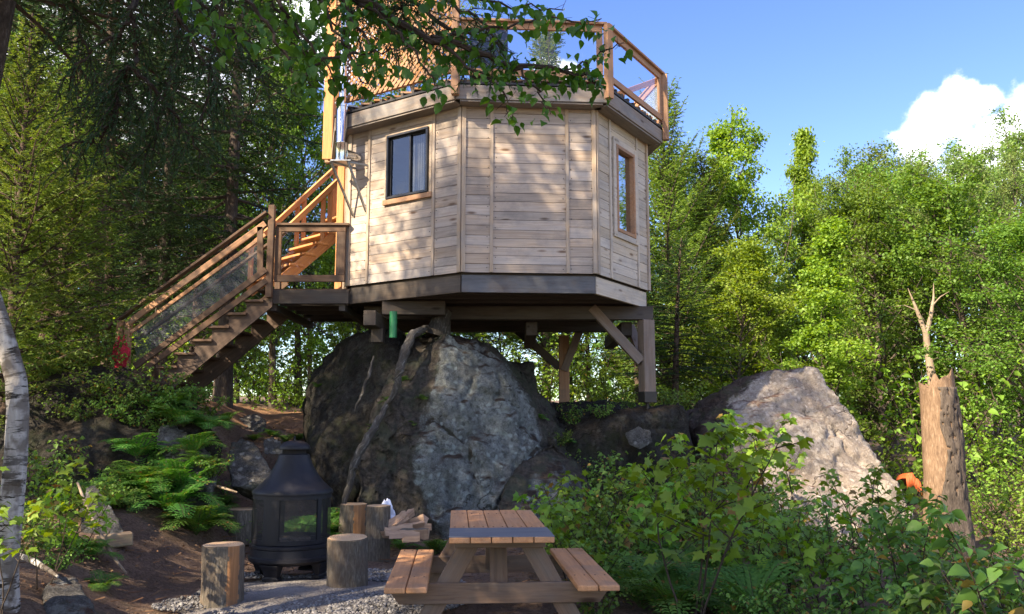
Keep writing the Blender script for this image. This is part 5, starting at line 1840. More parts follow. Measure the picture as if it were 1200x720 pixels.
# ------------------------------------------------------------------ firewood and bag
def split_log(px, py, Y, L, w, az, el, roll, label):
    px, py = 474 + (px - 474) * .86, 620 + (py - 620) * .86
    L *= .86; w *= .84
    c = at(px, py, Y)
    o = thing('firewood', label, 'firewood', c, 'split firewood heap by the boulder')
    o.rotation_euler = (0, -el, az)
    n = 7
    vs, gs = [], []
    sec = [(0, .62), (-.5, -.30), (-.22, -.46), (.25, -.44), (.52, -.25)]
    for i in range(n + 1):
        t = i / n - .5
        for a, b in sec:
            j = 1 + .34 * noise.noise(Vector((px + t * 4.5, a * 3, b * 3)))
            ca, sa = math.cos(roll), math.sin(roll)
            vs.append(Vector((t * L, (a * ca - b * sa) * w * j, (a * sa + b * ca) * w * j))); gs.append((t * L, a * w, b * w))
    m = len(sec)
    fs = [tuple(range(m))[::-1], tuple(n * m + k for k in range(m))]
    for i in range(n):
        for k in range(m):
            fs.append((i * m + k, i * m + (k + 1) % m, (i + 1) * m + (k + 1) % m, (i + 1) * m + k))
    mb = MB(); M4 = world_matrix(o)
    mb.add([M4 @ v for v in vs], fs, gs)
    # the outer side still has bark
    for fi, f in enumerate(mb.F):
        ks = sorted(v % m for v in f)
        if len(f) == 4 and set(ks) in ({1, 2}, {2, 3}, {3, 4}):
            mb.M[fi] = 1
    b = mb.build('split_wood', [M_SPLIT, M_LOG], o)
    return o


FY = 9.9
for a in [(461, 610, FY, .36, .12, .5, .45, .3, 'split log with an orange face tipped up behind the slim stool'),
          (473, 607, FY + .05, .38, .12, .95, .5, .8, 'pinkish split log tipped steeply in the middle of the firewood heap'),
          (480, 617, FY - .15, .40, .10, .25, .18, 1.2, 'pale split log lying across the middle of the firewood heap'),
          (490, 611, FY + .1, .32, .12, -.5, .35, .4, 'short pale split log on top at the right end of the firewood heap'),
          (488, 626, FY - .35, .36, .13, -.08, .02, 2.9, 'broad flat split log with its clean face up at the front of the firewood heap'),
          (466, 622, FY - .25, .36, .11, .35, .1, .2, 'dark barked split log at the foot of the heap, left'),
          (474, 629, FY - .4, .38, .10, .1, .0, .1, 'bark side split log lowest at the front of the heap'),
          (493, 618, FY - .1, .34, .09, .12, .05, .6, 'thin split log between the flat one and the top one'),
          (458, 626, FY - .2, .30, .11, -.4, .1, 1.0, 'stubby split log just right of the slim stool'),
          (483, 634, FY - .6, .22, .07, .5, .0, .5, 'small chip of firewood on the soil before the heap')]:
    split_log(*a)


def cloth_blob(name, c, pts_r, mat, label, cat, seed, squash=(1, 1, 1), crumple=.25):
    bm = bmesh.new(); bmesh.ops.create_icosphere(bm, subdivisions=4, radius=1)
    for v in bm.verts:
        p = v.co.copy()
        d = 1 + crumple * noise.noise(p * 1.8 + Vector((seed, 0, 0))) + crumple * .6 * abs(noise.noise(p * 4 + Vector((0, seed, 0)))) - crumple * .3
        v.co = Vector((p.x * squash[0], p.y * squash[1], p.z * squash[2])) * d * pts_r
        if v.co.z > 0:
            v.co.x *= 1 - .35 * v.co.z / (pts_r * squash[2])
    me = bpy.data.meshes.new(name); bm.to_mesh(me); bm.free()
    me.materials.append(mat)
    me.polygons.foreach_set('use_smooth', [True] * len(me.polygons))
    o = bpy.data.objects.new(name, me); link(o); o.location = c
    return tag(o, label, cat)


cloth_blob('plastic_bag', at(452, 603, 10.15), .13, M_BAG, 'crumpled white plastic bag behind the slim log stool', 'bag', 3, (.9, .8, 1.25), .45)
rc = at(142, 412, 12.05)
cloth_blob('red_cloth', rc + Vector((0, 0, -.02)), .16, M_RED, 'red cloth hung on the bottom post of the stairs above the bushes', 'cloth', 8, (.75, .5, 1.5), .5)
# sawn wood block against the upright rock
mb = MB(); _p = at(136, 619, 8.55)
_p.z = drop(_p.x, _p.y - .25) + .07
mb.bar(_p + Vector((-.14, -.12, -.01)), _p + Vector((.14, .06, .01)), .11, .13)
tag(mb.build('wood_block', M_BLOCK, None, bevel=.012), 'weathered brown wood block against the upright pale rock', 'wood block')
# leaning stick
mb = MB()
_P = [at(91, 566, 8.6), at(104, 600, 8.4), at(121, 632, 8.25), at(132, 652, 8.1), at(148, 672, 7.95)]
mb.tube(_P, [.012, .016, .018, .016, .009], 8)
mb.tube([_P[2], _P[2] + Vector((.05, 0, .06)), _P[2] + Vector((.08, -.02, .13))], [.008, .006, .003], 6)
tag(mb.build('stick', M_DEAD, smooth=True), 'pale crooked stick leaning against the upright rock', 'stick')
mb = MB(); mb.tube([at(20, 650, 6.6), at(40, 658, 6.5), at(60, 670, 6.4), at(68, 676, 6.35)], [.02, .022, .016, .008], 8)
tag(mb.build('stick', M_BIRCH, smooth=True), 'short white birch stick lying in the soil under the birch trunk', 'stick')
mb = MB(); mb.tube([at(246, 567, 10.4), at(262, 572, 10.3), at(278, 577, 10.2)], [.012, .014, .008], 6)
tag(mb.build('stick', M_DEAD, smooth=True), 'thin pale stick on the soil right of the ferns', 'stick')
# orange tarp showing behind the sunlit boulder
mb = MB()
_t = at(1070, 556, 15.2)
for i in range(10):
    for j in range(4):
        u, v = i / 9 - .5, j / 3
        mb.V.append((_t.x + u * .26, _t.y + v * .5, _t.z + .04 - abs(u + .15) * .30 - .10 * v + .02 * math.sin(i * 1.9 + j))); mb.G.append((u, v, 0))
for i in range(9):
    for j in range(3):
        k = i * 4 + j
        mb.F.append([k, k + 4, k + 5, k + 1]); mb.M.append(0)
for j in range(1):
    for i in range(9):
        k = len(mb.V)
        a, b = mb.V[i * 4], mb.V[(i + 1) * 4]
        mb.V += [a, b, (b[0], b[1] - .03, b[2] - .22), (a[0], a[1] - .03, a[2] - .22)]; mb.G += [(0, 0, 0)] * 4
        mb.F.append([k, k + 1, k + 2, k + 3]); mb.M.append(0)
_o = mb.build('tarp', M_ORANGE, smooth=True)
_s = _o.modifiers.new('thickness', 'SOLIDIFY'); _s.thickness = .006
tag(_o, 'bright orange tarp behind the foot of the sunlit boulder', 'tarp')


# ------------------------------------------------------------------ dead trunk and fallen leaves
def snag():
    b = at(1112, 640, 12.0)
    x, y = b.x, 12.0
    z = gz(x, y)
    o = thing('dead_tree', 'tall broken dead trunk with peeling bark among the bushes', 'dead tree', (x, y, z))
    n, rows = 40, 30
    Htop = at(1105, 440, 12.0).z - z
    vs, gs, fs = [], [], []
    for i in range(rows + 1):
        t = i / rows
        for k in range(n):
            a = 2 * math.pi * k / n
            r = .27 * (1 + .28 * (1 - t) ** 3) * (1 - .12 * t) * (1 + .10 * noise.noise(Vector((math.cos(a), math.sin(a), t * 2))) + .06 * noise.noise(Vector((math.cos(a) * 4, math.sin(a) * 4, t * 5))))
            hh = Htop * t
            if i == rows:
                hh += .22 * noise.noise(Vector((math.cos(a) * 2.2, math.sin(a) * 2.2, 4))) + .17 * max(0, noise.noise(Vector((math.cos(a) * 8, math.sin(a) * 8, 1)))) * (k % 2 + .4) + .10 * math.cos(a + .6)
            vs.append(Vector((x + r * math.cos(a) - .02 * t, y + r * math.sin(a), z - .1 + hh))); gs.append((hh, r * math.cos(a), r * math.sin(a)))
    for i in range(rows):
        for k in range(n):
            fs.append((i * n + k, i * n + (k + 1) % n, (i + 1) * n + (k + 1) % n, (i + 1) * n + k))
    c = len(vs); vs.append(Vector((x, y, z + Htop - .25))); gs.append((0, 0, 0))
    for k in range(n):
        fs.append((rows * n + k, rows * n + (k + 1) % n, c))
    mb = MB(); mb.add(vs, fs, gs)
    mb.build('trunk', M_SNAG, o, smooth=True)
    # plates of dark bark still clinging to the right side, with woodpecker holes between them
    mb = MB()
    m, rr = 30, 64
    V, G, Fq = [], [], []
    for i in range(rr + 1):
        t = .97 * i / rr
        a0 = math.radians(-112 + 26 * noise.noise(Vector((t * 4.2, 1, 0))) - 22 * max(0, .45 - t)); a1 = math.radians(35)
        for k in range(m + 1):
            a = a0 + (a1 - a0) * k / m
            r = .27 * (1 + .28 * (1 - t) ** 3) * (1 - .12 * t) * (1 + .10 * noise.noise(Vector((math.cos(a), math.sin(a), t * 2))) + .06 * noise.noise(Vector((math.cos(a) * 4, math.sin(a) * 4, t * 5)))) + .018 + .022 * noise.noise(Vector((a * 5, t * 16, 2)))
            V.append(Vector((x + r * math.cos(a) - .02 * t, y + r * math.sin(a), z - .1 + Htop * t))); G.append((Htop * t, r * math.cos(a), r * math.sin(a)))
    for i in range(rr):
        for k in range(m):
            h = noise.noise(Vector((i * .30, k * .42, 3))) + .45 * noise.noise(Vector((i * .8, k * .8, 8)))
            if h > .34 + (.25 if i < 26 else 0):
                continue
            p = i * (m + 1) + k
            Fq.append((p, p + 1, p + m + 2, p + m + 1))
    mb.add(V, Fq, G)
    b_ = mb.build('bark_plate', M_SNAGD, o, smooth=True)
    s = b_.modifiers.new('thickness', 'SOLIDIFY'); s.thickness = .03


snag()


def litter():
    N = 15000
    x = rng.uniform(-6.5, 3.0, N); y = rng.uniform(4.2, 17, N)
    d = np.array([noise.noise((a * .8, b * .8, 3)) for a, b in zip(x, y)])
    keep = (d > -.05) & ~((np.hypot(x + 2.0, (y - 7.9)) < 1.2))
    x, y = x[keep], y[keep]; N = len(x)
    pos = np.stack([x, y, gh(x, y) + .035 + rng.uniform(0, .02, N)], -1)
    V, Fs = instance(T_SIMPLE, pos, rand_rot(N, rng.normal(0, .25, N)), rng.uniform(.012, .042, N))
    M = 3800                                                     # thin dead twigs between the leaves
    x = rng.uniform(-6.5, 3.0, M); y = rng.uniform(4.4, 15, M)
    k = np.hypot(x + 1.75, y - 7.85) > 1.25
    x, y = x[k], y[k]; M = len(x)
    tp = np.stack([x, y, gh(x, y) + .04 + rng.uniform(0, .02, M)], -1)
    tv, tf = T_NEEDLE
    V2, F2_ = instance((tv * np.array([.55, 1, 1]), tf), tp, rand_rot(M, rng.normal(0, .12, M)), rng.uniform(.05, .17, M))
    Fs = list(Fs) + [f + len(V) for f in F2_]
    V = np.concatenate([V, V2])
    o = bpy.data.objects.new('fallen_leaves', np_mesh('fallen_leaves', V, Fs, False, [L_LITTER])); link(o)
    tag(o, 'dry brown leaves and twigs scattered over the soil', kind='stuff')


litter()
#@@PLANTS


# ------------------------------------------------------------------ ferns, saplings, shrubs
def fern_mesh(name, seed, fronds=11, L=.62):
    rnd = random.Random(seed)
    P, Rm, S = [], [], []
    mb = MB()
    for i in range(fronds):
        az = i * 2 * math.pi / fronds + rnd.uniform(-.25, .25)
        ln = L * rnd.uniform(.7, 1.15)
        el = rnd.uniform(.75, 1.25)
        pts, d = [Vector((0, 0, 0))], Vector((math.cos(az) * math.cos(el), math.sin(az) * math.cos(el), math.sin(el)))
        for k in range(16):
            d = (d + Vector((0, 0, -.085 - .004 * k))).normalized()
            pts.append(pts[-1] + d * ln / 16)
        mb.tube(pts, [.004 * (1 - .8 * k / 16) + .0012 for k in range(17)], 4, False)
        n = 21
        for k in range(n):
            t = .12 + .88 * k / n
            o, dd = along(pts, min(t, .999))
            w = math.sin(math.pi * min(1, (t - .06) * .95)) ** .75 * ln * .30 * (1.25 - .55 * t) + .006
            lat = dd.cross(Vector((0, 0, 1))).normalized()
            up = lat.cross(dd).normalized()
            for s in (-1, 1):
                y = (lat * s + dd * .38 + up * rnd.uniform(-.12, .18) - Vector((0, 0, .12))).normalized()
                zc = up; x = y.cross(zc).normalized(); zc = x.cross(y)
                m = np.array([[x.x, y.x, zc.x], [x.y, y.y, zc.y], [x.z, y.z, zc.z]])
                # a pinna: small leaflets along its midrib
                nl = 5
                for q in range(nl):
                    tt = q / nl
                    P.append(np.array(o[:]) + m @ np.array([0, w * tt, -.06 * w * tt]))
                    a = rnd.uniform(.55, .8) * (1 if q % 2 else -1) if q < nl - 1 else 0
                    ca, sa = math.cos(a), math.sin(a)
                    Rm.append(m @ np.array([[ca, -sa, 0], [sa, ca, 0], [0, 0, 1]])); S.append(w * .36 * (1 - .55 * tt) + .003)
    tv, tf = T_SIMPLE
    V, Fs = instance((tv * np.array([.72, 1, .5]), tf), np.array(P), np.array(Rm), np.array(S))
    leaf = np_mesh(name + '_fronds', V, Fs, False, [L_FERN])
    so = mb.build(name + '_stalks', M_FSTALK); st = so.data; bpy.data.objects.remove(so)
    return (('fronds', leaf), ('stalks', st))


M_FSTALK = simple('green_stalk', (.07, .09, .03), .7, 0, .3, 30, .2)


def leafy_stem(name, seed, stems, H, lean, tmpl, mat, leaf, gap=.11, branch=.5, petiole=.05, opposite=True, stem_r=.006, droop=.25, start=.25, stem_mat=None):
    """Stems with branchlets and leaves set on petioles (saplings and shrubs)."""
    rnd = random.Random(seed)
    mb = MB(); P, Yw, Pt, S = [], [], [], []

    def leaves(pts, L, t0, size):
        n = max(2, int(L * (1 - t0) / gap))
        for k in range(n + 1):
            t = t0 + (1 - t0) * k / n
            o, d = along(pts, min(t, .999))
            base = rnd.uniform(0, 6.28) if not opposite else (k % 2) * 1.57 + rnd.uniform(-.3, .3)
            for s in ((0, math.pi) if opposite else (0,)):
                a = base + s
                out = Vector((math.cos(a), math.sin(a), .45)).normalized()
                out = (out + d * .4).normalized()
                pl = petiole * rnd.uniform(.6, 1.3)
                q = o + out * pl
                if pl > .03:
                    mb.tube([o, q], [.0016, .0012], 3, False)
                P.append(q); Yw.append(math.atan2(-out.x, out.y) + rnd.gauss(0, .25)); Pt.append(-droop + rnd.gauss(0, .28)); S.append(size * rnd.uniform(.6, 1.15) * (1.1 - .35 * t))
        o, d = along(pts, .999)
        P.append(o); Yw.append(math.atan2(-d.x, d.y)); Pt.append(-droop); S.append(size * .7)
    for s in range(stems):
        a = s * 2.4 + rnd.uniform(-.5, .5)
        h = H * rnd.uniform(.6, 1.05)
        b = Vector((math.cos(a), math.sin(a), 0))
        pts = polyline(b * .05 * (stems > 1), Vector((0, 0, 1)) + b * lean * rnd.uniform(.5, 1.4), h, 8, .07, -.01 if lean < .5 else -.06, rnd)
        mb.tube(pts, [stem_r * (1 - .75 * k / 8) + .001 for k in range(9)], 5, False)
        leaves(pts, h, start, leaf)
        nb = int(branch * 10)
        for k in range(nb):
            t = start * .8 + (1 - start * .8) * (k + .5) / nb
            o, d = along(pts, min(t, .98))
            az = k * 2.4 + rnd.uniform(-.6, .6)
            bl_ = h * .38 * (1.15 - t) * rnd.uniform(.6, 1.2) + .06
            bp = polyline(o, Vector((math.cos(az), math.sin(az), .55)), bl_, 5, .1, .0, rnd)
            mb.tube(bp, [stem_r * .5 * (1 - .7 * j / 5) + .0008 for j in range(6)], 4, False)
            leaves(bp, bl_, .25, leaf * .92)
    n = len(P)
    V, Fs = instance(tmpl, np.array([p[:] for p in P]), rand_rot(n, np.array(Pt), np.array(Yw)), np.array(S))
    lf = np_mesh(name + '_leaves', V, Fs, False, [mat])
    so = mb.build(name + '_stems', stem_mat or M_TWIG); st = so.data; bpy.data.objects.remove(so)
    return (('stems', st), ('leaves', lf))


def plant(name, meshes, label, cat, x, y, scale=1.0, group=None, z=None, rz=None, tilt=(0, 0)):
    o = thing(name, label, cat, (x, y, (drop(x, y) if z is None else z) - .01), group)
    o.rotation_euler = (tilt[0], tilt[1], random.uniform(0, 6.28) if rz is None else rz)
    o.scale = (scale,) * 3
    for nm, me in meshes:
        link(bpy.data.objects.new(nm, me), o)
    return o


FERN = [fern_mesh('fern', 11 + k, 9 + k * 2, .62) for k in range(3)]
MAPLE = [leafy_stem('maple', 21, 4, 1.55, .22, T_MAPLE, L_MAPLE, .125, .15, .6, .07, True, .009, .3, .35),
         leafy_stem('maple', 22, 2, 1.15, .30, T_MAPLE, L_MAPLE, .12, .14, .5, .07, True, .007, .3, .3),
         leafy_stem('maple', 23, 3, .85, .35, T_MAPLE, L_MAPLE, .11, .12, .4, .06, True, .006, .3, .25)]
TALLM = leafy_stem('maple', 24, 3, 1.2, .28, T_MAPLE, L_MAPLE, .115, .11, .3, .07, True, .006, .3, .66)
SHRUB = [leafy_stem('shrub', 31, 8, .85, .55, T_OVATE, L_SHRUB, .085, .055, .5, .02, False, .005, .35, .15),
         leafy_stem('shrub', 32, 11, .65, .75, T_OVATE, L_SHRUB, .075, .05, .5, .02, False, .004, .35, .1),
         leafy_stem('shrub', 33, 6, 1.15, .40, T_OVATE, L_SHRUB, .09, .06, .7, .025, False, .006, .35, .2)]
BROAD = [leafy_stem('viburnum', 41, 5, 1.25, .45, T_OVATE, L_DARK, .15, .13, .5, .04, True, .008, .25, .2),
         leafy_stem('viburnum', 42, 4, .95, .6, T_OVATE, L_DARK, .14, .12, .5, .04, True, .007, .25, .15)]
LIMESH = [leafy_stem('hazel', 51, 8, 1.4, .35, T_OVATE, L_LIME, .09, .07, .7, .02, False, .007, .3, .1),
          leafy_stem('hazel', 52, 10, 1.0, .5, T_OVATE, L_LIME, .08, .06, .6, .02, False, .006, .3, .1)]
LOW = [leafy_stem('seedling', 61, 6, .30, .6, T_OVATE, L_SHRUB, .06, .05, .3, .02, False, .003, .2, .2),
       leafy_stem('seedling', 62, 3, .38, .4, T_MAPLE, L_MAPLE, .08, .09, .2, .04, True, .003, .2, .3)]


def ground_at(px, py, lo=0):
    return surface_at(px, py)


# ferns
G1 = 'ferns on the left bank'
for px, py, sc, k in [(168, 575, .95, 0), (200, 582, 1.05, 1), (232, 580, 1.0, 2), (182, 560, 1.1, 1), (215, 562, 1.1, 0), (244, 566, .8, 1), (150, 588, .7, 2), (160, 548, .9, 2)]:
    p = at(px, py, 9.75 + .018 * (590 - py)); plant('fern', FERN[k], 'lush green fern in the clump before the rounded grey rock on the left bank', 'fern', p.x, p.y, sc, G1)
for px, Y, sc, k in [(120, 9.6, .8, 0), (95, 9.9, .75, 1), (140, 10.0, .8, 2), (252, 10.7, .6, 0), (225, 10.6, .75, 1), (175, 10.0, .9, 2), (205, 10.3, .8, 0), (70, 9.6, .7, 1), (236, 10.5, .6, 2), (262, 11.0, .5, 1)]:
    x = at(px, 560, Y).x; plant('fern', FERN[k], 'fern among the bushes under the long dark boulder', 'fern', x, Y, sc, 'ferns under the long dark boulder')
for px, py, sc, k in [(190, 492, .9, 0), (215, 500, .8, 1), (240, 506, .8, 2), (205, 478, .8, 1), (262, 500, .7, 0)]:
    p = ground_at(px, py, 10.3); plant('fern', FERN[k], 'fern on the slope between the stairs and the rounded grey rock', 'fern', p.x, p.y, sc, 'ferns on the slope below the stairs')
for px, py, sc, k in [(352, 560, .9, 0), (372, 545, 1.0, 1), (390, 562, .8, 2), (362, 575, .8, 1), (398, 580, .7, 0), (380, 525, .9, 2)]:
    p = at(px, py, 10.6); plant('fern', FERN[k], 'fern behind the fireplace hood at the foot of the dark boulder', 'fern', p.x, p.y + .02 * (560 - py), sc, 'ferns behind the fireplace')
for px, py, sc, k in [(335, 520, .45, 0), (318, 512, .45, 1), (350, 516, .45, 2), (298, 516, .4, 2)]:
    p = ground_at(px, py, 12.0); plant('fern', FERN[k], 'small fern in the shade before the sunlit path', 'fern', p.x, p.y, sc, 'ferns before the sunlit path')
for px, py, sc, k in [(750, 712, 1.0, 0), (790, 722, 1.1, 1), (835, 716, 1.0, 2), (770, 690, 1.1, 2), (815, 688, 1.1, 0), (860, 700, 1.0, 1), (735, 690, .8, 1), (885, 725, 1.0, 0)]:
    p = ground_at(px, py); plant('fern', FERN[k], 'feathery fern at the foot of the tall maple sapling right of the table', 'fern', p.x, p.y, sc, 'ferns right of the picnic table')
for px, py, sc, k in [(250 * .36, 650, .55, 1), (105, 655, .5, 0), (120, 690, .4, 2)]:
    p = ground_at(px, py); plant('fern', FERN[k], 'small fern by the leaning stick in the lower left', 'fern', p.x, p.y, sc, 'small ferns by the leaning stick')
for px, py, Y, sc, k in [(470, 590, 10.7, .6, 0), (510, 628, 10.5, .5, 1), (430, 603, 10.6, .55, 2), (528, 636, 10.4, .4, 0)]:
    p = at(px, py, Y); plant('fern', FERN[k], 'small fern at the foot of the huge boulder near the firewood', 'fern', p.x, Y, sc, 'ferns near the firewood')

for px, py, sc, k in [(455, 472, .28, 0), (472, 448, .25, 1), (497, 470, .26, 2), (438, 506, .3, 0), (486, 398, .24, 1), (560, 398, .22, 2), (634, 492, .26, 0), (668, 520, .3, 1), (484, 500, .24, 2), (372, 455, .25, 1)]:
    p = surface_at(px, py); plant('fern', FERN[k], 'tiny fern rooted in a crack of the boulders under the treehouse', 'fern', p.x, p.y + .03, sc, 'tiny ferns growing on the boulders', z=p.z)

# saplings and bushes on the right
def put(kind, px, py, Y, sc, label, name, cat, group=None, rz=None, tilt=(0, 0)):
    """py: photograph row of the plant's top; the foot stands on the ground."""
    x = at(px, py, Y).x
    return plant(name, kind, label, cat, x, Y, sc, group, None, rz, tilt)


put(MAPLE[0], 805, 500, 6.7, 1.06, 'tall bright maple sapling standing right of the picnic bench', 'maple_sapling', 'sapling', rz=.6)
put(MAPLE[1], 880, 520, 7.6, 1.05, 'two stemmed maple sapling just right of the tallest one', 'maple_sapling', 'sapling', rz=2.0)
put(MAPLE[1], 668, 520, 8.6, 1.0, 'slender maple sapling against the grey rock behind the table', 'maple_sapling', 'sapling', rz=1.0)
put(MAPLE[2], 640, 560, 8.8, .9, 'low maple sapling beside the right edge of the tabletop', 'maple_sapling', 'sapling', rz=.2)
put(MAPLE[1], 760, 540, 8.6, 1.2, 'maple sapling before the dark ledge under the corner post', 'maple_sapling', 'sapling', rz=4.0)
put(MAPLE[0], 905, 445, 10.6, 1.10, 'maple sapling whose leaves hang over the sunlit boulder', 'maple_sapling', 'sapling', rz=3.3)
put(MAPLE[0], 1015, 500, 9.2, .86, 'dark stemmed maple sapling in front of the right end of the sunlit boulder', 'maple_sapling', 'sapling', rz=5.0)
put(MAPLE[2], 960, 610, 7.4, 1.0, 'low maple sapling in the thicket below the sunlit boulder', 'maple_sapling', 'sapling', rz=1.7)
put(BROAD[0], 1185, 520, 4.9, .95, 'broad leaved dark bush reaching in at the right edge', 'broadleaf_bush', 'bush', rz=.4)
put(BROAD[1], 1130, 610, 5.6, .9, 'broad leaved dark bush before the dead trunk', 'broadleaf_bush', 'bush', rz=2.5)
put(BROAD[0], 1075, 600, 6.6, .85, 'broad leaved dark bush left of the dead trunk', 'broadleaf_bush', 'bush', rz=4.4)
put(BROAD[1], 1195, 640, 4.4, .7, 'lowest broad leaved bush in the lower right corner', 'broadleaf_bush', 'bush', rz=1.4)
put(BROAD[1], 1010, 640, 6.4, .8, 'broad leaved bush low in the middle of the right thicket', 'broadleaf_bush', 'bush', rz=3.0)
for px, Y, sc, k in [(700, 8.0, .9, 0), (730, 8.4, 1.0, 1), (685, 9.2, .95, 2), (720, 9.6, 1.0, 0), (770, 9.5, 1.05, 2), (820, 8.6, 1.0, 0), (850, 9.6, 1.1, 2), (900, 8.9, 1.1, 0), (950, 8.4, .85, 2), (985, 9.4, .8, 0),
                     (930, 10.2, 1.05, 1), (1035, 8.2, 1.0, 1), (1060, 9.4, .8, 2), (1095, 8.0, .9, 0), (1140, 9.0, .95, 1), (1170, 7.6, .9, 0), (700, 7.0, .65, 1), (900, 6.6, .7, 1), (960, 6.3, .7, 0), (1020, 5.9, .6, 1), (920, 7.6, .9, 2), (860, 7.6, .9, 1),
                     (1070, 7.2, .8, 1), (990, 7.6, .95, 2), (660, 9.9, .8, 1), (805, 10.4, 1.1, 2), (870, 10.8, 1.0, 0), (640, 9.4, .6, 1)]:
    put(SHRUB[k], px, 600, Y, sc, 'leafy raspberry like bush in the green thicket right of the table', 'bush', 'bush', 'bushes in the thicket right of the table')
for px, Y, sc, k, lab in [(700, 10.4, 1.25, 1, 'maple sapling in front of the low slab right of the huge boulder'), (648, 10.2, 1.0, 2, 'small maple sapling between the low slab and the table'), (790, 10.8, 1.25, 1, 'maple sapling before the right end of the dark ledge'),
                          (845, 11.2, 1.15, 0, 'maple sapling before the shaded left end of the sunlit boulder'), (735, 11.2, 1.15, 1, 'maple sapling close against the dark ledge, right below the corner post'), 
                          (690, 7.9, .85, 2, 'low maple sapling right behind the right hand bench'), (1060, 10.4, 1.0, 1, 'maple sapling before the foot of the sunlit boulder, next to the tarp')]:
    put(MAPLE[k], px, 500, Y, sc, lab, 'maple_sapling', 'sapling')
for px, Y, sc, k in [(672, 12.7, .55, 0), (705, 12.6, .5, 1), (735, 13.1, .5, 0), (785, 12.9, .55, 1), (655, 12.4, .5, 1), (815, 13.2, .5, 0), (690, 12.0, .6, 2), (780, 12.0, .7, 2)]:
    put(SHRUB[k], px, 480, Y, sc, 'small bush growing on the dark ledge around the corner post', 'bush', 'bush', 'small bushes on the dark ledge')
for px, Y, sc, k in [(665, 10.9, 1.0, 0), (715, 11.3, 1.0, 2), (765, 11.2, 1.1, 0), (810, 11.4, 1.1, 2), (690, 10.2, .9, 1), (745, 10.2, 1.0, 0), (880, 11.6, 1.0, 2), (920, 11.8, 1.0, 0), (835, 10.8, .9, 1), (1085, 10.9, .9, 0)]:
    put(SHRUB[k], px, 600, Y, sc, 'leafy bush at the foot of the dark ledge and the sunlit boulder', 'bush', 'bush', 'bushes along the foot of the right hand rocks')
# sunlit brush in front of the far trees on the right
for px, Y, sc, k in [(1150, 14, 1.1, 0), (1190, 15, 1.2, 1), (1175, 12.2, .8, 1), (1125, 15.5, 1.2, 1), (1090, 16, 1.2, 0), (1210, 17, 1.5, 0), (1060, 18, 1.5, 1), (1160, 18.5, 1.6, 0), (1010, 18.5, 1.6, 0), (960, 19, 1.7, 1), (905, 19.5, 1.7, 0),
                     (860, 19, 1.6, 1), (820, 18.5, 1.7, 0), (780, 19.5, 1.6, 1), (840, 17.2, 1.3, 0), (800, 16.4, 1.1, 1), (1100, 19.5, 1.9, 0), (1200, 20, 1.9, 1), (1180, 13.2, .9, 0)]:
    put(LIMESH[k], px, 500, Y, sc, 'sunlit yellow green bush behind the sunlit boulder', 'bush', 'bush', 'sunlit bushes behind the right boulder')
# green brush at the left: on the mossy bank, by the stairs and along the path
for px, Y, sc, k in [(110, 11.2, .8, 0), (150, 11.2, .85, 1), (180, 11.3, .8, 0), (205, 11.3, .8, 1), (165, 11.0, .7, 1), (225, 11.6, .7, 1), (90, 11.4, .8, 0), (60, 11.5, .8, 1), (128, 11.6, .7, 2), (240, 11.6, .7, 0), (195, 11.0, .6, 1), (140, 10.95, .55, 0), (100, 10.95, .55, 1), (258, 12.0, .7, 1), (75, 11.0, .6, 0)]:
    put(SHRUB[k], px, 430, Y, sc, 'leafy bush on top of the dark bank at the foot of the stairs', 'bush', 'bush', 'bushes at the foot of the stairs')
for px, Y, sc, k in [(330, 19.2, 1.0, 0), (365, 19, .9, 1), (395, 18.5, .9, 0), (420, 19, 1.1, 1), (300, 20.5, 1.1, 0), (345, 21, 1.3, 1), (440, 21, 1.4, 0), (480, 20.5, 1.2, 1), (560, 20, 1.2, 0), (600, 19, 1.1, 1), (640, 20, 1.3, 0), (690, 19, 1.2, 1), (720, 18, 1.0, 0), (270, 19.5, .8, 1), (400, 22, 1.5, 0)]:
    put(LIMESH[k], px, 440, Y, sc, 'light green bush along the far side of the sunlit path', 'bush', 'bush', 'bushes beyond the sunlit path')
for px, Y, sc, k in [(60, 10.2, .8, 0), (100, 9.9, .75, 1), (140, 10.2, .6, 1), (250, 10.4, .5, 0), (80, 9.2, .6, 1), (125, 9.2, .5, 0), (50, 9.4, .8, 2), (270, 10.7, .45, 1), (160, 10.3, .6, 0)]:
    put(SHRUB[k], px, 560, Y, sc, 'leafy bush close to the face of the long dark boulder', 'bush', 'bush', 'bushes along the long dark boulder')
put(LIMESH[0], 1090, 430, 18.3, 2.5, 'sunlit bush hiding the foot of the pale forked dead tree', 'bush', 'bush')
put(TALLM, 66, 490, 6.4, .80, 'maple sapling with bright leaves beside the birch trunk', 'maple_sapling', 'sapling', rz=.9)
put(TALLM, 12, 500, 5.35, .84, 'maple sapling hiding the middle of the birch trunk', 'maple_sapling', 'sapling', rz=2.9)
put(MAPLE[2], 95, 540, 7.9, .8, 'maple sapling with thin dark stems behind the leaning stick', 'maple_sapling', 'sapling', rz=4.1)
for px, Y, sc, k in [(60, 8.2, .6, 0), (30, 8.6, .75, 1), (75, 7.3, .45, 1), (40, 7.5, .5, 0), (120, 9.4, .6, 1), (90, 9.2, .7, 0), (140, 9.6, .55, 1)]:
    put(SHRUB[k], px, 560, Y, sc, 'small green bush on the left bank below the dark boulder', 'bush', 'bush', 'small bushes on the left bank')


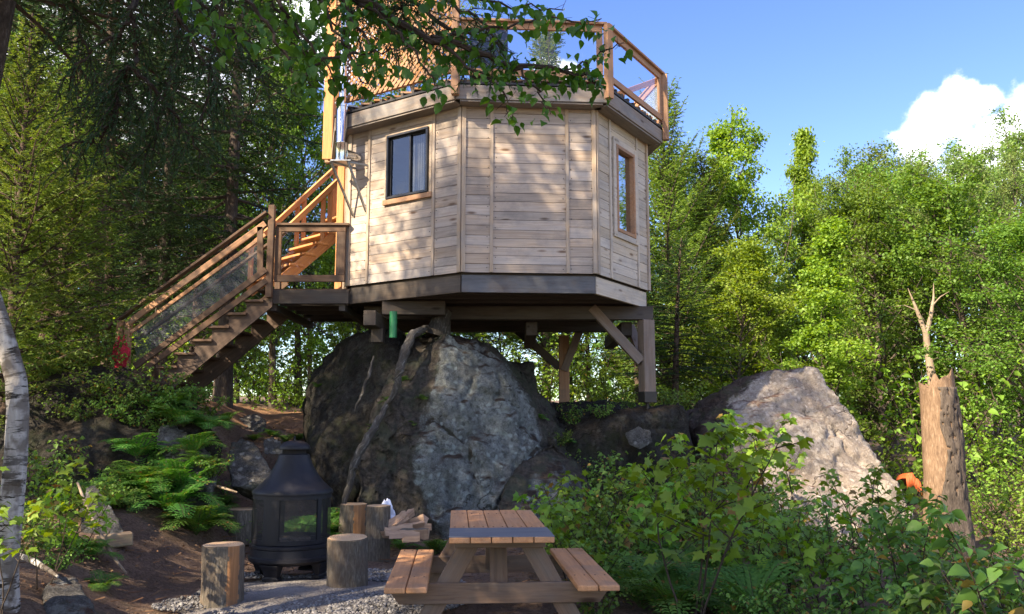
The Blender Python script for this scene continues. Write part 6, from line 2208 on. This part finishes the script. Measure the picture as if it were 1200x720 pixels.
def groundcover():
    N = 1
    rnd = random.Random(5)
    spots = []
    for _ in range(1350):
        x, y = rnd.uniform(-9, 14), rnd.uniform(4.5, 19)
        d = noise.noise((x * .7, y * .7, 11))
        left = x < -3.1 and y > 6.5
        right = x > 1.15 + max(0, (7 - y)) * .0
        back = y > 11.5
        if not (left or right or back) or d < -.02 or (abs(x + 4.6) < 1.2 and 13.5 < y < 18):
            continue
        spots.append((x, y))
    Vs, Fa, off = [], [], 0
    tri, quad = [], []
    for x, y in spots:
        n = rnd.randint(7, 16)
        pos = np.stack([rng.normal(x, .16, n), rng.normal(y, .16, n), gz(x, y) + rng.uniform(.04, .22, n)], -1)
        V, Fs = instance(T_OVATE, pos, rand_rot(n, rng.normal(-.1, .35, n)), rng.uniform(.04, .09, n))
        Vs.append(V); quad.append(Fs[0] + off); tri.append(Fs[1] + off); off += len(V)
    o = bpy.data.objects.new('ground_cover', np_mesh('ground_cover', np.concatenate(Vs), [np.concatenate(quad), np.concatenate(tri)], False, [L_SHRUB])); link(o)
    tag(o, 'low green seedlings and leaves covering the forest floor', kind='stuff')


groundcover()


# ------------------------------------------------------------------ trees
D_LIME = deciduous('lime_tree', 101, 8.2, .14, 2.5, 42, 20000, .098, L_LIME, M_BARK, .07, 'oval', 1, .13)
D_LIME2 = deciduous('lime_tree', 131, 8.2, .12, 2.2, 36, 17000, .098, L_LIME, M_BARK, .07, 'cone', 1, .13, .08, .8)
D_GREEN = deciduous('green_tree', 102, 9.5, .12, 2.9, 48, 24000, .10, L_GREEN, M_BARK, .10, 'oval', 1, .15)
D_OLIVE = deciduous('olive_tree', 103, 9.5, .10, 2.6, 60, 25000, .085, L_OLIVE, M_BARK, .08, 'oval', 3, .14, .10, .75)
D_OLIVE2 = deciduous('olive_tree', 133, 9.5, .10, 2.8, 64, 26000, .085, L_OLIVE, M_BARK, .08, 'dome', 4, .14, .10, .85)
D_BIG = deciduous('big_tree', 104, 13, .30, 3.6, 54, 26000, .115, L_GREEN, M_BARK, .16, 'dome', 1, .22)
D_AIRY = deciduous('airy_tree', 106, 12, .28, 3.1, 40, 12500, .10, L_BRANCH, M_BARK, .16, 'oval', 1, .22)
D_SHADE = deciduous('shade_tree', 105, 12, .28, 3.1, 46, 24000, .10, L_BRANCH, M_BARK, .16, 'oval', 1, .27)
C_SPRUCE = conifer('spruce', 111, 13, .20, 2.3, L_NEEDLE, M_BARK, .16, .34, .33, 6, .9, .075, 20, wide=.15, ragged=.4)
C_SPRUCE2 = conifer('spruce', 112, 12, .36, 1.8, L_NEEDLE, M_BARKR, .12, .38, .36, 5, .85, .075, 30, wide=.15, ragged=.4)
C_YOUNG = conifer('young_spruce', 113, 6.5, .10, 1.95, L_NEEDLEY, M_BARKR, .08, .06, .30, 6, 1.15, .06, 8, .05, wide=.16)
C_HEML = conifer('hemlock', 114, 11.5, .10, 2.7, L_HEML, M_BARK, .12, .02, .34, 5, 1.0, .07, 2, .32, .5, .2, .58)
C_NEAR = conifer('near_spruce', 115, 13, .60, 2.3, L_NEEDLE, M_BARK, .17, .32, .40, 5, .8, .075, 0, wide=.16)

TR = [  # right-hand wood
    (C_HEML, 'hemlock_tree', 'feathery hemlock rising just right of the treehouse', 786, 21.5, .89, .95),
    (C_HEML, 'hemlock_tree', 'lower hemlock between the tallest hemlock and the bright lime tree', 832, 22.5, .76, .9),
    (D_LIME, 'broadleaf_tree', 'bright lime green tree with a pointed top right of the hemlocks', 886, 24, 1.14, 1.1),
    (D_LIME2, 'broadleaf_tree', 'lime green tree with a slim twin top right of the pointed one', 930, 26, 1.27, 1.0),
    (D_LIME2, 'broadleaf_tree', 'low yellow green tree with a thin pale trunk right behind the sunlit boulder', 960, 18.6, .72, .95),
    (D_OLIVE, 'broadleaf_tree', 'olive green tree with its broad top below the cloud', 1085, 27, .98, 1.2),
    (D_OLIVE2, 'broadleaf_tree', 'olive green tree crowding the right edge of the wood', 1190, 25, .99, 1.25),
    (D_OLIVE2, 'broadleaf_tree', 'thin topped olive tree beside the gap of blue sky', 1010, 29, .98, .95),
    (D_GREEN, 'broadleaf_tree', 'deep green tree behind the dead trunk', 1140, 20.5, .74, 1.0),
    (D_GREEN, 'broadleaf_tree', 'deep green tree filling the wood left of the pale forked trunk', 1035, 21.5, .78, 1.0),
    (D_LIME, 'broadleaf_tree', 'small lime tree between the hemlock foot and the sunlit boulder', 850, 20, .66, .9),
    (D_GREEN, 'broadleaf_tree', 'dark green tree low at the right edge behind the broad leaved bush', 1210, 18, .62, .9),
    (C_SPRUCE2, 'spruce_tree', 'dark young spruce right beside the corner post', 790, 17.8, .40, .8),
    (C_SPRUCE2, 'spruce_tree', 'thin spruce directly behind the corner post', 748, 20.5, .50, .8),
]
for ms, nm, lab, px, Y, sc, sxy in TR:
    plant_tree(nm, ms, lab, at(px, 400, Y).x, Y, sc, sxy=sxy)
G2 = 'trees closing the far right of the wood'
for k, (px, Y, sc) in enumerate([(780, 31, 1.1), (840, 33, 1.0), (905, 34, .9), (970, 35, .95), (1040, 33, 1.1), (1110, 34, 1.2), (1170, 31, 1.15), (1240, 29, 1.2), (1290, 24, 1.1), (1000, 24, .75), (920, 21.5, .6), (1160, 22.5, .85), (1075, 24, .9), (880, 28, .8)]):
    plant_tree('broadleaf_tree', (D_GREEN, D_OLIVE, D_LIME2, D_OLIVE2)[k % 4], 'leafy tree deep in the right hand wood', at(px, 400, Y).x, Y, sc, group=G2)

LEFT = [
    (C_SPRUCE, 'spruce_tree', 'big spruce with a thick grey trunk behind the stairs', 264, 17.0, 1.10, 1.0),
    (C_SPRUCE2, 'spruce_tree', 'spruce with a sunlit reddish trunk left of the foot of the stairs', 106, 14.2, 1.0, .95),
    (C_SPRUCE2, 'spruce_tree', 'slim spruce with a bare stem behind the birch', 52, 14.6, .95, .8),
    (C_SPRUCE2, 'spruce_tree', 'slim dark spruce between the bare stemmed and the reddish one', 70, 16.5, 1.0, .8),
    (C_YOUNG, 'spruce_tree', 'young spruce with sunlit yellow green boughs at the left edge', 14, 11.4, .98, .95),
    (C_YOUNG, 'spruce_tree', 'young spruce with pale green boughs between the left edge and the reddish trunk', 66, 12.8, .92, .9),
    (D_GREEN, 'broadleaf_tree', 'small leafy tree in front of the spruces at the left edge', -8, 13.4, .62, .7),
    (C_SPRUCE, 'spruce_tree', 'tall dark spruce above the middle of the stairs', 190, 19.5, 1.15, 1.0),
    (D_GREEN, 'broadleaf_tree', 'sunlit green tree seen between the big spruce and the stove pipe', 322, 19.5, 1.02, .85),
    (D_LIME, 'broadleaf_tree', 'light green tree left of the stove pipe behind the upper stairs', 366, 22, 1.12, .9),
    (C_SPRUCE2, 'spruce_tree', 'dark spruce behind the landing railing', 352, 24.5, .55, .9),
    (C_HEML, 'hemlock_tree', 'hemlock whose top shows above the glass railing of the roof deck', 640, 25, 1.05, 1.0),
    (D_BIG, 'broadleaf_tree', 'tall leafy tree behind the lattice screen', 500, 27, 1.05, .9),
]
for ms, nm, lab, px, Y, sc, sxy in LEFT:
    plant_tree(nm, ms, lab, at(px, 400, Y).x, Y, sc, sxy=sxy)
G3 = 'spruces deep in the left hand wood'
for k, (px, Y, sc) in enumerate([(20, 19, 1.1), (128, 22, 1.2), (165, 26, 1.2), (228, 24, 1.2), (-20, 22, 1.2), (-60, 17, 1.2), (420, 30, 1.0), (470, 24, .6), (560, 26, .6), (690, 26, .66), (100, 31, 1.2), (-50, 30, 1.3)]):
    plant_tree('spruce_tree', (C_SPRUCE, C_SPRUCE2)[k % 2], 'dark spruce deep in the left hand wood', at(px, 400, Y).x, Y, sc, group=G3)
G4 = 'broadleaf trees far behind the treehouse'
for k, (px, Y, sc) in enumerate([(240, 29, 1.0), (400, 27, .75), (540, 29, .7), (590, 30, .7), (670, 29, .75), (730, 27, .7), (30, 33, 1.2), (150, 36, 1.3), (280, 37, 1.2), (440, 38, .9)]):
    plant_tree('broadleaf_tree', (D_GREEN, D_LIME)[k % 2], 'leafy tree far behind the treehouse', at(px, 400, Y).x, Y, sc, group=G4)

G5 = 'undergrowth bushes in the wood behind the stairs'
for k, (px, Y, sc) in enumerate([(20, 17, 1.3), (60, 19, 1.5), (110, 18, 1.2), (150, 20, 1.6), (190, 17.5, 1.2), (230, 20.5, 1.6), (265, 22, 1.7), (300, 24, 1.9), (340, 25, 2.0), (385, 25, 2.0), (430, 25, 1.9), (90, 23, 1.9), (30, 23, 1.9), (170, 24, 2.0),
                                 (500, 23, 1.7), (545, 23.5, 1.8), (585, 22, 1.6), (625, 23, 1.7), (665, 21.5, 1.5), (700, 23, 1.8), (735, 21, 1.5), (770, 22.5, 1.8), (215, 27, 2.3), (320, 28, 2.4), (440, 28, 2.4), (130, 27, 2.3), (610, 27, 2.2), (690, 27, 2.2), (530, 27, 2.2)]):
    put((SHRUB[2], LIMESH[0], SHRUB[0])[k % 3], px, 440, Y, sc * 1.15, 'green undergrowth bush in the wood behind the stairs and the treehouse', 'bush', 'bush', G5)


def far_wood():
    Vs, Fs_, off = [], [], 0
    me = D_GREEN[1]
    n = len(me.vertices)
    co = np.empty(n * 3, np.float32); me.vertices.foreach_get('co', co); co = co.reshape(-1, 4, 3)
    rnd = random.Random(3)
    for k in range(90):
        x, y = rnd.uniform(-55, 60), rnd.uniform(40, 72)
        s_ = rnd.uniform(.9, 1.45) * (1.0 if x < 4 else .8)
        pick = co[rng.choice(len(co), 4200, replace=False)]
        c = pick.mean(1, keepdims=True)
        a = rnd.uniform(0, 6.28); m = np.array([[math.cos(a), -math.sin(a), 0], [math.sin(a), math.cos(a), 0], [0, 0, 1]])
        p = ((c + (pick - c) * 2.4) * s_) @ m.T + np.array([x, y, gz(x, y) - .8])
        Vs.append(p.reshape(-1, 3)); Fs_.append(np.arange(len(pick) * 4).reshape(-1, 4) + off); off += len(pick) * 4
    o = bpy.data.objects.new('far_forest', np_mesh('far_forest', np.concatenate(Vs), np.concatenate(Fs_), False, [L_GREEN])); link(o)
    tag(o, 'mass of green forest far behind the clearing', kind='stuff')


far_wood()

# pale forked dead tree in the right wood
mb = MB()
DY = 19.4
_b = at(1090, 430, DY)
_gz = gz(_b.x, DY)
mb.tube([Vector((_b.x + .05, DY, _gz - .1)), at(1091, 435, DY), at(1087, 408, DY), at(1085, 390, DY)], [.10, .09, .075, .07], 10)
mb.tube([at(1085, 392, DY), at(1079, 376, DY), at(1073, 360, DY), at(1068, 348, DY), at(1064, 338, DY)], [.055, .05, .035, .02, .006], 8)
mb.tube([at(1085, 392, DY), at(1090, 374, DY), at(1092, 362, DY), at(1094, 350, DY), at(1094, 332, DY)], [.055, .05, .04, .025, .006], 8)
mb.tube([at(1093, 358, DY), at(1102, 348, DY - .1), at(1112, 342, DY - .2)], [.02, .012, .005], 6)
mb.tube([at(1074, 364, DY), at(1060, 358, DY), at(1044, 360, DY)], [.016, .01, .004], 6)
tag(mb.build('dead_tree', M_DEAD, smooth=True), 'pale forked dead tree without leaves in the right wood', 'dead tree')

# white birch leaning at the left edge
mb = MB()
mb.tube([at(0, 720, 5.9), at(4, 668, 5.9), at(8, 640, 5.9), at(14, 590, 5.9), at(19, 530, 5.9), at(21, 480, 5.9), at(19, 445, 5.9), at(8, 405, 5.9), at(-6, 360, 5.9), at(-26, 300, 5.9), at(-60, 180, 6.0)], [.12, .092, .080, .075, .072, .070, .068, .066, .062, .057, .05], 18)
birch = thing('birch_tree', 'white birch trunk bending out of the left edge', 'tree', (at(4, 668, 5.9).x, 5.9, at(4, 668, 5.9).z))
mb.build('trunk', M_BIRCH, birch, smooth=True)


# ------------------------------------------------------------------ overhanging boughs
def bough(paths, twig_mat, name, parent, leaf_mat_, leaf, gap, twigs=True, n_extra=0, tmpl=T_OVATE, hang=-.75):
    mb = MB(); P, Yw, Pt, S = [], [], [], []
    rnd = random.Random(77)
    for pts, r0 in paths:
        W = [at(*p) for p in pts]
        fine = []
        for i in range(len(W) - 1):
            for k in range(5):
                fine.append(W[i].lerp(W[i + 1], k / 5) + Vector((rnd.gauss(0, .008), rnd.gauss(0, .012), rnd.gauss(0, .008))))
        fine.append(W[-1])
        n = len(fine)
        mb.tube(fine, [r0 * (1 - .85 * k / (n - 1)) + .0012 for k in range(n)], 6, False)
        L = sum((fine[i + 1] - fine[i]).length for i in range(n - 1))
        if gap:
            for k in range(int(L / gap)):
                t = (k + rnd.random()) * gap / L
                if r0 > .012 and t < .35:
                    continue
                o, d = along(fine, min(t, .999))
                side = Vector((rnd.gauss(0, 1), rnd.gauss(0, 1), rnd.gauss(-.1, .5))).normalized()
                q = o + side * rnd.uniform(.015, .05) * (1.5 if twigs else 1)
                mb.tube([o, q], [.0016, .001], 3, False)
                m = rnd.randint(1, 3) if twigs else 1
                for j in range(m):
                    P.append(q + Vector((rnd.gauss(0, .03), rnd.gauss(0, .03), rnd.gauss(-.01, .025)))); Yw.append(math.atan2(-side.x, side.y) + rnd.gauss(0, .5)); Pt.append(hang + rnd.gauss(0, .4)); S.append(leaf * rnd.uniform(.6, 1.2))
    o = mb.build(name, twig_mat, parent)
    V, Fs = instance(tmpl, np.array([p[:] for p in P]), rand_rot(len(P), np.array(Pt), np.array(Yw)), np.array(S))
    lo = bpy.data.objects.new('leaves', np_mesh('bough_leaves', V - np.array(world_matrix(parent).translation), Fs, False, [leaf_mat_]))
    link(lo, parent)
    return o, lo


OB = plant_tree('broadleaf_tree', D_SHADE, 'leafy tree outside the left edge whose long branch hangs before the roof railing', -4.6, 2.4, .95, rz=1.0)
OB.rotation_euler = (0, 0, 0); OB.scale = (1, 1, 1)
for _c_ in OB.children:
    _c_.scale = (.80, .80, .60)
_Q = lambda *p: p
bough([([(-700, -420, 2.7), (60, -180, 3.0), (330, -60, 3.3), (420, 0, 3.5), (505, 45, 3.6), (590, 72, 3.7), (660, 84, 3.8), (700, 97, 3.85)], .03),
       ([(330, -60, 3.3), (395, -10, 3.3), (425, 40, 3.35), (455, 90, 3.4)], .010), ([(300, -70, 3.3), (330, 10, 3.2), (370, 60, 3.2), (392, 96, 3.2)], .010),
       ([(420, 0, 3.5), (470, 40, 3.45), (500, 80, 3.4), (515, 100, 3.4)], .008), ([(505, 45, 3.6), (560, 85, 3.6), (590, 108, 3.6), (600, 140, 3.6)], .007),
       ([(590, 72, 3.7), (618, 95, 3.7), (634, 112, 3.7), (645, 134, 3.7)], .007), ([(505, 45, 3.6), (570, 35, 3.7), (630, 22, 3.8), (680, 28, 3.8), (705, 22, 3.8)], .007),
       ([(660, 84, 3.8), (695, 66, 3.8), (718, 58, 3.8), (731, 50, 3.8)], .004),
       ([(240, -80, 3.2), (280, -10, 3.1), (320, 40, 3.1), (345, 85, 3.1), (372, 104, 3.15)], .010), ([(200, -90, 3.1), (230, -20, 3.0), (262, 20, 3.0), (300, 55, 3.0)], .009),
       ([(180, -120, 3.3), (215, -40, 3.3), (240, 20, 3.3), (262, 62, 3.3)], .008), ([(300, -70, 3.4), (318, -10, 3.4), (345, 35, 3.4), (372, 80, 3.4)], .008), ([(260, -90, 3.5), (300, -20, 3.5), (330, 20, 3.5), (352, 55, 3.5), (380, 95, 3.5)], .008), ([(330, -60, 3.6), (375, 0, 3.6), (400, 40, 3.6), (425, 75, 3.6)], .007),
       ([(350, 92, 3.1), (380, 70, 3.1), (430, 62, 3.1), (480, 55, 3.1)], .006),
       ([(420, 0, 3.5), (520, -5, 3.5), (600, 5, 3.6), (660, 12, 3.6)], .008),
       ([(360, -30, 3.3), (400, 45, 3.25), (418, 80, 3.25), (436, 104, 3.25)], .007)],
      M_TWIG, 'branch', OB, L_BRANCH, .051, .023)

OC = plant_tree('spruce_tree', C_NEAR, 'near spruce with a thick rough trunk in the upper left corner and hanging dead boughs', at(-18, 40, 5.4).x - .42, 5.4, .95, rz=.5, sxy=.55)
OC.rotation_euler = (0, R(7), 0); OC.scale = (1, 1, 1)
for _c_ in OC.children:
    _c_.scale = (.9, .9, .52)


def needle_bough(paths, parent, dens=1.0):
    mb = MB(); P, Yw, Pt, S = [], [], [], []
    rnd = random.Random(31)
    inv = world_matrix(parent).inverted()
    for pts, r0, tl, drop in paths:
        W = [at(*p) for p in pts]
        n = len(W) - 1
        fine = [W[0].lerp(W[1], 0)]
        for i in range(n):
            for k in range(1, 7):
                fine.append(W[i].lerp(W[i + 1], k / 6) + Vector((rnd.gauss(0, .01), rnd.gauss(0, .02), rnd.gauss(0, .01))))
        m = len(fine)
        mb.tube(fine, [r0 * (1 - .8 * k / (m - 1)) + .002 for k in range(m)], 6, False)
        L = sum((fine[i + 1] - fine[i]).length for i in range(m - 1))
        for k in range(int(L * 34)):
            t = rnd.uniform(.12, 1)
            o, d = along(fine, min(t, .999))
            side = (d * rnd.uniform(.2, .8) + Vector((rnd.gauss(0, .7), rnd.gauss(0, .7), rnd.uniform(-1.1, .1) * drop))).normalized()
            tw = polyline(o, side, tl * rnd.uniform(.5, 1.3), 5, .15, -.12 * drop, rnd)
            mb.tube(tw, [.0026 * (1 - .7 * j / 5) + .0008 for j in range(6)], 3, False)
            tl_ = sum((tw[j + 1] - tw[j]).length for j in range(5))
            if rnd.random() > .95 * dens:
                continue
            for q in range(int(tl_ * 170)):
                oo, dd = along(tw, rnd.uniform(.1, .999))
                P.append(oo); Yw.append(math.atan2(-dd.x, dd.y) + rnd.choice((-1, 1)) * rnd.uniform(.3, 1.2)); Pt.append(math.asin(max(-1, min(1, dd.z))) * .7 + rnd.gauss(0, .4)); S.append(.03 * rnd.uniform(.7, 1.2))
    mb.build('dead_bough', M_TWIG, parent)
    V, Fs = instance(T_NEEDLE, np.array([p[:] for p in P]), rand_rot(len(P), np.array(Pt), np.array(Yw)), np.array(S))
    me = np_mesh('bough_needles', V, Fs, False, [L_NEEDLE]); me.transform(inv)
    link(bpy.data.objects.new('bough_needles', me), parent)


needle_bough([([(60, -150, 5.4), (75, -40, 5.2), (95, 40, 5.1), (120, 110, 5.1)], .012, .35, 1.1), ([(220, -120, 5.0), (215, -20, 4.9), (205, 60, 4.9), (190, 130, 4.9), (170, 190, 4.9)], .012, .35, 1.1), ([(270, -100, 4.8), (262, -10, 4.7), (250, 70, 4.7), (235, 150, 4.7)], .012, .35, 1.1),
              ([(430, -60, 4.3), (455, -10, 4.2), (490, 25, 4.2), (520, 50, 4.2)], .010, .26, .7), ([(380, -80, 4.3), (400, -20, 4.2), (415, 20, 4.2), (430, 45, 4.2)], .010, .24, .7),
              ([(-30, -260, 5.2), (90, -150, 5.0), (150, -60, 4.8), (158, 20, 4.7), (156, 78, 4.7), (137, 96, 4.7), (134, 130, 4.7)], .03, .40, 1.0),
              ([(156, 78, 4.7), (185, 110, 4.7), (215, 150, 4.8), (235, 185, 4.8)], .012, .30, 1.0), ([(134, 120, 4.7), (130, 150, 4.7), (110, 165, 4.7), (70, 172, 4.7)], .012, .30, .8),
              ([(150, -60, 4.8), (200, 0, 4.7), (230, 60, 4.7), (265, 120, 4.7)], .014, .35, 1.0), ([(90, -150, 5.0), (180, -40, 5.1), (270, 30, 5.2), (310, 90, 5.2)], .015, .35, .9),
              ([(158, 20, 4.7), (110, 60, 4.7), (80, 95, 4.7)], .010, .28, .8), ([(-30, -260, 5.2), (180, -180, 4.6), (360, -60, 4.3), (430, 0, 4.2), (470, 40, 4.2)], .022, .30, .6),
              ([(360, -60, 4.3), (450, -20, 4.2), (520, 30, 4.2), (560, 62, 4.2)], .014, .30, .5), ([(430, -30, 4.2), (500, -10, 4.2), (560, 20, 4.2), (590, 55, 4.2)], .012, .28, .5)], OC)

# shade trees behind and to the left of the camera: they keep the clearing out of the sun
SH = [(-8.7, 6.7, .72, 1, 'shorter leafy tree on the left bank outside the picture, level with the long dark boulder'), (-7.1, 4.6, 1.08, 2, 'leafy tree on the left bank just outside the picture, nearest to the birch'), (-9.8, 1.8, 1.1, 1, 'leafy tree outside the picture on the left, farthest from the clearing'),
      (-5.6, -.6, .80, 1, 'leafy tree left of and behind the camera'), (-8.2, -3.2, 1.1, 1, 'tall leafy tree far behind the camera on its left')]
for x, y, sc, k, lab in SH:
    plant_tree('spruce_tree' if k == 0 else 'broadleaf_tree', (C_SPRUCE, D_SHADE, D_AIRY)[k], lab, x, y, sc, sxy=sc * {-7.1: .82, -9.8: .9}.get(x, 1))
